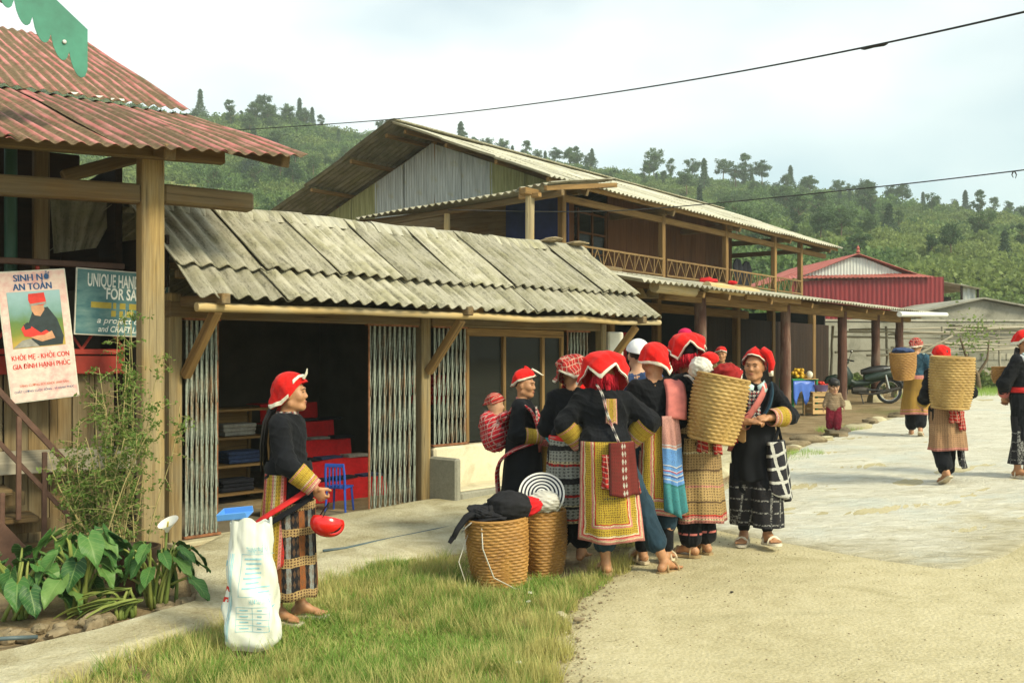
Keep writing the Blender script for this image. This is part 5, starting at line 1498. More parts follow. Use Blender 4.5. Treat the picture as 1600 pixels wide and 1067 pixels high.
def taro_specs(seed, n, zmin, zmax, rad, L, W):
    rq = np.random.default_rng(seed); out = []
    for k in range(n):
        a = k * 2.4 + rq.uniform(-.4, .4); rr2 = rad * rq.uniform(.35, 1); z = rq.uniform(zmin, zmax)
        dx, dy = rr2 * math.cos(a), rr2 * math.sin(a) * .8
        yaw = math.degrees(math.atan2(dy, dx)) - 90
        s = rq.uniform(.75, 1.15)
        out.append((dx, dy, z, L * s, W * s, yaw, rq.uniform(-55, -10)))
    return out
plant('taro_plant', 'broad heart-leaved green plant at the left picture edge', (-3.06, 6.2, .0), taro_specs(1, 22, .14, .42, .30, .18, .135), 1)
plant('taro_plant', 'tall heart-leaved green plant in the middle of the garden bed', (-2.74, 6.32, .0), taro_specs(2, 20, .16, .52, .27, .21, .145), 2)
plant('taro_plant', 'small heart-leaved plant behind the two large ones', (-3.0, 6.9, .0), taro_specs(5, 9, .2, .42, .22, .19, .15), 5)
calla = plant('calla_lily', 'calla lily with one white flower by the brown pot', (-2.30, 6.50, .0), taro_specs(3, 26, .14, .44, .27, .20, .095), 3, 'blade', 'plant')
fl = MB(); tq = np.linspace(0, 2 * math.pi, 17)[:-1]
P = np.zeros((16, 6, 3))
for i, a in enumerate(tq):
    for j in range(6):
        s = j / 5; rad = .012 + .05 * s ** 1.5; P[i, j] = (math.cos(a) * rad, math.sin(a) * rad, .09 * s + (.05 * s ** 2 * math.cos(a)))
fl.grid(P, closed=True); o = fl.build('flower', MAT['petal'], calla, smooth=180, loc=(.04, .02, .47), rot=(R(35), R(20), 0))
MB().tube([(0, 0, .02), (0, 0, .09)], [.007, .006], 6).build('spadix', MAT['ink_yellow'], o)
MB().tube([(0, 0, 0), (.03, .01, .3), (.04, .02, .475)], [.011, .009, .008], 6).build('flower_stem', MAT['stem_green'], calla, smooth=180)
# fallen strap leaves
sp2 = []
rq = np.random.default_rng(8)
for k in range(16): sp2.append((rq.uniform(-.1, .1), rq.uniform(-.08, .08), rq.uniform(.05, .16), rq.uniform(.3, .42), .042, rq.uniform(60, 125), rq.uniform(-14, 12)))
plant('strap_leaved_plant', 'low plant of long yellow-green strap leaves beside the calla lily', (-2.42, 6.25, .0), sp2, 8, 'blade', mat='stem_green')
# brown pot
pt = thing('flower_pot', 'dark brown glazed flower pot standing in the garden bed', 'pot', (-2.60, 6.85, .0), 0)
pb = plain('pot_glaze', (.055, .028, .016), .45, .3, 10)
MB().lathe([(0, .01), (.11, .0), (.13, .12), (.165, .27), (.175, .29), (.175, .31), (.155, .31), (.15, .28), (.14, .26), (0, .255)], 26).build('pot_body', pb, pt)
MB().lathe([(.145, .262), (.08, .27), (0, .275)], 20).build('pot_soil', MAT['soil'], pt)
# rough edging stones, each lifted on its own
rq = np.random.default_rng(14)
for i in range(34):
    t = i / 33; px_, py_ = np.interp(t, [0, .45, .7, 1], [-3.25, -2.66, -2.45, -2.06]), np.interp(t, [0, .45, .7, 1], [5.25, 5.72, 5.98, 6.50])
    s = rq.uniform(.028, .060)
    o = link('edging_stone', rock(700 + i, (s * 1.3, s, s * .65), MAT['stone']), None, (px_ + rq.normal(0, .07), py_ + rq.uniform(0, .22), -.005 + s * .25), (rq.uniform(-.3, .3), rq.uniform(-.3, .3), rq.uniform(0, 6)))
    tag(o, 'rough tan edging stone between the garden plants and the footpath', 'stone', 'edging stones of the garden bed')
# ---------------- the wispy shrub in front of the plank wall
sb = thing('wispy_shrub', 'tall wispy yellow-green shrub of thin stems before the plank wall', 'shrub', (-2.98, 7.25, .0))
rq = np.random.default_rng(21); leaves = []; twg = MB()
spires = [(-3.12, 1.30, .55), (-2.76, 1.62, .8), (-2.58, 1.36, .5), (-2.95, 1.2, .4), (-3.3, .95, .3), (-2.85, 1.9, .45)]
for k in range(36):
    sx, top, wgt = spires[k % 6]
    top = top * rq.uniform(.62, 1.04)
    bx, by = rq.normal(.0, .12) + .05, rq.normal(0, .08)
    tx, ty = sx + 2.98 + rq.normal(0, .10), rq.normal(-.05, .12)
    tt = np.linspace(0, 1, 8)
    C = np.stack([bx + (tx - bx) * tt ** .75 + .02 * np.sin(tt * 7 + k), by + (ty - by) * tt + .02 * np.cos(tt * 6 + k), top * tt], -1)
    m = MB().tube(C, np.linspace(.007, .002, 8), 5); m.build('stem', MAT['twig'], sb, smooth=180)
    for j in range(26):
        s = rq.uniform(.15, 1.0); c = np.array([np.interp(s, tt, C[:, q]) for q in range(3)])
        d = rq.normal(size=3) * np.array([1, 1, .7]); d /= np.linalg.norm(d); L = rq.uniform(.05, .2)
        e = c + d * L + np.array([0, 0, .05 * L])
        twg.tube([c, (c + e) / 2 + np.array([0, 0, .01]), e], [.0018, .0014, .0008], 3, caps=False)
        nl = 12 if s > .5 else 4
        for q in range(nl): leaves.append(c + (e - c) * rq.uniform(.1, 1.05) + rq.normal(0, .012, 3))
twg.build('twig_spray', MAT['twig'], sb, smooth=None)['kind'] = 'stuff'
V, Fq = quads_cloud(np.array(leaves), .031, rq, 0, .48)
link('foliage', fast_mesh('foliage', V, Fq, MAT['leaf_shrub']), sb)

# ------------------------------------------------------------------ the printed sack
from mathutils.bvhtree import BVHTree
def sack():
    nu, nv = 72, 40
    th = np.linspace(0, 2 * math.pi, nu, endpoint=False); t = np.linspace(0, 1, nv)
    P = np.zeros((nu, nv, 3)); rq = np.random.default_rng(2)
    for j, s in enumerate(t):
        a = .165 * np.interp(s, [0, .05, .15, .4, .8, 1], [.70, .95, 1.03, .98, .80, .78]); b_ = .115 * np.interp(s, [0, .05, .2, .5, .8, 1], [.75, 1.0, 1.05, .9, .6, .42])
        e = 2.6
        c, q = np.cos(th), np.sin(th)
        x = a * np.sign(c) * np.abs(c) ** (2 / e); y = b_ * np.sign(q) * np.abs(q) ** (2 / e)
        wr = .008 * np.sin(th * 9 + 4 * s) * s ** 1.5 + .012 * np.sin(th * 5 - 9 * s + 1) * (1 - s) + .014 * np.sin(th * 3 + 14 * s) * math.sin(math.pi * s) + .006 * (1 - np.abs(np.sin(th * 4 + 19 * s + np.sin(th * 3)))) ** 2 + .004 * np.sin(th * 23 + 2 * s) * s ** 3
        P[:, j, 0] = x * (1 + wr / .15) - .02 * s; P[:, j, 1] = y * (1 + wr / .1) + .03 * s
        P[:, j, 2] = .70 * s + .012 * np.sin(th * 3 + .5) * s ** 4 + .01 * np.sin(th * 7) * s ** 6 + .02 * np.sin(th * 2 + s * 9) * math.sin(math.pi * s) * .4
    t_ = thing('woven_sack', 'white woven plastic sack with faded blue print standing in the grass', 'sack', (-1.44, 5.52, .0), R(-8)); t_.scale = (.88, .92, 1.0)
    n = NT('sack_weave'); v = n.tc('Object')
    c = n.ramp(n.noise(n.map(v, (1, 1, .3)), 12, 5), [(.3, (.60, .62, .52)), (.7, (.78, .79, .72))])
    br = n.t.nodes.new('ShaderNodeTexChecker'); br.inputs['Scale'].default_value = 330; n.put(br.inputs['Vector'], v)
    n.bump(br.outputs['Fac'], .15, .002)
    MAT['sack_weave'] = n.done(c, .5, spec=.4)
    b = MB(); b.grid(P, closed=True); b.add(P[:, 0], [tuple(range(nu - 1, -1, -1))])
    inn = P[:, -1:, :] * np.array([.96, .93, 1]); inn2 = inn - np.array([0, 0, .12])
    b.grid(np.concatenate([P[:, -1:, :], inn + np.array([0, 0, -.004]), inn2], 1), closed=True); b.add(inn2[:, 0] * np.array([1, 1, 1.0]), [tuple(range(nu))])
    o = b.build('sack_body', MAT['sack_weave'], t_, smooth=180)
    bm = bmesh.new(); bm.from_mesh(o.data); tree = BVHTree.FromBMesh(bm); bm.free()
    def lay(me, x, z, name, ang=0.0, side=False, off=.0022):
        V = np.zeros(len(me.vertices) * 3); me.vertices.foreach_get('co', V); V = V.reshape(-1, 3)
        ca, sa = math.cos(ang), math.sin(ang)
        X = x + V[:, 0] * ca - V[:, 2] * sa; Zz = z + V[:, 0] * sa + V[:, 2] * ca
        W = np.zeros_like(V)
        for i in range(len(V)):
            if side: hit = tree.ray_cast(Vector((-.6, X[i], Zz[i])), Vector((1, 0, 0)))
            else: hit = tree.ray_cast(Vector((X[i], -.6, Zz[i])), Vector((0, 1, 0)))
            p = hit[0]
            if p is None: p = Vector((-.12, X[i], Zz[i])) if side else Vector((X[i], 0, Zz[i]))
            W[i] = (p.x - off, X[i], Zz[i]) if side else (X[i], p.y - off + V[i, 1] * .3, Zz[i])
        me.vertices.foreach_set('co', W.astype(np.float32).ravel()); me.update()
        return link(name, me, t_)
    def bar(w, h, mat, nx=16, nz=2):
        P = np.zeros((nx, nz, 3)); P[..., 0] = np.linspace(-w/2, w/2, nx)[:, None]; P[..., 2] = np.linspace(-h/2, h/2, nz)[None, :]
        return MB().grid(P).mesh('printed_line', mat)
    cy = MAT['ink_cyan']
    lay(text_mesh('THÀNH PHẦN', .05, cy, width=.12), .045, .545, 'lettering', .02)
    for k in range(6): lay(text_mesh(['lllnm ulnm', 'nmuln lum', 'mnul nlu', 'nul mnlu', 'lumn nulm', 'mulnl um'][k], .026, cy, width=[.11, .105, .10, .10, .115, .10][k]) if False else bar([.11, .10, .085, .095, .10, .07][k], .009, cy), .03 + .005 * (k % 2), .50 - k * .025, 'printed_line', .03)
    lay(bar(.15, .008, cy), .055, .35, 'printed_line', .03); lay(bar(.06, .008, cy), .10, .325, 'printed_line', .03)
    lay(bar(.19, .003, cy), .05, .525, 'printed_line', .02); lay(bar(.003, .22, cy, 2, 12), -.045, .415, 'printed_line', .03); lay(bar(.2, .003, cy), .05, .305, 'printed_line', .02)
    lay(text_mesh('HƯỚNG DẪN', .04, cy, width=.11), .085, .275, 'lettering', .02)
    for k in range(5): lay(bar(.21, .003, cy, 18), .045, .245 - .033 * k, 'printed_line', .0)
    for xx in (-.06, .045, .15): lay(bar(.003, .133, cy, 2, 8), xx, .18, 'printed_line')
    for k in range(4):
        for xx, ww in ((-.01, .055), (.09, .03)): lay(bar(ww, .007, cy, 6), xx, .229 - .033 * k, 'printed_line')
    for xx in (-.104, -.114, -.128): lay(bar(.0045 if xx != -.114 else .007, .47, cy, 2, 26), xx, .29, 'printed_stripe', -.02)
    for z, m, ww in ((.47, cy, .06), (.40, cy, .05), (.33, MAT['ink_red'], .07), (.27, MAT['ink_red'], .06), (.22, cy, .04), (.14, MAT['ink_red'], .05)): lay(bar(ww, .028, m, 8, 4), -.02, z, 'printed_patch', 0, True)
    return t_
sack()
tr = MB(); tr.box((0, 0, 0), (.17, .12, .008), ch=.003); tr.box((0, -.058, .016), (.17, .006, .035), ch=.002); tr.box((0, .058, .016), (.17, .006, .035), ch=.002); tr.box((-.083, 0, .016), (.006, .11, .035), ch=.002)
o = tr.build('plastic_tray', MAT['light_blue_plastic'], None, loc=(-1.555, 5.60, .715), rot=(R(10), R(-6), R(-5))); tag(o, 'small bright blue plastic tray poking out of the sack top', 'tray')

# ------------------------------------------------------------------ baskets
def weave_mat(name, a, b, c3):
    n = NT(name); uv = n.tc('UV'); v = n.tc('Object')
    f = n.noise(n.map(uv, (40, 90, 1)), 1.0, 3); g = n.noise(v, 5, 4)
    c = n.ramp(n.ma('MULTIPLY_ADD', g, .5, n.ma('MULTIPLY', f, .5)), [(.3, a), (.52, b), (.72, c3)])
    MAT[name] = n.done(c, .55, spec=.35)
weave_mat('basket_tan', (.15, .068, .018), (.37, .19, .048), (.52, .31, .105))
weave_mat('basket_pale', (.19, .11, .034), (.41, .265, .085), (.56, .40, .155))
def basket_mesh(rb, rt, h, rows, cols, mat, square=.0, bulge=.03):
    nv = rows * 4 + 1; nu = cols * 2
    th = np.linspace(0, 2 * math.pi, nu, endpoint=False); t = np.linspace(0, 1, nv)
    P = np.zeros((nu, nv, 3)); I = np.arange(nu)[:, None]; J = np.arange(nv)[None, :]
    r0 = rb + (rt - rb) * t ** .85 + bulge * np.sin(math.pi * t) * .5
    sq = 1 + square * (1 - t[None, :]) * (np.cos(4 * th)[:, None] * -.13)
    amp_ = np.where(((I // 2) + (J // 4)) % 2 == 0, 1.0, -.45)
    wv = np.array([-1.15, .6, 1.0, .6])[J % 4] * np.where(J % 4 == 0, 1.0, amp_) * .0075
    rad = r0[None, :] * sq + wv
    P[..., 0] = np.cos(th)[:, None] * rad; P[..., 1] = np.sin(th)[:, None] * rad; P[..., 2] = (t * h)[None, :]
    uv = np.stack(np.meshgrid(th / 6.28, t, indexing='ij'), -1)
    b = MB(); b.grid(P, 0, uv, closed=True)
    Q = np.zeros((nu, 6, 3)); tt = np.linspace(1, .04, 6)
    for k, s in enumerate(tt):
        rr_ = np.interp(s, t, r0) - .014; Q[:, k, 0] = np.cos(th) * rr_; Q[:, k, 1] = np.sin(th) * rr_; Q[:, k, 2] = s * h
    b.grid(Q, 0, None, closed=True, flip=False)
    b.add(P[:, 0], [tuple(range(nu - 1, -1, -1))]); b.add(Q[:, -1], [tuple(range(nu))])
    return b.mesh('basket_body', mat, 180), r0[-1]
def rim_mesh(r, h, mat, rr_=.012, n=44):
    b = MB(); th = np.linspace(0, 2 * math.pi, n + 1)
    P = np.stack([np.cos(th) * r, np.sin(th) * r, h + 0 * th], -1)
    b.tube(P, rr_ * (1 + .18 * np.sin(th * 22)), 8); return b.mesh('rim', mat, 180)
def basket(label, loc, rb, rt, h, rows, cols, mat, group='woven baskets', square=1.0, rot=(0, 0, 0)):
    t = thing('woven_basket', label, 'basket', loc, 0, group); t.rotation_euler = rot
    me, r = basket_mesh(rb, rt, h, rows, cols, MAT[mat], square)
    link('basket_body', me, t); link('rim', rim_mesh(r - .005, h, MAT[mat]), t)
    link('base_hoop', rim_mesh(rb + .004, .012, MAT[mat]), t)
    return t
bk1 = basket('tan woven basket piled with black clothes, nearest on the grass edge', (-.09, 7.08, .0), .175, .222, .47, 22, 40, 'basket_tan', rot=(0, R(-3), .3))
bk2 = basket('tan woven basket tucked behind the clothes basket, holding a striped hat', (.21, 7.42, .0), .15, .19, .47, 22, 34, 'basket_tan', rot=(0, 0, .8))
MB().tube([(-.15, -.15, .44), (-.16, -.19, .3), (-.10, -.22, .1), (.04, -.26, .015), (.16, -.28, .01)], .012, 6, flat=.35).build('strap', MAT['cloth_white'], bk1, smooth=180)
MB().tube([(-.20, .0, .40), (-.30, -.05, .2), (-.26, -.1, .02)], .003, 5).build('string', MAT['cloth_white'], bk1, smooth=180)
# bundles in the baskets: lumpy cloth built as a field of folds
def cloth_lump(name, label, loc, r3, mat, seed, rz=0.0, fold=.13, parent=None):
    rq = np.random.default_rng(seed); nu, nv = 64, 40
    th = np.linspace(0, 2*math.pi, nu, endpoint=False); ph = np.linspace(.02, math.pi - .02, nv)
    a, c = np.meshgrid(th, ph, indexing='ij')
    d = np.stack([np.cos(a)*np.sin(c), np.sin(a)*np.sin(c), -np.cos(c)], -1)
    k = np.ones_like(a)
    for q in range(7):
        f = rq.normal(0, 1.8 + q * .55, 3); k = k + fold * (1 - np.abs(np.sin(d @ f + rq.uniform(0, 6)))) ** 2 / (1 + q * .35) - fold * .15
    P = d * k[..., None] * np.asarray(r3)
    uv = np.stack([a / 6.28, c / 3.14], -1)
    me = MB().grid(P, 0, uv, closed=True).mesh(name, mat, 180)
    o = link(name, me, parent, loc, (0, 0, rz))
    if label: tag(o, label, 'bag' if 'bag' in name else 'cloth')
    return o
plain('black_cloth', (.010, .010, .013), .9, .4, 25, .4); plain('white_bag', (.55, .54, .48), .55, .2, 15, .3)
cloth_lump('black_bag', 'round black cloth bag on top of the clothes basket', (-.02, 7.02, .56), (.16, .13, .11), MAT['black_cloth'], 3, fold=.06)
cloth_lump('black_clothes', 'crumpled black clothes filling the nearest basket', (-.14, 7.06, .50), (.19, .17, .07), MAT['black_cloth'], 4, fold=.2)
cloth_lump('red_cloth', 'red cloth showing between the black bag and the white bag', (.10, 7.08, .55), (.12, .07, .07), MAT['cloth_red'], 6, .4)
cloth_lump('white_bag', 'crumpled white plastic bag on the second basket', (.24, 7.28, .55), (.14, .10, .085), MAT['white_bag'], 7, .2, .22)
cl = thing('black_sleeve', 'black garment with a strap trailing over the left rim of the basket', 'cloth', (-.22, 6.98, .47))
MB().tube([(.08, .02, .05), (-.02, 0, .06), (-.10, -.02, .02), (-.16, -.04, -.06), (-.19, -.06, -.12)], [.05, .055, .04, .032, .028], 10, flat=.6).build('sleeve', MAT['black_cloth'], cl, smooth=180)
MB().tube([(-.19, -.06, -.11), (-.215, -.07, -.15)], [.032, .024], 8, flat=.5).build('cuff', MAT['black_cloth'], cl)
cloth_lump('sleeve_fold', None, (.03, -.01, .05), (.09, .07, .05), MAT['black_cloth'], 13, parent=cl)
MB().tube([(-.05, -.05, .0), (-.10, -.07, -.04), (-.13, -.06, -.08)], .012, 6, flat=.3).build('strap', MAT['cloth_grey'], cl, smooth=180)
# striped hat
n = NT('hat_stripes'); v = n.sep(n.tc('UV'))[1]
c = n.ramp(n.ma('FRACT', n.ma('MULTIPLY', v, 7.0)), [(0, (.012, .014, .03)), (.5, (.70, .69, .64))], True)
MAT['hat_stripes'] = n.done(c, .8)
ht = thing('striped_sun_hat', 'floppy sun hat with black and white rings stuck in the second basket', 'hat', (.22, 7.33, .60)); ht.rotation_euler = (R(72), R(8), R(-8))
nu, nv = 40, 14; P = np.zeros((nu, nv, 3)); th = np.linspace(0, 2*math.pi, nu, endpoint=False)
for j in range(nv):
    s = j / (nv - 1); rad = .005 + .165 * s; P[:, j, 0] = np.cos(th) * rad; P[:, j, 1] = np.sin(th) * rad; P[:, j, 2] = .05 * np.clip(1 - s * 1.6, 0, 1) + .03 * np.cos(2 * th) * s ** 2
uv = np.stack(np.meshgrid(th, np.linspace(.1, 1, nv), indexing='ij'), -1)
MB().grid(P, 0, uv, closed=True).build('brim', MAT['hat_stripes'], ht, smooth=180)
MB().lathe([(.04, .03), (.065, -.01), (.06, -.07), (.03, -.095), (0, -.10)], 24).build('hat_crown', MAT['cloth_dark'], ht)

# ------------------------------------------------------------------ hose, litter, stones on the road
hs = thing('garden_hose', 'thin grey-blue hose lying across the footpath', 'hose', (-1.3, 7.9, .0))
P = []
for px, py in ((505, 862), (540, 857), (590, 846), (640, 836), (680, 829), (706, 824), (730, 829)):
    Y = 1.53 * FPX / (py - 560); P.append(((px - 800) / FPX * Y + 1.3, Y - 7.9, .078 + .004 * math.sin(px)))
MB().tube(P, .011, 7).build('hose_tube', plain('hose_rubber', (.07, .10, .11), .5, .2), hs, smooth=180)
hs2 = thing('water_pipe', 'short dark blue pipe lying at the left edge of the garden bed', 'pipe', (-3.0, 5.5, .03))
MB().tube([(-.3, .05, .0), (0, 0, .01), (.2, .02, .02), (.32, .12, .0)], .012, 7).build('pipe_tube', plain('hose_rubber', (.07, .10, .11)), hs2, smooth=180)
rq = np.random.default_rng(33)
for i, (px, py, s, m, lab) in enumerate(((828, 928, .022, 'cloth_white', 'scrap of white paper in the grass near the baskets'), (826, 941, .018, 'cloth_white', 'smaller white paper scrap in the grass'), (878, 963, .05, 'concrete', 'flat pale stone at the grass edge of the road'), (903, 970, .035, 'stone', 'flat tan stone at the grass edge beside the pale one'), (1143, 936, .014, 'rubber', 'tiny dark pebble in the middle of the road'), (1504, 877, .02, 'rubber', 'dark flat scrap on the pale slab edge'), (810, 1035, .02, 'cloth_white', 'white scrap in the near grass'))):
    Y = 1.585 * FPX / (py - 560); x = (px - 800) / FPX * Y; o = link('litter' if 'scrap' in lab else 'pebble', rock(800 + i, (s, s * .7, s * .3), MAT[m]), None, (x, Y, float(zg(x, Y)) + .02), (0, 0, i)); tag(o, lab, 'litter' if 'scrap' in lab else 'stone')
for i in range(15):
    t = i / 14; px = 1185 + 225 * t + rq.normal(0, 6); py = 712 - 68 * t + rq.normal(0, 5)
    Y = np.interp(t, [0, .4, 1], [13.9, 15.4, 19.5]); x = (px - 800) / FPX * Y; s = rq.uniform(.10, .22)
    o = link('roadside_rock', rock(900 + i, (s * 1.3, s, s * .45), MAT['stone'] if i % 3 else MAT['concrete']), None, (x, Y, float(zg(x, Y)) + s * .08), (0, 0, rq.uniform(0, 6))); tag(o, 'rough weathered rock along the far edge of the road', 'rock', 'rocks along the far road edge')

# ------------------------------------------------------------------ fruit stall and motorcycle under the porch
tx, ty = 5.9, 20.5; tz = float(zg(tx, ty))
fs = thing('stall_table', 'small green table with a blue sheet, piled with yellow fruit under the porch', 'table', (tx, ty, tz), F2.a - .6)
MB().box((0, 0, .72), (.62, .5, .04), ch=.01).build('table_top', MAT['green_frame'], fs)
for sx in (-1, 1):
    for sy in (-1, 1): beam('leg', (sx*.28, sy*.22, 0), (sx*.28, sy*.22, .70), .045, .045, MAT['green_frame'], fs)
P = np.zeros((14, 6, 3))
for i in range(14):
    for j in range(6): P[i, j] = (-.3 + .5 * i / 13, -.262 - .02 * math.sin(i * 1.5) * j / 5, .70 - .5 * j / 5 * (.7 + .3 * math.sin(i)))
MB().shell(P, .004).build('blue_cover', MAT['tarp_blue'], fs, smooth=180)
fm = [plain('fruit_yellow', (.55, .33, .02), .45, .2, 20, .1), plain('fruit_red', (.50, .03, .015), .4, .2, 20, .1)]
rq = np.random.default_rng(3); fme = MB().ell((0, 0, 0), (.042, .042, .046), nu=10, nv=7).mesh('fruit', fm[0], 180); tme = MB().ell((0, 0, 0), (.042, .042, .036), nu=10, nv=7).mesh('tomato', fm[1], 180)
for k in range(34):
    lay_ = 0 if k < 18 else (1 if k < 28 else 2); rad = .2 - .06 * lay_
    a = rq.uniform(0, 6.28); d = rad * math.sqrt(rq.uniform(0, 1))
    o = link('fruit', fme, None, (tx + d * math.cos(a) * 1.1, ty + d * math.sin(a), tz + .785 + .062 * lay_), (rq.uniform(0, 3), 0, 0)); tag(o, 'yellow fruit in the heap on the green table', 'fruit', 'yellow fruit on the stall')
cx, cy_ = 6.32, 20.45; cz = float(zg(cx, cy_))
cr = thing('wooden_crate', 'slatted wooden crate holding up a bowl of tomatoes, beside the child', 'crate', (cx, cy_, cz), F2.a - .7)
for z in (.05, .17, .29, .41):
    for sy in (-1, 1): beam('slat', (-.25, sy*.17, z), (.25, sy*.17, z), .015, .08, MAT['crate_wood'], cr)
    for sx in (-1, 1): beam('slat', (sx*.248, -.16, z), (sx*.248, .16, z), .015, .08, MAT['crate_wood'], cr)
for sx in (-1, 1):
    for sy in (-1, 1): beam('corner_post', (sx*.225, sy*.15, .005), (sx*.225, sy*.15, .45), .04, .03, MAT['crate_wood'], cr)
for k in range(5): beam('top_slat', (-.24 + .12 * k, -.17, .457), (-.24 + .12 * k, .17, .457), .09, .012, MAT['crate_wood'], cr)
bo = thing('fruit_bowl', 'purple plastic bowl of red tomatoes on the slatted crate', 'bowl', (cx, cy_, cz + .465))
MB().lathe([(0, 0), (.13, .0), (.22, .13), (.235, .14), (.215, .14), (.125, .02), (0, .02)], 24).build('bowl_body', MAT['purple_plastic'], bo)
for k in range(26):
    lay_ = 0 if k < 15 else 1; a = rq.uniform(0, 6.28); d = (.17 - .05 * lay_) * math.sqrt(rq.uniform(0, 1))
    o = link('tomato', tme, None, (cx + d * math.cos(a), cy_ + d * math.sin(a), cz + .465 + .12 + .05 * lay_), (0, 0, a)); tag(o, 'red tomato in the purple bowl on the crate', 'tomato', 'tomatoes in the purple bowl')
o = MB().ell((0, 0, 0), (.07, .07, .08), nu=14, nv=9).build('melon', MAT['cloth_white'], None, loc=(6.08, 20.35, tz + .46 + .08 + .28)); tag(o, 'pale round melon between the yellow fruit and the tomatoes', 'melon')
o2 = MB().box((0, 0, 0), (.3, .25, .012), ch=.003).build('melon_stand', MAT['crate_wood'], None, loc=(6.08, 20.37, tz + .735)); tag(o2, 'thin board carrying the pale melon', 'board'); 
for q in (-.1, .1): beam('leg', (q, 0, -.006), (q, 0, -.735), .03, .03, MAT['crate_wood'], o2)
mx_, my_ = 8.05, 22.9; mz = float(zg(mx_, my_))
mc = thing('motorcycle', 'dark green step-through motorcycle parked behind the porch posts', 'motorcycle', (mx_, my_, mz), R(-6))
def wheel(x):
    w = thing('wheel', '', '', (0, 0, 0)); del w['label']; del w['category']; w.parent = mc; w.location = (x, 0, .29)
    th = np.linspace(0, 2*math.pi, 33); P = np.stack([np.cos(th) * .255, 0 * th, np.sin(th) * .255], -1)
    MB().tube(P, .036, 10, up=(0, 1, 0)).build('tyre', MAT['rubber'], w, smooth=180)
    P2 = P * (.222 / .255); MB().tube(P2, .014, 6, up=(0, 1, 0)).build('rim', MAT['chrome'], w, smooth=180)
    MB().tube([(0, -.05, 0), (0, .05, 0)], .045, 12).build('hub', MAT['silver'], w)
    for k in range(12):
        a = k * math.pi / 6; MB().tube([(0, 0, 0), (.215 * math.cos(a), 0, .215 * math.sin(a))], .003, 4).build('spoke', MAT['chrome'], w)
wheel(-.60); wheel(.60)
def tubeob(nm, P, r, m, n=10, flat=1.0, up=(0, 1, 0)): return MB().tube(P, r, n, flat=flat, up=up).build(nm, m, mc, smooth=60)
gg, bl = MAT['green_gloss'], MAT['black_plastic']
tubeob('leg_shield', [(-.38, 0, .45), (-.36, 0, .62), (-.42, 0, .82)], [.12, .17, .11], gg, 14, 1.0)
tubeob('front_cowl', [(-.47, 0, .86), (-.40, 0, .96), (-.30, 0, .98)], [.06, .10, .05], gg, 14)
tubeob('spine', [(-.36, 0, .55), (-.15, 0, .45), (.1, 0, .48), (.3, 0, .58)], [.08, .07, .08, .07], gg, 12)
tubeob('side_panel', [(.05, 0, .56), (.3, 0, .62), (.62, 0, .70), (.78, 0, .74)], [.10, .13, .11, .05], gg, 14)
tubeob('seat', [(-.02, 0, .72), (.18, 0, .75), (.45, 0, .78), (.66, 0, .80)], [.06, .10, .105, .06], bl, 14, 1.0)
tubeob('fork', [(-.44, 0, .85), (-.60, 0, .29)], .035, bl); tubeob('front_fender', [(-.86, 0, .40), (-.75, 0, .58), (-.6, 0, .62), (-.42, 0, .52)], [.05, .06, .06, .04], gg, 10)
tubeob('rear_fender', [(.42, 0, .60), (.66, 0, .62), (.86, 0, .48), (.90, 0, .36)], [.06, .07, .06, .05], bl, 10)
tubeob('engine', [(-.22, 0, .30), (.0, 0, .30), (.14, 0, .30)], [.08, .10, .07], MAT['iron'], 12)
tubeob('exhaust', [(-.1, -.12, .24), (.2, -.14, .22), (.4, -.15, .26), (.8, -.15, .36)], [.02, .022, .04, .04], MAT['iron'], 10)
tubeob('swing_arm', [(.1, -.07, .32), (.6, -.08, .29)], .025, bl); tubeob('shock', [(.5, -.09, .66), (.58, -.09, .32)], .028, MAT['chrome'])
tubeob('handlebar', [(-.30, -.34, .98), (-.36, -.15, 1.0), (-.36, .15, 1.0), (-.30, .34, .98)], .014, bl)
for sy in (-1, 1):
    tubeob('grip', [(-.27, sy * .36, .975), (-.31, sy * .25, .985)], .02, bl)
    tubeob('mirror_stem', [(-.34, sy * .2, 1.0), (-.30, sy * .26, 1.16)], .006, bl)
    MB().ell((-.30, sy * .27, 1.19), (.02, .065, .04)).build('mirror', MAT['chrome'], mc, smooth=180)
MB().ell((-.50, 0, .93), (.04, .07, .06)).build('headlight', MAT['silver'], mc, smooth=180)
MB().ell((.84, 0, .70), (.035, .07, .04)).build('tail_light', MAT['lamp_red'], mc, smooth=180)
MB().box((.93, 0, .56), (.006, .19, .14), R_ if False else None, ch=.002).build('number_plate', MAT['white_plastic'], mc)
tubeob('grab_rail', [(.45, -.12, .80), (.75, -.12, .86), (.82, 0, .87), (.75, .12, .86), (.45, .12, .80)], .012, MAT['chrome'])
tubeob('side_stand', [(-.05, -.08, .24), (-.02, -.22, .01)], .012, bl)

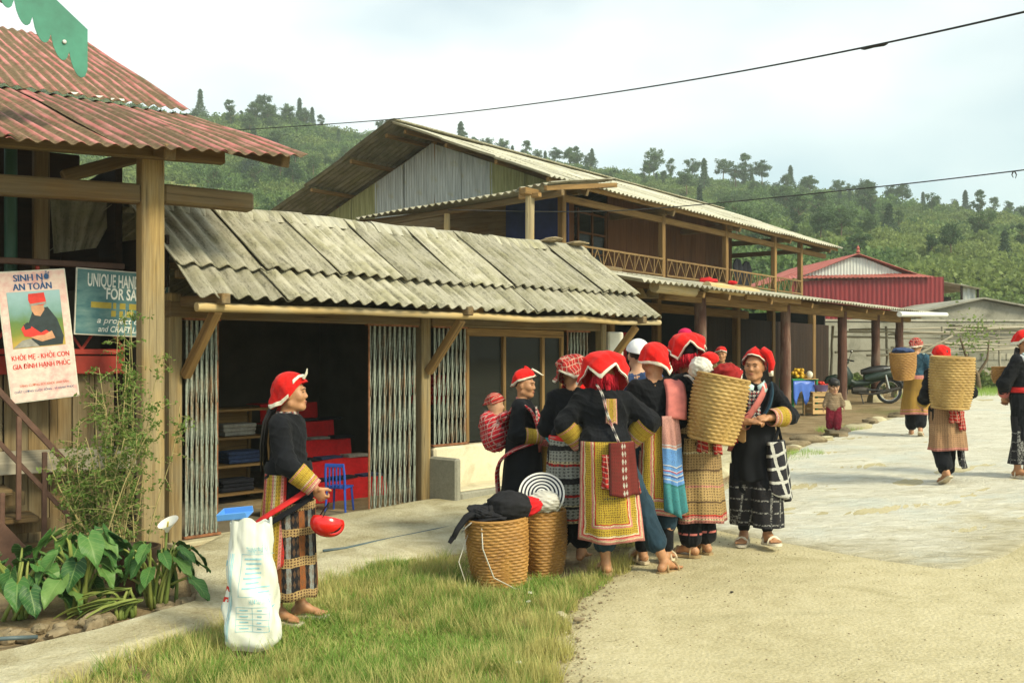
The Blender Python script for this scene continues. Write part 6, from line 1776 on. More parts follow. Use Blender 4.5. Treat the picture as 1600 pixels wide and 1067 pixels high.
# ------------------------------------------------------------------ loose gravel on the road
def gravel(name, N, seed, mat, label, smin, smax, edge):
    r = np.random.default_rng(seed)
    y = 3.6 + 9.0 * r.uniform(0, 1, N) ** 1.5; xl_ = np.interp(y, ROAD_L[:, 1], ROAD_L[:, 0])
    x = xl_ + (np.abs(r.normal(0, .16, N)) - .06 if edge else r.uniform(0, 5.5, N))
    s = r.uniform(smin, smax, N) ** 1.0; z = zg(x, y) + (.012 if not edge else .004)
    D = np.array([[1, 0, 0], [-1, 0, 0], [0, 1, 0], [0, -1, 0], [0, 0, 1], [0, 0, -1]], float)
    V = D[None] * (s[:, None] * r.uniform(.6, 1.2, (N, 6)))[..., None]; V[..., 2] *= .6
    a = r.uniform(0, 6.28, N); c_, s_ = np.cos(a)[:, None], np.sin(a)[:, None]
    V = np.stack([V[..., 0] * c_ - V[..., 1] * s_ + x[:, None], V[..., 0] * s_ + V[..., 1] * c_ + y[:, None], V[..., 2] + z[:, None] + .002], -1).reshape(-1, 3)
    T = np.array([[0, 2, 4], [2, 1, 4], [1, 3, 4], [3, 0, 4], [2, 0, 5], [1, 2, 5], [3, 1, 5], [0, 3, 5]])
    F = (np.arange(N) * 6)[:, None, None] + T[None]
    o = link(name, fast_mesh(name, V, F.reshape(-1, 3), MAT[mat])); o['kind'] = 'stuff'; o['label'] = label
gravel('gravel', 3600, 3, 'concrete', 'pale grit scattered over the road', .0025, .0085, False)
gravel('gravel', 1100, 4, 'stone', 'darker grit scattered over the road', .0025, .009, False)
gravel('gravel', 1800, 5, 'stone', 'small stones along the grass edge of the road', .003, .014, True)
# ------------------------------------------------------------------ grass
GP = np.array([[-2.6, 2.4], [-2.42, 4.3], [-2.22, 4.9], [-2.0, 5.55], [-1.68, 6.1], [-1.38, 7.0], [-1.0, 7.7], [-.4, 8.05], [.1, 7.75], [.45, 7.25], [.80, 7.45], [.70, 7.05], [.42, 6.55], [.24, 5.9], [.16, 4.9], [.08, 3.0], [.0, 2.4]])
def inside_poly(P, x, y):
    c = np.zeros(len(x), bool); j = len(P) - 1
    for i in range(len(P)):
        xi, yi = P[i]; xj, yj = P[j]
        c ^= ((yi > y) != (yj > y)) & (x < (xj - xi) * (y - yi) / (yj - yi + 1e-12) + xi); j = i
    return c
def grass(name, N, seed, mat, label, hmin, hmax, clump, extra=None):
    r = np.random.default_rng(seed)
    x = r.uniform(-2.7, .9, N * 4); y = r.uniform(3.6, 8.1, N * 4)
    d = fbm(x, y, seed + 5, 4, 2.6)
    ok = inside_poly(GP, x + .05 * fbm(x, y, 71, 3, 9), y + .05 * fbm(x, y, 72, 3, 9)) & (d > clump + r.normal(0, .25, len(x)))
    # worn ground round the sack, the baskets and the women's feet
    for cx_, cy2, rr_ in ((-1.44, 5.5, .17), (-.09, 7.1, .24), (.2, 7.45, .24), (.45, 7.3, .22)): ok &= (x - cx_) ** 2 + (y - cy2) ** 2 > (rr_ * r.uniform(.8, 1.2, len(x))) ** 2
    thin = (y > 7.15) & (x > -.75); ok &= ~(thin & (r.uniform(0, 1, len(x)) < .78))
    x, y = x[ok][:N], y[ok][:N]; n = len(x)
    h = r.uniform(hmin, hmax, n) * (1 + .5 * fbm(x, y, seed + 9, 3, 3.0)); a = r.uniform(0, 6.28, n); bend = r.uniform(.25, 1.0, n) * h
    wdt = r.uniform(.0016, .0034, n)
    z = zg(x, y) - .012
    dx, dy = np.cos(a), np.sin(a); px, py = -dy * wdt, dx * wdt
    V = np.zeros((n, 5, 3))
    for k, (s, ww) in enumerate(((0, 1), (.55, .8), (1.0, 0))):
        bx = x + dx * bend * s ** 2; by = y + dy * bend * s ** 2; bz = z + h * s * (1 - .28 * s)
        if k < 2:
            V[:, 2*k] = np.stack([bx + px * ww, by + py * ww, bz], -1); V[:, 2*k+1] = np.stack([bx - px * ww, by - py * ww, bz], -1)
        else: V[:, 4] = np.stack([bx, by, bz], -1)
    base = (np.arange(n) * 5)[:, None]
    Fq = np.concatenate([base + np.array([[0, 1, 3, 2]]), ], 1); Ft = base + np.array([[2, 3, 4]])
    F = [list(q) for q in Fq] + [list(q) for q in Ft]
    o = link(name, fast_mesh(name, V.reshape(-1, 3), F, MAT[mat])); o['kind'] = 'stuff'; o['label'] = label
    return o
grass('grass', 30000, 1, 'grass', 'dry yellowish grass on the verge by the road', .025, .07, -.25)
rt = np.random.default_rng(91); tf = []
while len(tf) < 1250:
    x_, y_ = rt.uniform(-2.6, .75), rt.uniform(3.9, 8.0)
    if not inside_poly(GP, np.array([x_]), np.array([y_]))[0] or (y_ > 7.1 and x_ > -.8 and rt.uniform() < .8) or fbm(x_, y_, 95, 3, 3.2) < rt.normal(-.15, .3): continue
    if (x_ + 1.44) ** 2 + (y_ - 5.5) ** 2 < .03: continue
    tf.append((x_, y_, rt.uniform(.02, .055), int(rt.uniform(18, 42)), rt.uniform(.06, .135)))
TUFTS = (tf[:750], tf[750:])
grass('grass', 34000, 2, 'grass_green', 'fresh green grass mixed into the verge', .03, .085, .0)
def tuft(name, pts, label, mat, seed, splay=0):
    r = np.random.default_rng(seed); V = []; F = []
    for (cx_, cy2, rad, n, hh) in pts:
        for k in range(n):
            a, q = r.uniform(0, 6.28), rad * math.sqrt(r.uniform(0, 1)); x, y = cx_ + q * math.cos(a), cy2 + q * math.sin(a); z = float(zg(x, y)) - .01
            h = hh * r.uniform(.5, 1.2); b_ = a + r.normal(0, .5) if splay else r.uniform(0, 6.28); w = .003 if not splay else .0024; o_ = h * (r.uniform(.2, .8) if not splay else r.uniform(.25, .5) + .6 * q / rad); i = len(V)
            V += [(x - math.sin(b_) * w, y + math.cos(b_) * w, z), (x + math.sin(b_) * w, y - math.cos(b_) * w, z), (x + math.cos(b_) * o_, y + math.sin(b_) * o_, z + h)]; F.append([i, i + 1, i + 2])
    o = link(name, fast_mesh(name, np.array(V), F, MAT[mat])); o['kind'] = 'stuff'; o['label'] = label
tuft('grass', TUFTS[0], 'straw-coloured grass clumps on the verge', 'grass', 15, 1)
tuft('grass', TUFTS[1], 'green grass clumps on the verge', 'grass_green', 16, 1)
tuft('grass', [(.22, 5.85, .13, 420, .13), (.2, 5.35, .13, 420, .14), (.12, 4.95, .14, 420, .13), (.3, 6.35, .12, 300, .12), (-.6, 7.5, .2, 500, .12), (-1.2, 6.9, .2, 400, .12), (.72, 7.35, .16, 500, .12), (.85, 7.6, .12, 260, .1), (.5, 7.0, .12, 260, .08), (.95, 8.3, .1, 160, .08)], 'grass tufts under the feet of the group', 'grass', 5)
tuft('grass', [(4.05, 13.9, .3, 500, .09), (3.7, 13.4, .3, 300, .07), (5.6, 17.0, .4, 500, .1), (11.5, 24.6, 1.2, 3500, .16), (12.8, 24.9, 1.2, 3500, .16), (10.2, 24.3, .8, 1500, .12)], 'green weeds along the far road edge', 'grass_green', 6)
# ------------------------------------------------------------------ people: bodies grown as one smooth surface from a distance field
class Field:
    def __init__(s, lo, hi, h):
        s.lo = np.asarray(lo, float); s.h = h
        s.n = np.ceil((np.asarray(hi, float) - s.lo) / h).astype(int) + 1
        s.D = np.full(s.n, .5, np.float32)
    def win(s, a, b):
        i0 = np.clip(np.floor((a - s.lo) / s.h).astype(int), 0, s.n - 1); i1 = np.clip(np.ceil((b - s.lo) / s.h).astype(int) + 1, 1, s.n)
        sl = tuple(slice(p, q) for p, q in zip(i0, i1))
        g = np.meshgrid(*[s.lo[k] + s.h * np.arange(i0[k], i1[k]) for k in range(3)], indexing='ij')
        return sl, np.stack(g, -1)
    def put(s, sl, d, k):
        a = s.D[sl]
        if k <= 0: s.D[sl] = np.minimum(a, d); return
        q = np.clip(.5 + .5 * (a - d) / k, 0, 1)
        s.D[sl] = a + (d - a) * q - k * q * (1 - q)
    def cap(s, p0, p1, r0, r1=None, k=.02):
        p0 = np.asarray(p0, float); p1 = np.asarray(p1, float); r1 = r0 if r1 is None else r1
        m = max(r0, r1) + k + 3 * s.h
        sl, X = s.win(np.minimum(p0, p1) - m, np.maximum(p0, p1) + m)
        if X.size == 0: return s
        d = p1 - p0; t = np.clip(((X - p0) @ d) / (d @ d + 1e-12), 0, 1)
        s.put(sl, (np.linalg.norm(X - p0 - t[..., None] * d, axis=-1) - (r0 + (r1 - r0) * t)).astype(np.float32), k); return s
    def chain(s, P, r, k=.02):
        for i in range(len(P) - 1): s.cap(P[i], P[i + 1], r[i], r[i + 1], k)
        return s
    def ell(s, c, r, M=None, k=.02):
        c = np.asarray(c, float); r = np.asarray(r, float) * np.ones(3)
        m = r.max() + k + 3 * s.h
        sl, X = s.win(c - m, c + m)
        if X.size == 0: return s
        Y = X - c
        if M is not None: Y = Y @ np.asarray(M, float)          # columns of M are the axes
        k0 = np.linalg.norm(Y / r, axis=-1); k1 = np.linalg.norm(Y / (r * r), axis=-1) + 1e-9
        s.put(sl, (k0 * (k0 - 1) / k1).astype(np.float32), k); return s
    def mesh(s):
        g = openvdb.FloatGrid(.5); g.copyFromArray(np.ascontiguousarray(s.D))
        p, t, q = g.convertToPolygons(isovalue=0.0, adaptivity=0.0)
        V = s.lo + p.astype(float) * s.h; Q = q[:, ::-1].astype(int)
        a, b, c = V[Q[:, 0]], V[Q[:, 1]], V[Q[:, 2]]
        if np.einsum('ij,ij->i', a, np.cross(b, c)).sum() < 0: Q = Q[:, ::-1]
        return V, np.ascontiguousarray(Q)

def vnormals(V, Q):
    n = np.cross(V[Q[:, 2]] - V[Q[:, 0]], V[Q[:, 3]] - V[Q[:, 1]]); N_ = np.zeros_like(V)
    for k in range(4): np.add.at(N_, Q[:, k], n)
    return N_ / (np.linalg.norm(N_, axis=1, keepdims=True) + 1e-12)
def folds(V, Q, amp, seed, st=(26, 26, 9)):
    r = np.random.default_rng(seed); N_ = vnormals(V, Q); d = np.zeros(len(V)); S = V * np.array(st)
    W = S + .8 * np.sin(S[:, [1, 2, 0]] * .7 + seed)
    for k in range(7):
        f = r.normal(0, 1, 3); d += (1 - np.abs(np.sin(W @ f * (.6 + .35 * k) + r.uniform(0, 6)))) ** 2 / (1 + .5 * k)
    return V + N_ * (amp * (d - d.mean()))[:, None]

def Rx(a): c, s = math.cos(a), math.sin(a); return np.array([[1, 0, 0], [0, c, -s], [0, s, c]])
def Ry(a): c, s = math.cos(a), math.sin(a); return np.array([[c, 0, s], [0, 1, 0], [-s, 0, c]])
def Rz(a): c, s = math.cos(a), math.sin(a); return np.array([[c, -s, 0], [s, c, 0], [0, 0, 1]])
def V3(*a): return np.array(a, float)

# skin and cloth colours
def skin_mat(name, a, b):
    n = NT(name); v = n.tc('Object')
    c = n.ramp(n.noise(v, 30, 4), [(.3, a), (.7, b)]); n.bump(n.noise(v, 220, 3), .08, .002)
    m = n.done(c, .5, spec=.4); n.b.inputs['Subsurface Weight'].default_value = .08; n.b.inputs['Subsurface Radius'].default_value = (.02, .008, .005)
    MAT[name] = m
skin_mat('skin', (.36, .175, .085), (.46, .235, .12)); skin_mat('skin_pale', (.45, .25, .15), (.54, .32, .2))
plain('eye', (.02, .014, .010), .25, .1, 10, 0); plain('lip', (.34, .12, .08), .45, .1, 20, 0); plain('hair', (.010, .008, .008), .45, .4, 60, .3)
def indigo(name, c0):
    n = NT(name); v = n.tc('Object')
    f = n.noise(v, 6, 5, .6); g = n.noise(v, 240, 2)
    c = n.ramp(f, [(.3, tuple(q * .6 for q in c0)), (.7, tuple(q * 1.5 for q in c0))])
    n.bump(n.ma('ADD', g, n.ma('MULTIPLY', n.noise(v, 30, 4), 1.5)), .35, .004)
    MAT[name] = n.done(c, .9, spec=.18, sheen=.04)
indigo('indigo', (.0052, .0060, .0085)); indigo('navy', (.016, .026, .042)); indigo('denim', (.018, .040, .062)); indigo('olive', (.13, .10, .045)); indigo('teal_cloth', (.02, .055, .085))
indigo('blue_shirt', (.03, .055, .13))
plain('scarf_red', (.58, .014, .012), .95, .22, 9, .7, spec=.12, dist=.008, sheen=.1); plain('scarf_dark_red', (.30, .012, .012), .9, .3, 12, .3); plain('trim_white', (.66, .62, .50), .9, .15, 60, .3)
plain('tassel_red', (.55, .01, .03), .7, .3, 40); plain('sash_red', (.60, .02, .02), .85, .2, 20, .2); plain('sash_pink', (.50, .15, .13), .85, .2, 20)
plain('cap_white', (.66, .68, .70), .9, .12, 8, .2); plain('collar', (.45, .60, .58), .9, .1, 10); plain('bag_cyan', (.05, .42, .55), .5, .2, 8); plain('sandal', (.55, .46, .32), .6, .2, 20); plain('sandal_brown', (.34, .24, .12), .6, .2, 20)
plain('sandal_white', (.62, .56, .44), .6, .2, 20); plain('maroon', (.22, .012, .03), .9, .2, 14); plain('tan_leather', (.40, .24, .10), .6, .2, 14)

YEL, GOLD, PNK, RED_, BLK, CRM, GRY = (.42, .29, .035), (.32, .20, .02), (.50, .20, .17), (.40, .02, .02), (.012, .012, .016), (.55, .48, .30), (.30, .31, .28)
def motif(n, u, v, fu, fv, thr=.5):
    """small stitched marks: 1 inside a mark"""
    a = n.ma('FRACT', n.ma('MULTIPLY', u, fu)); b = n.ma('FRACT', n.ma('MULTIPLY', v, fv))
    a = n.ma('ABSOLUTE', n.ma('SUBTRACT', a, .5)); b = n.ma('ABSOLUTE', n.ma('SUBTRACT', b, .5))
    return n.ma('LESS_THAN', n.ma('ADD', a, b), thr)
def uvd(n):
    uv = n.sep(n.tc('UV')); q = n.tc('UV')
    return (n.ma('MULTIPLY_ADD', n.ma('SUBTRACT', n.noise(q, 9.0, 3), .5), .05, uv[0]), n.ma('MULTIPLY_ADD', n.ma('SUBTRACT', n.noise(n.map(q, (1, 1, 1), (3, 7, 0)), 9.0, 3), .5), .035, uv[1]))
def edgedist(n, u, v, ar):
    du = n.ma('MULTIPLY', n.ma('MINIMUM', u, n.ma('SUBTRACT', 1.0, u)), ar)
    return n.ma('MINIMUM', du, v)
def cloth_finish(n, c):
    v = n.tc('Object'); g = n.noise(v, 9, 4)
    r = n.ma('MULTIPLY_ADD', g, .5, .75)
    c = n.mix(1.0, c, n.comb(r, r, r), 'MULTIPLY')
    c = n.mix(n.ramp(n.noise(v, 130, 3, .7), [(.38, .40), (.52, 0.0)]), c, (.05, .035, .02))
    n.bump(n.ma('ADD', n.noise(v, 160, 2), n.noise(v, 22, 4)), .5, .005)
    return n.done(c, .88, spec=.2)
def apron_gold():
    n = NT('apron_gold'); u, v = uvd(n)
    e = edgedist(n, u, v, .65)
    c = n.ramp(e, [(0, PNK), (.022, CRM), (.034, PNK), (.05, RED_), (.06, CRM), (.075, YEL), (.145, PNK), (.165, CRM), (.178, RED_), (.19, YEL), (.255, GOLD), (.265, YEL)], True)
    m = motif(n, u, v, 34.0, 44.0, .36); band = n.ramp(e, [(0, 0.0), (.078, 1.0), (.14, 0.0), (.2, 1.0)], True)
    c = n.mix(n.ma('MULTIPLY', n.ma('MULTIPLY', m, band), .8), c, (.10, .05, .015))
    row = n.ramp(v, [(0, 0.0), (.40, 1.0), (.45, 0.0), (.62, .6), (.64, 0.0)], True); inn = n.ma('GREATER_THAN', e, .27)
    c = n.mix(n.ma('MULTIPLY', n.ma('MULTIPLY', row, inn), motif(n, u, v, 30.0, 12.0, .42)), c, (.05, .06, .06))
    MAT['apron_gold'] = cloth_finish(n, c)
def banded(name, stops, fu=34.0, fv=44.0, dark=(.04, .03, .02), thr=.34, amt=.75, per=1.0, src='v'):
    """rows of stitching: repeated bands along v with marks"""
    n = NT(name); u, v = uvd(n)
    w = n.ma('FRACT', n.ma('MULTIPLY', v, per)) if per != 1.0 else v
    c = n.ramp(w, stops, True)
    m = motif(n, u, v, fu, fv, thr)
    c = n.mix(n.ma('MULTIPLY', m, amt), c, dark)
    MAT[name] = cloth_finish(n, c)
apron_gold()
banded('cuff_gold', [(0, PNK), (.08, CRM), (.12, PNK), (.22, YEL), (.30, PNK), (.36, CRM), (.40, YEL), (.62, GOLD), (.66, YEL), (.90, PNK), (.95, YEL)], 9.0, 14.0, (.10, .05, .01), .3)
banded('apron_grey', [(0, CRM), (.03, RED_), (.05, GRY), (.16, BLK), (.19, CRM), (.21, GRY), (.30, RED_), (.33, GRY), (.45, BLK), (.52, GRY), (.66, RED_), (.69, CRM), (.72, GRY), (.84, BLK), (.90, GRY)], 16.0, 26.0, (.03, .03, .035), .36)
banded('apron_brown', [(0, PNK), (.03, CRM), (.045, PNK), (.07, RED_), (.085, (.33, .22, .09)), (.2, (.10, .06, .03)), (.22, (.38, .26, .11)), (.36, PNK), (.38, (.36, .25, .11)), (.52, (.10, .06, .03)), (.54, (.30, .20, .09)), (.70, CRM), (.72, (.34, .23, .10)), (.86, BLK), (.9, (.36, .25, .12))], 24.0, 36.0, (.06, .035, .02), .36)
banded('skirt_ochre', [(0, PNK), (.06, (.36, .22, .05)), (.10, PNK), (.13, (.34, .20, .04)), (.6, (.30, .18, .04)), (.9, PNK)], 18.0, 20.0, (.16, .08, .02), .25, .6)
banded('skirt_tan', [(0, PNK), (.05, (.34, .20, .11)), (.3, (.36, .22, .12)), (.5, (.30, .18, .10)), (.8, (.36, .2, .14))], 22.0, 26.0, (.12, .06, .03), .34, .7)
def shawl():
    n = NT('shawl_blue'); uv = n.sep(n.tc('UV')); v = uv[1]
    T_, B_, P_, W_ = (.05, .22, .24), (.11, .26, .55), (.45, .23, .20), (.45, .48, .50)
    c = n.ramp(v, [(0, T_), (.28, (.03, .16, .16)), (.30, B_), (.335, W_), (.345, B_), (.37, (.05, .08, .22)), (.385, W_), (.395, B_), (.42, (.35, .05, .10)), (.43, W_), (.44, B_), (.47, (.05, .08, .22)), (.48, W_), (.49, B_), (.66, W_), (.67, P_), (.69, W_), (.70, P_)], True)
    MAT['shawl_blue'] = cloth_finish(n, c)
shawl()
def batik(name, zs, scale=9.0):
    """indigo with pale lines in squares on the lower leg"""
    n = NT(name); o = n.tc('Object'); s = n.sep(o)
    ang = n.ma('MULTIPLY', n.ma('ADD', s[0], s[1]), 1.0)
    gx = n.ma('FRACT', n.ma('MULTIPLY', ang, 10.0)); gz = n.ma('FRACT', n.ma('MULTIPLY', s[2], 11.0))
    ln = n.ma('MAXIMUM', n.ma('GREATER_THAN', gx, .84), n.ma('GREATER_THAN', gz, .86))
    tex = n.ramp(n.noise(o, 70, 3), [(.42, .0), (.62, .8)])
    low = n.ma('LESS_THAN', s[2], zs)
    c = n.mix(n.ma('MULTIPLY', n.ma('MULTIPLY', ln, low), tex), (.014, .015, .021), (.40, .40, .38))
    MAT[name] = cloth_finish(n, c)
batik('batik_legs', .47)
def panels_p1():
    n = NT('panel_trousers'); u, v = uvd(n)
    col = n.ramp(n.ma('FRACT', n.ma('MULTIPLY', u, 2.0)), [(0, BLK), (.14, (.24, .08, .025)), (.40, BLK), (.60, (.24, .25, .24)), (.80, BLK)], True)
    col = n.mix(n.ma('MULTIPLY', motif(n, u, v, 12.0, 9.0, .4), .5), col, (.15, .08, .04))
    bnd = n.ramp(v, [(0, 1.0), (.09, 0.0), (.34, 1.0), (.44, 0.0), (.66, 1.0), (.74, 0.0), (.92, 1.0)], True)
    bc = n.mix(motif(n, u, v, 16.0, 34.0, .36), (.40, .27, .12), (.07, .03, .02))
    MAT['panel_trousers'] = cloth_finish(n, n.mix(bnd, col, bc))
panels_p1()
def stripes_uv(name, cols, per):
    n = NT(name); uv = n.sep(n.tc('UV')); u = n.ma('FRACT', n.ma('MULTIPLY', uv[0], per)); k = len(cols)
    c = n.ramp(u, [(i / k, q) for i, q in enumerate(cols)], True)
    c = n.mix(n.ma('MULTIPLY', motif(n, uv[0], uv[1], 20.0, 26.0, .3), .6), c, (.10, .05, .02))
    MAT[name] = cloth_finish(n, c)
stripes_uv('panel_gold', [PNK, YEL, GOLD, YEL, PNK, CRM, YEL, GOLD, PNK, RED_], 2.0)
def plaid(name, a, b, c3, f=18.0):
    n = NT(name); s = n.sep(n.tc('Object'))
    gx = n.ma('FRACT', n.ma('MULTIPLY', n.ma('ADD', s[0], n.ma('MULTIPLY', s[1], .8)), f)); gz = n.ma('FRACT', n.ma('MULTIPLY', n.ma('ADD', s[2], n.ma('MULTIPLY', s[1], .4)), f))
    ln = n.ma('MAXIMUM', n.ma('GREATER_THAN', gx, .8), n.ma('GREATER_THAN', gz, .8)); dk = n.ma('MULTIPLY', n.ma('LESS_THAN', gx, .35), n.ma('LESS_THAN', gz, .35))
    c = n.mix(dk, n.mix(ln, a, b), c3)
    MAT[name] = cloth_finish(n, c)
plaid('plaid_red', (.50, .015, .03), (.52, .30, .28), (.20, .008, .02), 26.0)
plaid('plaid_scarf', (.40, .02, .02), (.46, .26, .20), (.20, .012, .015), 30.0)
def woven_bag():
    n = NT('bag_batik'); u, v = uvd(n)
    gx = n.ma('FRACT', n.ma('ADD', n.ma('MULTIPLY', u, 3.0), n.ma('MULTIPLY', v, .8))); gz = n.ma('FRACT', n.ma('SUBTRACT', n.ma('MULTIPLY', v, 4.0), u))
    ln = n.ma('MAXIMUM', n.ma('GREATER_THAN', gx, .78), n.ma('GREATER_THAN', gz, .78))
    c = n.mix(ln, (.012, .013, .02), (.45, .45, .42)); MAT['bag_batik'] = cloth_finish(n, c)
    n = NT('bag_red'); u, v = uvd(n)
    c = n.ramp(u, [(0, (.06, .010, .010)), (.06, (.13, .018, .016)), (.36, (.16, .024, .02)), (.64, (.13, .018, .016)), (.94, (.06, .010, .010))], True)
    mid = n.ma('LESS_THAN', n.ma('ABSOLUTE', n.ma('SUBTRACT', u, .45)), .09)
    tri = motif(n, n.ma('MULTIPLY', u, 1.0), v, 11.0, 7.0, .42)
    c = n.mix(n.ma('MULTIPLY', mid, tri), c, (.42, .40, .35)); c = n.mix(n.ma('MULTIPLY', motif(n, u, v, 17.0, 15.0, .3), .5), c, (.07, .01, .01))
    MAT['bag_red'] = cloth_finish(n, c)
woven_bag()
def collar_embro():
    n = NT('embro_white'); uv = n.sep(n.tc('UV'))
    c = n.mix(motif(n, uv[0], uv[1], 3.0, 12.0, .45), (.03, .03, .04), (.55, .53, .47)); c = n.mix(n.ma('MULTIPLY', motif(n, uv[0], uv[1], 5.0, 7.0, .3), .8), c, (.40, .06, .06))
    MAT['embro_white'] = cloth_finish(n, c)
collar_embro()
n = NT('knit_stripe'); s = n.sep(n.tc('Object')); w = n.ma('FRACT', n.ma('MULTIPLY', s[2], 22.0))
MAT['knit_stripe'] = cloth_finish(n, n.ramp(w, [(0, (.34, .26, .15)), (.35, (.22, .13, .07)), (.5, (.44, .36, .24)), (.85, (.28, .10, .07))], True))

# ------------------------------------------------------------------ the figure
def pose(**kw):
    p = dict(pelvis=V3(0, 0, .80), waist=V3(0, 0, .93), chest=V3(0, 0, 1.09), neck=V3(0, .012, 1.235), head=V3(0, -.018, 1.372),
             shL=V3(.138, .008, 1.185), shR=V3(-.138, .008, 1.185), elL=V3(.195, .03, .94), elR=V3(-.195, .03, .94), wrL=V3(.20, -.07, .735), wrR=V3(-.20, -.07, .735),
             hiL=V3(.075, 0, .78), hiR=V3(-.075, 0, .78), knL=V3(.08, -.02, .43), knR=V3(-.08, -.02, .43), anL=V3(.08, .02, .075), anR=V3(-.08, .02, .075),
             fdL=V3(.12, -1, 0), fdR=V3(-.12, -1, 0), hdL=None, hdR=None, hnL=None, hnR=None, curlL=.35, curlR=.35, yaw=0, pitch=0, roll=0, lean=0, tilt=0, hs=.93)
    lean, tilt = kw.get('lean', 0), kw.get('tilt', 0)
    if lean or tilt:
        M = Ry(R(tilt)) @ Rx(R(lean)); o = p['pelvis']
        for k in ('waist', 'chest', 'neck', 'head', 'shL', 'shR', 'elL', 'elR', 'wrL', 'wrR'): p[k] = o + M @ (p[k] - o)
    for k, v in kw.items(): p[k] = V3(*v) if isinstance(v, tuple) else v
    p['HM'] = Rz(R(p['yaw'])) @ Rx(R(p['pitch'])) @ Ry(R(p['roll']))
    for s in 'LR':
        f = p['wr' + s] - p['el' + s]; f = f / np.linalg.norm(f)
        p['hd' + s] = f if p['hd' + s] is None else V3(*p['hd' + s]) / np.linalg.norm(p['hd' + s])
        if p['hn' + s] is None: p['hn' + s] = V3(-1 if s == 'L' else 1, 0, 0)
        n_ = V3(*p['hn' + s]); n_ = n_ - p['hd' + s] * (n_ @ p['hd' + s]); p['hn' + s] = n_ / (np.linalg.norm(n_) + 1e-9)
        q = V3(*p['fd' + s]); p['fd' + s] = q / np.linalg.norm(q)
    return p

def hand_into(p, s, sc_=.95, h=.0042):
    w, d, n_ = p['wr' + s], p['hd' + s], p['hn' + s]; c = p['curl' + s]
    l = np.cross(n_, d) * (1 if s == 'L' else -1)                  # towards the thumb
    f = Field(w - .2, w + .2, h)
    f.cap(w - d * .05, w + d * .005, .024, .021, .01)
    f.ell(w + d * .047 * sc_, (.043 * sc_, .017 * sc_, .05 * sc_), np.stack([l, n_, d], 1), .012)
    for q, L in zip((-1.5, -.5, .5, 1.5), (.052, .066, .072, .066)):
        a = w + d * .082 * sc_ + l * q * .0195 * sc_; ang = c * .9; rr = .0085 * sc_
        for j in range(3):
            dd = d * math.cos(ang) + n_ * math.sin(ang); b = a + dd * L * (.46, .31, .23)[j] * sc_
            f.cap(a, b, rr, rr * .9, .003 if j else .006); a = b; rr *= .9; ang += c * (1.1, .8, .5)[j]
    a = w + d * .028 * sc_ + l * .034 * sc_; dd = (l * .62 + d * .72 + n_ * (.25 + .5 * c)); dd /= np.linalg.norm(dd)
    b = a + dd * .04 * sc_; dd2 = (l * .15 + d * .9 + n_ * (.3 + .6 * c)); dd2 /= np.linalg.norm(dd2)
    f.cap(a - dd * .012, b, .0125, .0105, .008).cap(b, b + dd2 * .03 * sc_, .0105, .008, .004)
    return f.mesh()

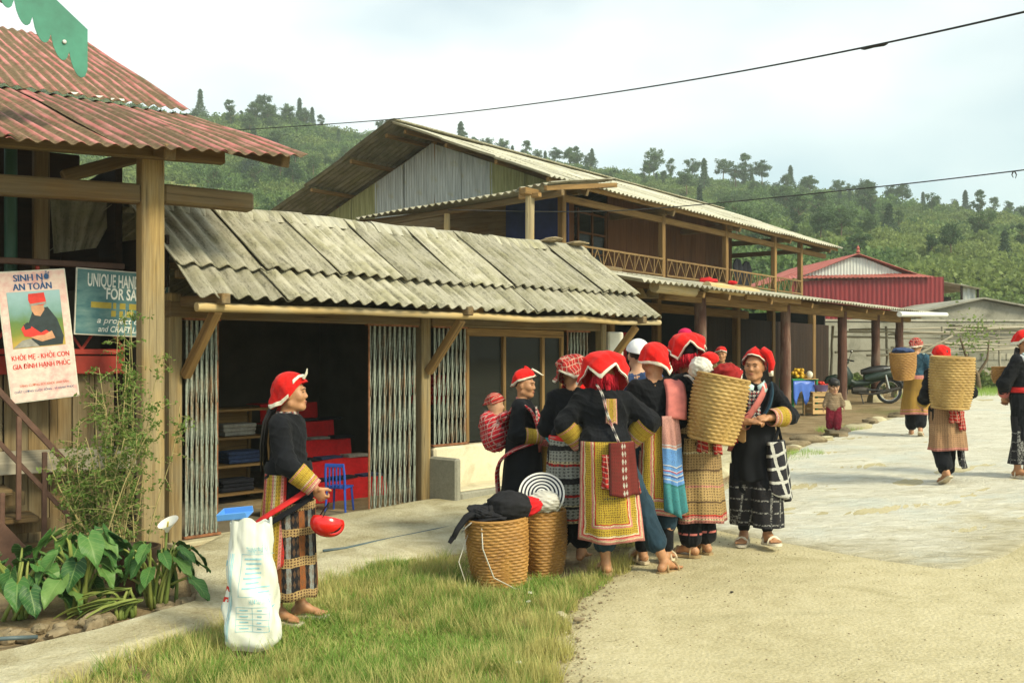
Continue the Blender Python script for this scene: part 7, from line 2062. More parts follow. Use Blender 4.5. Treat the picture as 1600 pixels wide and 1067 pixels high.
def figure(t, p, skin='skin', h=.0075, child=False, feet=True, hands='LR'):
    """skin: head with a face, neck, arms, hands, legs and feet, one continuous mesh"""
    f = Field((-.55, -.55, -.02), (.55, .55, 1.62), h)
    H, M, s = p['head'], p['HM'], p['hs']
    P = lambda x, y, z: H + M @ (V3(x, y, z) * s)
    E = lambda c, r, k=.015: f.ell(P(*c), np.array(r) * s, M, k)
    E((0, .014, .022), (.074, .090, .088)); E((0, -.022, -.038), (.058, .066, .076), .03)
    f.cap(P(-.012, -.066, -.094), P(.012, -.066, -.094), .022 * s, None, .025)
    for q in (-1, 1):
        E((q * .036, -.058, -.022), (.027, .026, .028), .02); E((q * .075, .008, -.012), (.011, .020, .031), .006)
        f.cap(P(q * .052, .0, -.07), P(q * .018, -.06, -.092), .02 * s, .018 * s, .02)
    f.cap(P(0, -.081, .016), P(0, -.096, -.024), .0075 * s, .0115 * s, .010); f.cap(P(-.013, -.092, -.030), P(.013, -.092, -.030), .008 * s, None, .006)
    f.cap(P(-.034, -.077, .026), P(.034, -.077, .026), .012 * s, None, .012); f.cap(P(-.018, -.082, -.060), P(.018, -.082, -.060), .0085 * s, None, .008)
    nk = p['neck']; f.cap(nk - V3(0, 0, .03), P(0, .012, -.06), .050, .048 * s, .03)
    f.cap(p['shL'], p['shR'], .045, .045, .04); f.ell(p['chest'], (.13, .085, .15), None, .05); f.ell(p['waist'], (.115, .085, .13), None, .05); f.ell(p['pelvis'], (.135, .10, .13), None, .05)
    for q in 'LR':
        f.chain([p['sh' + q], p['el' + q], p['wr' + q] - (p['wr' + q] - p['el' + q]) * .02], [.044, .036, .025], .02)
        f.chain([p['hi' + q], p['kn' + q], p['kn' + q] * .45 + p['an' + q] * .55 + V3(0, .012, 0), p['an' + q]], [.075, .050, .045, .031], .025)
        if feet:
            a, d = p['an' + q], p['fd' + q]; lz = V3(0, 0, -.045)
            dh = d.copy()
            f.cap(a - dh * .030 + lz, a + dh * .03 + V3(0, 0, -.02), .030, .032, .02); f.cap(a + V3(0, 0, -.015), a + dh * .105 + V3(0, 0, -.05), .030, .022, .02)
            sd = np.cross(d, V3(0, 0, 1)); sd /= np.linalg.norm(sd)
            for k in range(5): f.cap(a + dh * .10 + sd * (.032 - .016 * k) + V3(0, 0, -.052), a + dh * (.155 - .007 * k if q == 'R' else .127 + .007 * k) + sd * (.034 - .016 * k) + V3(0, 0, -.058), .0125, .0095, .005)
    V, Q = f.mesh()
    Vs, Qs, ms = [V], [Q], [np.zeros(len(Q), int)]; off = len(V)
    for q in hands:
        v, k = hand_into(p, q, .86); Vs.append(v); Qs.append(k + off); ms.append(np.zeros(len(k), int)); off += len(v)
    ex = MB()
    for q in (-1, 1):
        ex.ell(P(q * .031, -.0815, .004), np.array((.0125, .005, .0036)) * s, M, 10, 6, 1)
        ex.tube([P(q * .014, -.0905, .024), P(q * .032, -.0905, .029), P(q * .050, -.079, .022)], np.array([.0018, .0024, .0014]) * s, 5, 3)
    ex.tube([P(-.022, -.0855, -.060), P(-.008, -.0925, -.058), P(.008, -.0925, -.058), P(.022, -.0855, -.060)], np.array([.002, .0048, .0048, .002]) * s, 6, 2)
    ex.tube([P(-.016, -.086, -.066), P(0, -.091, -.069), P(.016, -.086, -.066)], np.array([.002, .0052, .002]) * s, 6, 2)
    V = np.concatenate(Vs + ex.v); Q = [list(map(int, q)) for q in np.concatenate(Qs)] + [[i + off for i in q] for q in ex.f]
    mi = list(np.concatenate(ms)) + ex.m
    return link('body', fast_mesh('body', V, Q, [MAT[skin], MAT['eye'], MAT['lip'], MAT['hair']], mi, None, 180), t)

def garment(t, name, mat, build, amp=.006, seed=1, h=.0075, st=(26, 26, 9), lo=(-.6, -.6, -.02), hi=(.6, .6, 1.5)):
    f = Field(lo, hi, h); build(f); V, Q = f.mesh()
    if amp: V = folds(V, Q, amp, seed, st)
    return link(name, fast_mesh(name, V, Q, MAT[mat], None, None, 180), t)

def jacket(t, p, mat='indigo', bulk=1.0, hem=.74, sl=.62, seed=1, sw=1.0):
    def b(f):
        f.ell(p['chest'] + V3(0, .004, .0), (.142 * bulk, .100 * bulk, .155), None, .05); f.cap(p['shL'] * .92 + p['shR'] * .08, p['shR'] * .92 + p['shL'] * .08, .058, None, .05)
        f.ell(p['waist'], (.128 * bulk, .104 * bulk, .13), None, .06)
        pv = p['pelvis']; wz = p['pelvis'][2] + .13; f.ell(V3(pv[0], pv[1] + .005, (hem + wz) / 2), (.150 * bulk, .122 * bulk, (wz - hem) / 2 + .06), None, .05)
        f.cap(p['neck'] - V3(0, 0, .06), p['neck'] - V3(0, 0, .035), .064, .056, .03)
        for q in 'LR':
            e, w = p['el' + q], p['wr' + q]
            f.chain([p['sh' + q], e, e + (w - e) * sl], [.058 * sw, .061 * sw, .058 * sw], .03)
    return garment(t, 'jacket', mat, b, .0125, seed, st=(22, 22, 19))

def cuffs(t, p, mat='cuff_gold', a=.05, b=.93, r0=.066, r1=.050, which='LR'):
    r0, r1 = r0 * 1.02, r1 * .98
    for q in which:
        e, w = p['el' + q], p['wr' + q]; d = w - e; tt = np.linspace(a, b, 9)
        rad = np.interp(tt, [a, b], [r0, r1]) * (1 + .035 * np.sin(tt * 40))
        m = MB().tube([e + d * k for k in tt], rad + .006, 18, caps=False)
        m.uv[0] = np.array([(i % 18 / 18 * 4, 1 - (i // 18) / 8) for i in range(len(m.v[0]))])
        m.build('cuff', MAT[mat], t, smooth=60)

def trousers(t, p, mat='indigo', hem=.16, w0=.094, w1=.080, w2=.074, seed=3, amp=.006, shins=None):
    def b(f):
        f.ell(p['pelvis'], (.145, .115, .14), None, .05)
        for q in 'LR':
            k, a = p['kn' + q], p['an' + q]; e = a + (k - a) * max(0, (hem - .075) / (k[2] - a[2] + 1e-6))
            f.chain([p['hi' + q], k, e], [w0, w1, w2], .03)
    return garment(t, 'trousers', mat, b, amp, seed)

def panel(t, name, mat, a0, a1, z0, z1, top, bot, c0=(0, 0), c1=(0, 0), fold=.012, nf=5, nu=40, nv=22, th=.007, seed=0, point=0.0, sway=0.0, uvx=1.0):
    """cloth hung round the body between two angles (0 = front, 90 = her left); z0 hem, z1 top"""
    a = np.radians(np.linspace(a0, a1, nu)); v = np.linspace(0, 1, nv)
    A_, V_ = np.meshgrid(a, v, indexing='ij'); U_ = (A_ - a[0]) / (a[-1] - a[0])
    rx = bot[0] + (top[0] - bot[0]) * V_ ** .8; ry = bot[1] + (top[1] - bot[1]) * V_ ** .8
    w = fold * (1 - V_) ** .8 * np.sin(U_ * nf * 2 * math.pi + seed + .6 * np.sin(V_ * 5)) + .25 * fold * np.sin(U_ * 17 + V_ * 9 + seed)
    cx = c1[0] + (c0[0] - c1[0]) * V_; cy = c1[1] + (c0[1] - c1[1]) * V_
    X = cx + (rx + w) * np.sin(A_) + sway * (1 - V_) ** 2; Y = cy - (ry + w) * np.cos(A_)
    Z = z0 + (z1 - z0) * V_ - point * (1 - V_) * (1 - np.abs(2 * U_ - 1)) + .008 * np.sin(U_ * 9 + seed) * (1 - V_)
    P = np.stack([X, Y, Z], -1)
    return MB().shell(P, th, 0, np.stack([U_ * uvx, V_], -1)).build(name, MAT[mat], t, smooth=180)

def ring(t, name, mat, z0, z1, rx, ry, c=(0, 0), bulge=.012, n=40, seed=0, tilt=0.0, M=None, o=None):
    """a wound sash"""
    th = np.linspace(0, 2 * math.pi, n, endpoint=False); nv = 8; v = np.linspace(0, 1, nv); P = np.zeros((n, nv, 3))
    for j in range(nv):
        k = math.sin(math.pi * v[j]) * bulge + .004 * np.sin(th * 5 + j * 2.1 + seed)
        P[:, j, 0] = c[0] + np.sin(th) * (rx + k); P[:, j, 1] = c[1] - np.cos(th) * (ry + k); P[:, j, 2] = z0 + (z1 - z0) * v[j] + tilt * np.sin(th)
    if M is not None: P = (P - o) @ M.T + o
    uv = np.stack(np.meshgrid(np.linspace(0, 3, n), v, indexing='ij'), -1)
    return MB().grid(P, 0, uv, closed=True).build(name, MAT[mat], t, smooth=180)

def strap(t, name, mat, pts, w=.02, th=.006, n=28):
    P = np.array(pts, float); q = np.linspace(0, 1, len(P)); tt = np.linspace(0, 1, n); C = np.stack([np.interp(tt, q, P[:, k]) for k in range(3)], -1)
    for _ in range(6): C[1:-1] = (C[:-2] + C[2:] + 2 * C[1:-1]) / 4
    m = MB().tube(C, w, 8, flat=th / w, up=(0, 1, 0) if abs(C[0, 1] - C[-1, 1]) < .05 else (0, 0, 1)); return m.build(name, MAT[mat], t, smooth=180)

def interp_hem(pts):
    a = np.array([q[0] for q in pts], float); z = np.array([q[1] for q in pts], float)
    return lambda th: np.interp(np.degrees(th) % 360, np.concatenate([a, [a[0] + 360]]), np.concatenate([z, [z[0]]]))

def scarf(t, p, hem, rad=(.092, .108, .098), c=(0, .012, .03), mat='scarf_red', trim='trim_white', trim_w=.022, flare=.12, wob=.009, seed=0, name='headscarf', trim_on=None, peak=None, band=None):
    """cloth laid over the head down to a hem that varies round the head; hem heights in head space"""
    H, M, s = p['head'], p['HM'], p['hs']; n, nv = 72, 22
    th = np.linspace(0, 2 * math.pi, n, endpoint=False); hz = hem(th); rz = rad[2]
    def surf(v, off=0.0):
        P = np.zeros((n, len(v), 3))
        for i in range(n):
            end = hz[i]
            L1 = math.acos(np.clip(end / rz, 0, 1)) if end > 0 else math.pi / 2
            arc = L1 * .1; drop = max(0, -end); tot = arc + drop
            for j, q in enumerate(v):
                d = q * tot
                if d <= arc or end > 0: ph = d / .1; z = rz * math.cos(ph); rho = math.sin(ph)
                else: z = -(d - arc); rho = 1 + flare * (d - arc) / .1
                wv = wob * math.sin(th[i] * 3 + seed + z * 22) * rho + wob * .55 * (1 - abs(math.sin(th[i] * 5.5 + z * 34 + seed))) * min(1, rho * 1.2) + wob * .7 * math.sin(th[i] * 7 + seed * 2 - z * 40) * min(1, q * 2) * rho
                x = math.sin(th[i]) * (rad[0] * rho + wv + off); y = -math.cos(th[i]) * (rad[1] * rho + wv + off)
                if peak is not None: z += peak(th[i], rho)
                P[i, j] = H + M @ (s * (V3(*c) + V3(x, y, z + off * .6)))
        return P
    v = np.linspace(0, 1, nv); o = MB(); P = surf(v); o.grid(P, closed=True)
    o.grid(surf(v[::3], -.007), closed=True, flip=True)
    obj = o.build(name, MAT[mat], t, smooth=180)
    if trim:
        m = MB(); tot = np.where(hz > 0, .1 * np.arccos(np.clip(hz / rz, 0, 1)), .1 * math.pi / 2 - hz)
        Q = np.zeros((n, 4, 3)); lo = surf(np.array([1 - trim_w / np.mean(tot), 1 - trim_w * .5 / np.mean(tot), 1.0, 1.01]), .003); Q[:] = lo
        if trim_on is None: m.grid(Q, closed=True); m.grid(surf(np.array([.985, 1.015]), -.004), closed=True, flip=True)
        else:
            k = [i for i in range(n) if trim_on(math.degrees(th[i]) % 360)]
            runs = []; cur = [k[0]]
            for i in k[1:]:
                if i == cur[-1] + 1: cur.append(i)
                else: runs.append(cur); cur = [i]
            runs.append(cur)
            for rn in runs:
                if len(rn) > 2: m.shell(Q[rn], .005)
        m.build('scarf_trim', MAT[trim], obj, smooth=180)
    if band:
        v0, v1, aa, ab = band; Q = surf(np.linspace(v0, v1, 4), .006); k = [i for i in range(n) if ab <= math.degrees(th[i]) <= 360 or math.degrees(th[i]) <= aa]
        k = [i for i in k if math.degrees(th[i]) >= ab] + [i for i in k if math.degrees(th[i]) <= aa]
        MB().shell(Q[k], .007).build('scarf_band', MAT[trim or 'trim_white'], obj, smooth=180)
    return obj

def tassels(t, p, c, rx, ry, L, n, mat='tassel_red', seed=0, name='tassel_fringe', arc=(0, 360)):
    H, M = p['head'], p['HM']; r = np.random.default_rng(seed); b = MB()
    for k in range(n):
        a = R(r.uniform(*arc)); q = r.uniform(.55, 1); l = L * r.uniform(.7, 1.1)
        o = H + M @ (V3(*c) + V3(rx * q * math.sin(a), -ry * q * math.cos(a), 0))
        b.tube([o, o + V3(r.normal(0, .005), r.normal(0, .005), -l * .5), o + V3(r.normal(0, .009), r.normal(0, .009), -l)], [.003, .0036, .0018], 4)
    return b.build(name, MAT[mat], t, smooth=180)

def hair(t, p, tail=None, fringe=False):
    H, M, s = p['head'], p['HM'], p['hs']
    f = Field(H - .25, H + .25, .007); f.ell(H + M @ (V3(0, .036, .032) * s), np.array((.074, .080, .084)) * s, M, .01)
    if fringe: f.ell(H + M @ (V3(0, -.004, .05) * s), np.array((.084, .094, .07)) * s, M, .02); f.ell(H + M @ (V3(0, .055, -.03) * s), np.array((.062, .05, .07)) * s, M, .02)
    V, Q = f.mesh(); V = folds(V, Q, .003, 2, (60, 60, 20)); o = link('hair', fast_mesh('hair', V, Q, MAT['hair'], None, None, 180), t)
    if tail:
        P = [H + M @ V3(*q) for q in tail]; b = MB(); r = np.random.default_rng(3)
        for k in range(14):
            w = r.normal(0, .012, 3); b.tube([q + w * (i / len(P) + .4) for i, q in enumerate(P)], np.linspace(.013, .005, len(P)), 6)
        b.build('hair_tail', MAT['hair'], o, smooth=180)
    return o

def sandals(t, p, mat='sandal', straps=True):
    for q in 'LR':
        a, d = p['an' + q], p['fd' + q]; dh = d; sd = np.cross(dh, V3(0, 0, 1)); sd /= np.linalg.norm(sd); up = np.cross(sd, dh)
        nv = 13; u = np.linspace(0, 1, nv); wd = .046 * np.interp(u, [0, .08, .3, .5, .75, .93, 1], [.35, .72, .72, .74, 1, .8, .25])
        lo = a - dh * .068 + up * -.079
        P = np.zeros((5, nv, 3))
        for i in range(5):
            for j in range(nv): P[i, j] = lo + dh * .245 * u[j] + sd * wd[j] * (i / 2 - 1)
        b = MB().shell(P, .018)
        o = b.build('sandal', MAT[mat], t, smooth=50)
        if straps:
            for pos, hh, ww in ((.10, .052, .045), (-.005, .072, .036)):
                c = a + dh * pos + up * -.075; pts = [c + sd * ww * math.cos(x) * 1.08 + up * hh * math.sin(x) for x in np.linspace(-.1, math.pi + .1, 9)]
                MB().tube(pts, .011, 6, flat=.4, up=tuple(dh)).build('strap', MAT[mat], o, smooth=180)

def leg_tube(t, p, mat, z0, z1, r0, r1, seed=0):
    for q in 'LR':
        k, a = p['kn' + q], p['an' + q]; n, nv = 36, 14; th = np.linspace(0, 2 * math.pi, n, endpoint=False); P = np.zeros((n, nv, 3))
        for j in range(nv):
            s = j / (nv - 1); z = z0 + (z1 - z0) * s; c = np.array([np.interp(z, [a[2], k[2], p['hi' + q][2]], [a[i], k[i], p['hi' + q][i]]) for i in range(2)])
            r = (r0 + (r1 - r0) * s) * (1 + .07 * np.sin(th * 3 + seed + z * 6) + .04 * np.sin(th * 7 + z * 11))
            P[:, j, 0] = c[0] + np.cos(th) * r; P[:, j, 1] = c[1] + np.sin(th) * r; P[:, j, 2] = z
        m = MB().grid(P, closed=True); m.grid(P * 1.0 - (P - P.mean(0)) * .06 * np.array([1, 1, 0]), closed=True, flip=True); m.build('trouser_leg', MAT[mat], t, smooth=180)

def person(label, x, y, face, scale=1.0, cat='person', group=None, dz=0.0):
    return thing('person', label, cat, (x, y, float(zg(x, y)) + .026 + dz), R(face), group, scale)
# ------------------------------------------------------------------ the woman standing alone with a helmet
FALL_BACK = interp_hem([(0, .045), (35, .035), (60, .0), (85, -.055), (110, -.10), (150, -.125), (180, -.13), (210, -.125), (250, -.10), (275, -.055), (300, .0), (325, .035)])
def p_one():
    p = pose(elR=(-.195, -.06, .955), wrR=(-.155, -.215, .815), elL=(.175, .03, .95), wrL=(.165, -.02, .74), hdR=(.15, -.55, -.8), hnR=(.8, -.4, -.3), curlR=1.0, curlL=.5,
             anL=(.075, -.05, .075), knL=(.08, -.05, .43), anR=(-.075, .05, .075), yaw=8, pitch=-2)
    t = person('woman in black jacket and red headscarf standing alone beside the sack, holding a helmet', -1.36, 6.06, 84, 1.0)
    figure(t, p); jacket(t, p, sl=.28, hem=.80); trousers(t, p, 'indigo', .20, .09, .085, .085, amp=.004)
    cuffs(t, p, a=.30, b=.97, r0=.064, r1=.052)
    hair(t, p, [(0, .10, -.05), (.0, .155, -.16), (.0, .175, -.30), (.0, .17, -.46)])
    scarf(t, p, FALL_BACK, (.094, .116, .112), flare=.03, trim_w=.020, trim_on=lambda a: 82 < a < 278, band=(.60, .74, 72, 288))
    H = p['head']; MB().tube([H + V3(-.03, -.085, .09), H + V3(-.035, -.105, .12), H + V3(-.036, -.11, .15)], [.010, .008, .003], 6).build('scarf_tip', MAT['trim_white'], t)
    ring(t, 'collar', 'sash_pink', 1.20, 1.235, .064, .070, (0, .01), .004); ring(t, 'collar_band', 'embro_white', 1.232, 1.262, .060, .066, (0, .008), .002)
    ring(t, 'waist_wrap', 'indigo', .865, .965, .150, .126, (0, .0), .016)
    panel(t, 'skirt_panel', 'panel_trousers', -112, -4, .15, .72, (.168, .145), (.182, .155), (0, -.01), (-.0, -.02), .006, 2, seed=2)
    panel(t, 'skirt_panel', 'panel_trousers', 4, 112, .15, .72, (.168, .145), (.182, .155), (0, -.01), (.0, -.02), .006, 2, seed=3)
    panel(t, 'back_panel', 'panel_gold', -200, -72, .36, .89, (.160, .132), (.195, .17), (0, 0), (.0, .02), .010, 2, point=.10, seed=4)
    panel(t, 'back_panel', 'panel_gold', 72, 158, .38, .89, (.172, .140), (.215, .19), (0, 0), (.0, .015), .010, 2, point=.10, seed=6)
    strap(t, 'red_sash', 'sash_red', [(-.05, -.175, .83), (-.14, -.14, .785), (-.205, -.04, .72), (-.222, .07, .65), (-.19, .16, .59), (-.13, .20, .50), (-.11, .205, .40)], .030, .010)
    strap(t, 'black_sash', 'indigo', [(-.05, -.18, .785), (-.14, -.15, .735), (-.21, -.04, .665), (-.228, .07, .60), (-.20, .165, .545), (-.15, .215, .43)], .030, .010)
    sandals(t, p, 'sandal_white', False)
    # the helmet in her hand
    w = p['wrR'] + p['hdR'] * .09
    wd = Vector((np.array(t.location) + Rz(R(84)) @ w).tolist())
    hm = thing('crash_helmet', 'glossy red vented helmet hanging from the woman\'s hand', 'helmet', (wd.x + .02, wd.y - .01, wd.z - .135), R(20), None, .82); hm.rotation_euler = (R(-12), R(14), R(20))
    f = Field((-.17, -.17, -.14), (.17, .17, .15), .005); f.ell((0, 0, 0), (.125, .102, .095), None, 0)
    cut = f.lo[2] + f.h * np.arange(f.n[2]); f.D = np.maximum(f.D, -(cut[None, None, :] + .045)); 
    X = np.stack(np.meshgrid(*[f.lo[k] + f.h * np.arange(f.n[k]) for k in range(3)], indexing='ij'), -1)
    for q in (-.055, -.018, .018, .055):        # long vents
        Y = (X - V3(.075, q * 1.15, .042)) @ Ry(R(38)); k0 = np.linalg.norm(Y / np.array([.07, .0135, .04]), axis=-1) - 1
        f.D = np.maximum(f.D, -(k0 * .02).astype(np.float32))
    V, Q = f.mesh(); V = V * np.array([1, 1, -1]); Q = Q[:, ::-1]
    link('shell', fast_mesh('shell', V, np.ascontiguousarray(Q), MAT['red_gloss'], None, None, 35), hm)
    g = Field((-.15, -.15, -.13), (.15, .15, .13), .006); g.ell((0, 0, 0), (.114, .091, .084), None, 0); V, Q = g.mesh(); V[:, 2] = np.minimum(-V[:, 2], .044); link('liner', fast_mesh('liner', V, Q, MAT['black_plastic'], None, None, 60), hm)
    MB().tube([(-.06, .08, .03), (-.03, .05, .11), (-.02, .0, .15), (-.03, -.05, .11), (-.06, -.08, .03)], .009, 6, flat=.35).build('chin_strap', MAT['black_plastic'], hm, smooth=180)
p_one()

# ------------------------------------------------------------------ the woman with a baby on her back
def p_two():
    p = pose(elR=(-.20, .02, .95), wrR=(-.10, -.20, .93), elL=(.20, .0, .96), wrL=(.06, -.25, .95), hdR=(.5, -.8, .1), hdL=(-.3, -.9, .2), hnR=(.3, 0, -.9), hnL=(-.3, 0, -.9), curlR=.8, curlL=.7, pitch=4, yaw=-10)
    t = person('woman in profile wearing a red cap, carrying a baby in a red plaid wrap', .09, 8.3, 80, .965)
    figure(t, p); jacket(t, p, sl=.26, hem=.70, bulk=1.12); cuffs(t, p, a=.28, b=.92, r0=.066, r1=.054)
    cap_hem = interp_hem([(0, .06), (60, .035), (100, .0), (150, -.05), (180, -.06), (210, -.05), (260, .0), (300, .03)])
    hair(t, p)
    scarf(t, p, cap_hem, (.096, .114, .122), flare=.0, trim_w=.013, peak=lambda th, rho: .018 * math.cos(th) * (1 - rho) + .012 * math.sin(th * 2) * (1 - rho))
    H = p['head']; MB().tube([H + V3(.0, -.06, .135), H + V3(0, -.10, .115), H + V3(0, -.15, .085), H + V3(0, -.165, .085)], [.02, .018, .012, .004], 8, flat=.5).build('scarf_tip', MAT['trim_white'], t, smooth=180)
    trousers(t, p, 'indigo', .14, .11, .10, .09)
    panel(t, 'long_skirt', 'indigo', 0, 359, .42, .93, (.165, .14), (.215, .19), (0, 0), (0, .0), .012, 6, seed=2, nu=60)
    panel(t, 'front_cloth', 'embro_white', -22, 22, .80, 1.19, (.115, .120), (.15, .150), (0, 0), (0, .0), .002, 1, seed=2)
    strap(t, 'neck_scarf', 'sash_pink', [(-.03, -.15, .80), (-.05, -.14, 1.0), (-.075, -.10, 1.16), (-.06, .03, 1.25), (.04, .06, 1.26), (.07, -.08, 1.18), (.05, -.14, .98), (.03, -.15, .78)], .028, .012)
    for q in (-1, 1): strap(t, 'carrier_strap', 'plaid_red', [(q * .10, .10, 1.12), (q * .135, .02, 1.24), (q * .13, -.10, 1.15), (q * .10, -.14, 1.02)], .034, .012)
    strap(t, 'carrier_band', 'plaid_red', [(-.12, -.10, .88), (-.20, .03, .84), (-.17, .17, .74), (-.10, .21, .62), (-.08, .20, .44)], .05, .014)
    sandals(t, p, 'sandal')
    b = person('baby asleep in a red plaid wrap on the back of the woman in profile', .09 - .20, 8.3 + .03, 80, 1.0)
    b.location.z += .96
    bp = pose(head=(.0, .03, .20), hs=.68, pitch=12)
    f = Field((-.2, -.25, -.2), (.2, .25, .35), .006); H = bp['head']; M = bp['HM']
    for c, r in (((0, .014, .022), (.074, .088, .086)), ((0, -.022, -.034), (.062, .066, .07)), ((0, -.085, -.01), (.012, .016, .014))): f.ell(H + M @ (V3(*c) * .8), np.array(r) * .8, M, .02)
    f.cap(H - V3(0, 0, .05), V3(0, .02, .04), .045, .06, .04); f.ell((0, .02, -.02), (.10, .09, .13), None, .05)
    V, Q = f.mesh(); link('body', fast_mesh('body', V, Q, MAT['skin_pale'], None, None, 180), b)
    scarf(b, dict(head=H, HM=M, hs=.8), interp_hem([(0, .05), (90, -.02), (180, -.07), (270, -.02)]), (.086, .10, .096), mat='plaid_scarf', trim=None, name='baby_cap')
    g = Field((-.25, -.3, -.3), (.25, .3, .3), .006); g.ell((0, .03, -.05), (.145, .115, .15), None, 0); g.ell((0, .07, .06), (.13, .09, .09), None, .05); g.cap((-.1, -.06, .10), (.1, -.06, .1), .04, None, .05)
    V, Q = g.mesh(); V = folds(V, Q, .012, 5, (22, 22, 22)); link('plaid_wrap', fast_mesh('plaid_wrap', V, Q, MAT['plaid_red'], None, None, 180), b)
p_two()

# ------------------------------------------------------------------ the huddle in the middle
def zig(base, amp, n, ph=0.0):
    return lambda th: base + amp * (2 * np.abs(((np.degrees(th) + ph) / 360 * n) % 1 - .5) - .5)
def p_four():
    p = pose(lean=16, elL=(.275, -.08, 1.00), wrL=(.155, -.11, .85), elR=(-.30, -.06, 1.02), wrR=(-.17, -.13, .87), hdL=(-.7, -.3, -.6), hdR=(.7, -.3, -.6), hnL=(0, -1, 0), hnR=(0, -1, 0), curlL=.8, curlR=.8,
             anL=(.0, .02, .075), knL=(.03, -.05, .43), hiL=(.07, 0, .78), anR=(-.40, .0, .075), knR=(-.24, -.04, .43), fdL=(.1, -1, 0), fdR=(-.75, -.7, 0), pitch=24)
    t = person('woman seen from behind, hands on hips, with gold embroidered apron and red woven bag', .68, 7.22, 180, 1.06)
    figure(t, p); jacket(t, p, sl=.03, hem=.80, bulk=1.2, sw=1.2); cuffs(t, p, a=.06, b=.95, r0=.080, r1=.060)
    trousers(t, p, 'denim', .20, .105, .09, .075)
    scarf(t, p, zig(-.10, .12, 5, 12), (.172, .170, .125), (0, .02, .045), flare=.08, trim_w=.020, wob=.012)
    tassels(t, p, (0, .03, -.05), .098, .110, .10, 420, seed=1)
    H = p['head']; tassels(t, p, (-.02, .10, -.09), .018, .012, .27, 12, seed=2, name='long_tassel')
    panel(t, 'back_apron', 'apron_gold', 112, 248, .235, .90, (.188, .168), (.235, .215), (0, .01), (-.03, .02), .008, 3, seed=1)
    panel(t, 'back_patch', 'apron_gold', 166, 194, 1.015, 1.185, (.150, .125), (.155, .135), (-.03, -.05), (-.03, -.035), .001, 1, seed=1)
    b = [(.06, -.05, 1.28), (.03, .075, 1.22), (.0, .10, 1.08), (-.07, .175, .90)]
    strap(t, 'bag_strap', 'embro_white', b, .010, .005)
    bg = panel(t, 'woven_bag', 'bag_red', 180, 240, .545, .90, (.195, .20), (.235, .24), (0, .01), (0, .0), .003, 1, seed=1, th=.035)
    panel(t, 'bag_tassels', 'plaid_scarf', 168, 180, .60, .82, (.19, .205), (.205, .235), (0, .01), (0, 0), .012, 1, seed=3, th=.02); panel(t, 'bag_tassels', 'plaid_scarf', 240, 256, .55, .70, (.20, .215), (.225, .24), (0, .01), (0, 0), .012, 1, seed=3, th=.02)
    sandals(t, p, 'sandal_brown')
p_four()
def p_three():
    p = pose(lean=10, elL=(.20, -.06, .96), wrL=(.10, -.20, .98), elR=(-.21, -.04, .96), wrR=(-.12, -.21, .97), pitch=18, curlL=.6, curlR=.6)
    t = person('woman behind the gold-aproned woman, with dark red plaid headscarf and grey striped skirt', .455, 7.68, 165, 1.05)
    figure(t, p); jacket(t, p, sl=.5, hem=.8); cuffs(t, p, a=.5, b=.95)
    scarf(t, p, zig(-.085, .06, 4, 30), (.132, .146, .13), (0, .02, .02), mat='plaid_scarf', trim='trim_white', trim_w=.012, wob=.018, flare=.1)
    trousers(t, p, 'indigo', .16, .10, .09, .08)
    panel(t, 'back_skirt', 'apron_grey', 95, 265, .285, .90, (.160, .14), (.20, .185), (0, 0), (0, .01), .012, 5, seed=2)
    ring(t, 'waist_sash', 'sash_red', .86, .91, .158, .138, (0, 0), .01)
p_three()
def p_bent():
    p = pose(lean=30, elL=(.19, -.24, .95), wrL=(.08, -.38, .86), elR=(-.19, -.24, .95), wrR=(-.08, -.38, .86), pitch=26)
    t = person('woman stooping behind the group, only her red scarf and dark sleeve showing', .40, 8.35, 150, .98)
    figure(t, p); jacket(t, p, 'navy', sl=.7); trousers(t, p, 'indigo', .14)
    scarf(t, p, zig(-.05, .05, 4, 10), (.112, .128, .108), (0, .02, .02), mat='scarf_red', trim=None, wob=.012)
    panel(t, 'back_skirt', 'skirt_ochre', 95, 265, .3, .88, (.165, .14), (.2, .18), (0, 0), (0, .01), .012, 5, seed=2)
    o = cloth_lump('cyan_bag', 'bright cyan bag held between the baby\'s mother and the huddle', (.335, 8.1, 1.02), (.07, .07, .13), MAT['bag_cyan'], 31, fold=.1)
    MB().tube([(0, 0, -.1), (-.01, 0, -.34), (-.03, -.01, -.62)], [.05, .03, .02], 8, flat=.5).build('bag_strap', MAT['denim'], o, smooth=180)
p_bent()
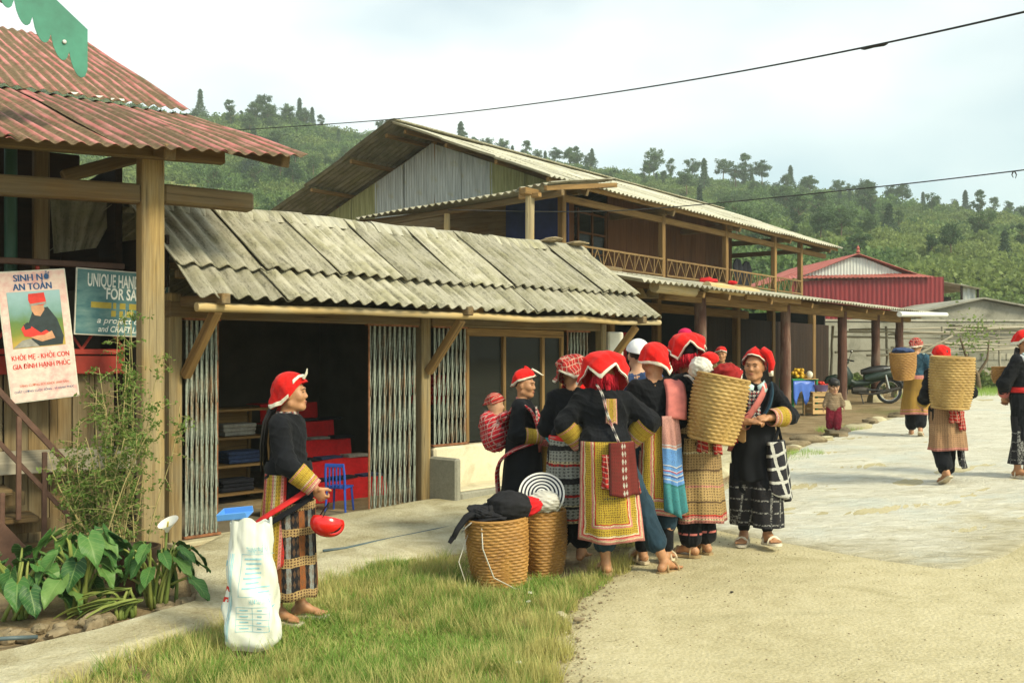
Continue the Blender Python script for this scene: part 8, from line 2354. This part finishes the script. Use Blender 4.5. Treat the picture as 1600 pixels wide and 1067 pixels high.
def p_five():
    p = pose(lean=4, elR=(-.20, -.06, .95), wrR=(-.10, -.20, .98), elL=(.2, -.06, .96), wrL=(.1, -.2, 1.0), pitch=16, yaw=18, anL=(.10, .02, .075), anR=(-.06, .05, .075), fdR=(-.5, -.85, 0), fdL=(.2, -1, 0), curlL=.6, curlR=.6)
    t = person('woman seen from behind with a striped blue shawl over her shoulder', 1.09, 7.56, 188, 1.10)
    figure(t, p); jacket(t, p, sl=.5, hem=.8); cuffs(t, p, a=.5, b=.95)
    hair(t, p)
    scarf(t, p, interp_hem([(0, .03), (40, .0), (80, -.04), (120, -.06), (165, -.10), (195, -.165), (225, -.10), (260, -.05), (290, -.02), (320, .02)]), (.104, .120, .116), (0, .015, .025), flare=.05, trim_w=.015, wob=.008)
    trousers(t, p, 'denim', .26, .105, .09, .075); garment(t, 'leggings', 'indigo', lambda f: [f.cap(p['kn' + q] * .55 + p['an' + q] * .45, p['an' + q] + V3(0, 0, .03), .058, .05, 0) for q in 'LR'], .003, 4)
    panel(t, 'back_apron', 'apron_gold', 120, 262, .33, .93, (.150, .142), (.20, .19), (0, 0), (0, .01), .008, 3, seed=5)
    panel(t, 'striped_shawl', 'shawl_blue', 178, 235, .38, 1.0, (.165, .165), (.215, .235), (0, .0), (0, .02), .016, 3, seed=5, th=.012, point=.06)
    H = p['shR']
    strap(t, 'shawl_end', 'sash_pink', [(-.06, -.10, 1.16), (-.095, -.03, 1.245), (-.12, .05, 1.22), (-.115, .12, 1.12), (-.10, .15, .98)], .075, .016)
    sandals(t, p, 'sandal')
p_five()
def p_six():
    p = pose(yaw=10); t = person('person in a white cap and blue shirt at the back of the huddle', 1.075, 8.5, 175, 1.12)
    figure(t, p, 'skin_pale', .009); jacket(t, p, 'blue_shirt', sl=.9); trousers(t, p, 'denim', .1)
    scarf(t, p, interp_hem([(0, .035), (90, .01), (180, -.02), (270, .01)]), (.097, .113, .110), mat='cap_white', trim='cap_white', trim_w=.03, wob=.002, name='cap')
    hair(t, p)
p_six()
def p_seven():
    p = pose(lean=7, elL=(.19, -.08, .95), wrL=(.10, -.22, .98), elR=(-.20, -.08, .96), wrR=(-.08, -.22, 1.02), pitch=16, yaw=-22, curlL=.6, curlR=.6, fdL=(.3, -1, 0), fdR=(-.3, -1, 0))
    t = person('woman with a big red folded scarf and brown embroidered apron, carrying a loaded basket', 1.43, 7.74, 222, 1.12)
    figure(t, p); jacket(t, p, sl=.5, hem=.8); cuffs(t, p, a=.5, b=.95); hair(t, p)
    scarf(t, p, zig(-.055, .11, 4, 20), (.138, .152, .118), (0, .02, .06), flare=.05, trim_w=.014, wob=.014)
    tassels(t, p, (0, .03, -.02), .11, .125, .085, 360, seed=5)
    H = p['head']; MB().ell(H + p['HM'] @ V3(.01, .05, .15), (.05, .05, .04)).build('scarf_knot', plain('scarf_magenta', (.50, .005, .07), .85, .2), t, smooth=180)
    trousers(t, p, 'indigo', .13, .105, .09, .08)
    for q in 'LR':
        a, k = p['an' + q], p['kn' + q]; e = a + (k - a) * .22; MB().tube([e - V3(0, 0, .007), e + V3(0, 0, .007)], [.083, .083], 20, caps=False).build('pink_hem', MAT['sash_pink'], t, smooth=180)
    panel(t, 'back_apron', 'apron_brown', 88, 250, .235, .90, (.162, .142), (.205, .19), (0, 0), (0, .01), .010, 4, seed=5)
    panel(t, 'tassel_cloth', 'plaid_scarf', 130, 150, .72, .9, (.17, .16), (.18, .175), (0, .01), (0, .01), .012, 1, seed=2, th=.02); panel(t, 'tassel_cloth', 'plaid_scarf', 170, 190, .70, .9, (.17, .16), (.18, .175), (0, .01), (0, .01), .012, 1, seed=2, th=.02)
    for q in (-1, 1): strap(t, 'basket_strap', 'cloth_white', [(q * .10, .12, 1.14), (q * .125, .02, 1.25), (q * .12, -.10, 1.14), (q * .14, -.08, .98)], .016, .008)
    sandals(t, p, 'sandal_brown')
    bx, by = 1.47, 7.42; bz = .98
    k = basket('pale woven back basket heaped with red cloth and white bags', (bx + .01, by, bz), .150, .200, .49, 18, 38, 'basket_pale', group=None, rot=(R(6), R(9), R(30)))
    cloth_lump('red_bundle', 'dark red cloth heaped in the back basket', (bx + .13, by, bz + .50), (.11, .10, .085), MAT['scarf_dark_red'], 21)
    cloth_lump('white_bag', 'round white plastic bag in the back basket', (bx - .06, by + .03, bz + .55), (.085, .08, .085), MAT['white_bag'], 22, fold=.12)
    cloth_lump('red_cloth', 'small bright red cloth lying on the white bag in the basket', (bx + .02, by + .08, bz + .62), (.07, .06, .05), MAT['scarf_red'], 23, fold=.08)
    cloth_lump('white_parcel', 'white parcel at the far side of the back basket', (bx + .20, by + .06, bz + .50), (.06, .06, .06), MAT['cloth_white'], 24)
p_seven()

# ------------------------------------------------------------------ the woman walking towards us
def p_eight():
    p = pose(elL=(.27, -.03, .99), wrL=(.075, -.20, .985), elR=(-.25, -.03, .96), wrR=(-.055, -.20, .955), hdL=(-.85, -.35, -.05), hdR=(.8, -.4, .1), hnL=(0, .5, -.8), hnR=(0, .5, -.8), curlL=.75, curlR=.75,
             anL=(.085, -.10, .10), knL=(.085, -.11, .44), anR=(-.07, .06, .075), fdL=(.35, -1, .12), fdR=(-.3, -1, 0), yaw=-24, roll=3, pitch=2)
    t = person('woman walking towards us in a red cap and pale collar, fingers joined at her waist', 1.95, 8.02, -6, 1.04)
    figure(t, p); jacket(t, p, sl=.26, hem=.74, bulk=1.06); cuffs(t, p, a=.30, b=.90, r0=.072, r1=.060)
    hair(t, p)
    scarf(t, p, interp_hem([(0, .068), (40, .055), (70, .02), (95, -.05), (120, -.06), (180, -.05), (260, -.03), (300, .03), (330, .06)]), (.096, .112, .118), flare=.05, trim_w=.010, wob=.006, peak=lambda th, rho: .02 * (1 - rho) * math.cos(th))
    H, M = p['head'], p['HM']; P = [H + M @ V3(*q) for q in ((.05, .02, .13), (.10, .02, .10), (.125, .03, .03), (.12, .03, -.04))]
    MB().tube(P, [.05, .052, .045, .03], 12, flat=.6).build('scarf_fall', MAT['scarf_red'], t, smooth=180); MB().tube([P[-1] + V3(0, 0, .01), P[-1] - V3(-.005, 0, .03)], [.033, .028], 12, flat=.6).build('scarf_fall_trim', MAT['trim_white'], t, smooth=180)
    trousers(t, p, 'indigo', .35, .10, .09, .07, amp=.005); leg_tube(t, p, 'batik_legs', .15, .62, .118, .100, 1); garment(t, 'leggings', 'indigo', lambda f: [f.cap(p['kn' + q] * .45 + p['an' + q] * .55, p['an' + q] + V3(0, 0, .045), .055, .045, 0) for q in 'LR'], .002, 4)
    for q in (-1, 1):
        MB().shell(np.array([[(q * .012, -.095, 1.225), (q * .02, -.105, 1.17)], [(q * .055, -.075, 1.25), (q * .075, -.105, 1.175)], [(q * .075, -.01, 1.265), (q * .095, -.05, 1.20)]]), .008).build('collar', MAT['collar'], t, smooth=180)
    panel(t, 'front_embroidery', 'embro_white', -30, 16, .86, 1.19, (.115, .118), (.150, .128), (0, 0), (0, .0), .002, 1, seed=2)
    panel(t, 'front_tail', 'indigo', -60, 60, .50, .93, (.165, .140), (.19, .175), (0, 0), (0, .0), .01, 3, seed=2)
    strap(t, 'shoulder_sash', 'sash_pink', [(-.18, -.02, .72), (-.15, -.135, .88), (-.04, -.155, 1.02), (.045, -.135, 1.15), (.085, -.04, 1.245), (.10, .08, 1.19)], .030, .010)
    strap(t, 'blue_sash', 'teal_cloth', [(.02, -.165, .96), (.09, -.155, 1.06), (.12, -.11, 1.16), (.125, .0, 1.245), (.12, .09, 1.17)], .030, .010)
    # batik shoulder bag and tan pouch
    panel(t, 'batik_bag', 'bag_batik', 22, 118, .42, .80, (.21, .20), (.265, .235), (.0, 0), (.0, .0), .01, 2, seed=4, th=.05, point=.09)
    for a in (38, 98): strap(t, 'bag_handle', 'indigo', [(.215 * math.sin(R(a)), -.20 * math.cos(R(a)), .79), (.17, -.10, .90), (.14, -.12, .98)], .012, .006)
    panel(t, 'tan_pouch', 'tan_leather', -62, -28, .80, .92, (.172, .160), (.18, .172), (0, 0), (0, .0), .002, 1, seed=4, th=.02)
    o = tassels(t, p, (-.075, -.16, -.53), .014, .01, .06, 14, seed=4, name='pink_tassel')
    sandals(t, p, 'sandal_white')
p_eight()

# ------------------------------------------------------------------ people further up the road
def p_nine():
    p = pose(elR=(-.22, -.10, 1.02), wrR=(-.10, -.15, 1.24), hdR=(.5, .1, .8), hnR=(.3, .9, 0), curlR=.9, yaw=0, pitch=8)
    t = person('woman in an olive jacket under the porch, hand raised to her face', 3.28, 15.6, -12, 1.0)
    figure(t, p, 'skin', .009); jacket(t, p, 'olive', sl=.85, bulk=1.2); trousers(t, p, 'indigo', .1); hair(t, p)
    scarf(t, p, interp_hem([(0, .05), (90, .0), (180, -.06), (270, .0)]), (.094, .11, .105), trim_w=.012)
p_nine()
def p_child():
    q = .17
    p = pose(hs=1.75, pelvis=(0, 0, .80 - q), waist=(0, 0, .93 - q), chest=(0, 0, 1.07 - q), neck=(0, .01, 1.22 - q), head=(0, -.03, 1.40 - q), shL=(.14, .0, 1.17 - q), shR=(-.14, .0, 1.17 - q), elL=(.21, .0, .97 - q), wrL=(.25, -.06, .83 - q), elR=(-.21, .02, .97 - q), wrR=(-.25, .0, .82 - q), hiL=(.07, 0, .62), hiR=(-.07, 0, .62), knL=(.085, -.04, .36), knR=(-.085, -.01, .36), anL=(.09, -.06, .075), anR=(-.10, .04, .075), yaw=12, pitch=16)
    t = person('small barefoot child with black hair in a striped knit and red trousers', 5.30, 16.4, -14, .625)
    figure(t, p, 'skin_pale', .010, True); jacket(t, p, 'knit_stripe', sl=.55, bulk=1.22, hem=.57); trousers(t, p, 'maroon', .17, .125, .11, .095, amp=.01)
    hair(t, p, fringe=True)
p_child()
def walker(label, x, y, face, sc_, skirt, p, jack='indigo', legs='indigo', hem=.36, sc_mat='scarf_red', sash=None, trim='trim_white', rng_=(95, 265)):
    t = person(label, x, y, face, sc_)
    figure(t, p, h=.009); jacket(t, p, jack, sl=.55, hem=.80); cuffs(t, p, 'cuff_gold', .55, .95); trousers(t, p, legs, .15, .105, .095, .085); hair(t, p)
    scarf(t, p, interp_hem([(0, .05), (60, .02), (90, -.03), (150, -.06), (180, -.065), (210, -.06), (270, -.03), (300, .02)]), (.098, .116, .112), mat=sc_mat, trim=trim, trim_w=.012, wob=.010)
    if skirt: panel(t, 'back_skirt', skirt, rng_[0], rng_[1], hem, .92, (.165, .145), (.215, .20), (0, 0), (0, .01), .014, 4, seed=3)
    return t
p = pose(lean=5, yaw=-20, pitch=4, elR=(-.19, -.02, .96), wrR=(-.13, -.19, .93), elL=(.2, -.02, .95), wrL=(.12, -.2, .92), anL=(.08, -.13, .075), knL=(.08, -.11, .43), anR=(-.08, .18, .12), knR=(-.08, .04, .44), fdR=(0, -1, -.4))
t11 = walker('woman with plaid red scarf, ochre skirt and tan basket, walking away near the motorcycle', 6.33, 15.6, 152, 1.02, 'skirt_ochre', p, 'teal_cloth', hem=.32, sc_mat='plaid_scarf', rng_=(60, 300))
strap(t11, 'basket_strap', 'collar', [(-.14, .10, .90), (-.165, .0, 1.05), (-.13, -.06, 1.2), (-.11, .04, 1.25)], .016, .008); sandals(t11, p, 'sandal', False)
basket('small tan back basket with dark cloth, carried by the ochre-skirted woman', (6.33 - .27, 15.6 - .20, float(zg(6.3, 15.6)) + .90), .125, .195, .42, 16, 32, 'basket_tan', None, rot=(R(4), R(-6), .3))
cloth_lump('dark_cloth', 'dark cloth in the small tan back basket', (6.33 - .29, 15.6 - .20, float(zg(6.3, 15.6)) + 1.34), (.16, .15, .06), MAT['cloth_blue'], 41)
p = pose(lean=9, pitch=4, elR=(-.26, .05, .97), wrR=(-.19, -.14, .86), elL=(.24, .05, .97), wrL=(.19, -.14, .84), anR=(-.05, -.08, .075), knR=(-.06, -.09, .43), anL=(.07, .16, .14), knL=(.08, .02, .44), fdL=(0, -1, -.5))
t12 = walker('woman walking away, nearly hidden by the large tan basket on her back', 4.70, 10.8, 184, 1.0, 'skirt_tan', p, hem=.36)
panel(t12, 'side_flap', 'batik_legs', 215, 290, .17, .6, (.15, .14), (.20, .18), (0, 0), (0, .02), .015, 2, seed=4); panel(t12, 'tassel_cloth', 'plaid_scarf', 165, 190, .66, .82, (.19, .18), (.20, .2), (0, .01), (0, .01), .012, 1, seed=2, th=.03); panel(t12, 'tassel_cloth', 'plaid_scarf', 196, 215, .58, .78, (.19, .185), (.20, .205), (0, .01), (0, .01), .012, 1, seed=2, th=.03)
sandals(t12, p, 'sandal', False)
z12 = float(zg(4.7, 10.8))
basket('large tan woven back basket, narrow at the bottom, carried straight up the road', (4.62, 10.50, z12 + .84), .165, .218, .54, 19, 40, 'basket_pale', None, rot=(R(3), R(1), .2))
p = pose(yaw=26, elL=(.19, .12, .95), wrL=(.05, .17, .80), elR=(-.20, .11, .95), wrR=(-.06, .17, .80), anL=(.07, .0, .075), anR=(-.08, .03, .075))
t13 = person('woman at the right picture edge in batik trousers, hands behind her back', 5.68, 11.05, 40, 1.08)
figure(t13, p); jacket(t13, p, sl=.35, hem=.72); cuffs(t13, p, 'sash_pink', .35, .75, .055, .05); hair(t13, p, [(-.02, .08, -.06), (-.03, .09, -.16), (-.02, .09, -.26)])
scarf(t13, p, interp_hem([(0, .055), (60, .03), (90, .0), (120, -.05), (180, -.06), (240, -.05), (270, .0), (300, .03)]), (.098, .118, .115), trim_w=.024, flare=.12)
trousers(t13, p, 'indigo', .30, .10, .09, .07); leg_tube(t13, p, 'batik_legs', .13, .62, .098, .098, 3); ring(t13, 'red_belt', 'sash_red', .86, .915, .155, .135, (0, 0), .01)
panel(t13, 'front_embroidery', 'embro_white', -30, 22, .90, 1.20, (.115, .118), (.150, .130), (0, 0), (0, .0), .002, 1, seed=2)
strap(t13, 'blue_cord', 'collar', [(-.06, -.145, .92), (-.075, -.14, 1.05), (-.08, -.10, 1.18), (-.075, -.02, 1.26)], .014, .008); strap(t13, 'white_strap', 'cap_white', [(-.125, -.125, 1.05), (-.135, -.10, 1.15), (-.13, -.03, 1.24), (-.12, .06, 1.2)], .018, .008)
sandals(t13, p, 'sandal_white')
basket('small tan basket on the back of the woman at the right edge', (5.68 - .13, 11.05 + .22, float(zg(5.68, 11.05)) + 1.05), .08, .11, .18, 9, 22, 'basket_tan', None)
print('script seconds', round(time.time() - T_START, 1))
# ------------------------------------------------------------------ the air: pale haze round everything
hz = MB().box((40, 108, 42), (700, 452, 92), ch=.01)
m = bpy.data.materials.new('haze_air'); m.use_nodes = True; nt = m.node_tree; nt.nodes.clear()
ou = nt.nodes.new('ShaderNodeOutputMaterial'); pv = nt.nodes.new('ShaderNodeVolumePrincipled')
pv.inputs['Color'].default_value = (.84, .95, .92, 1); pv.inputs['Density'].default_value = .0010; pv.inputs['Anisotropy'].default_value = .0
nt.links.new(pv.outputs[0], ou.inputs['Volume'])
o = hz.build('haze', m, None, smooth=None); o['kind'] = 'stuff'; o['label'] = 'thin pale haze in the valley air'
sc.cycles.volume_max_steps = 64
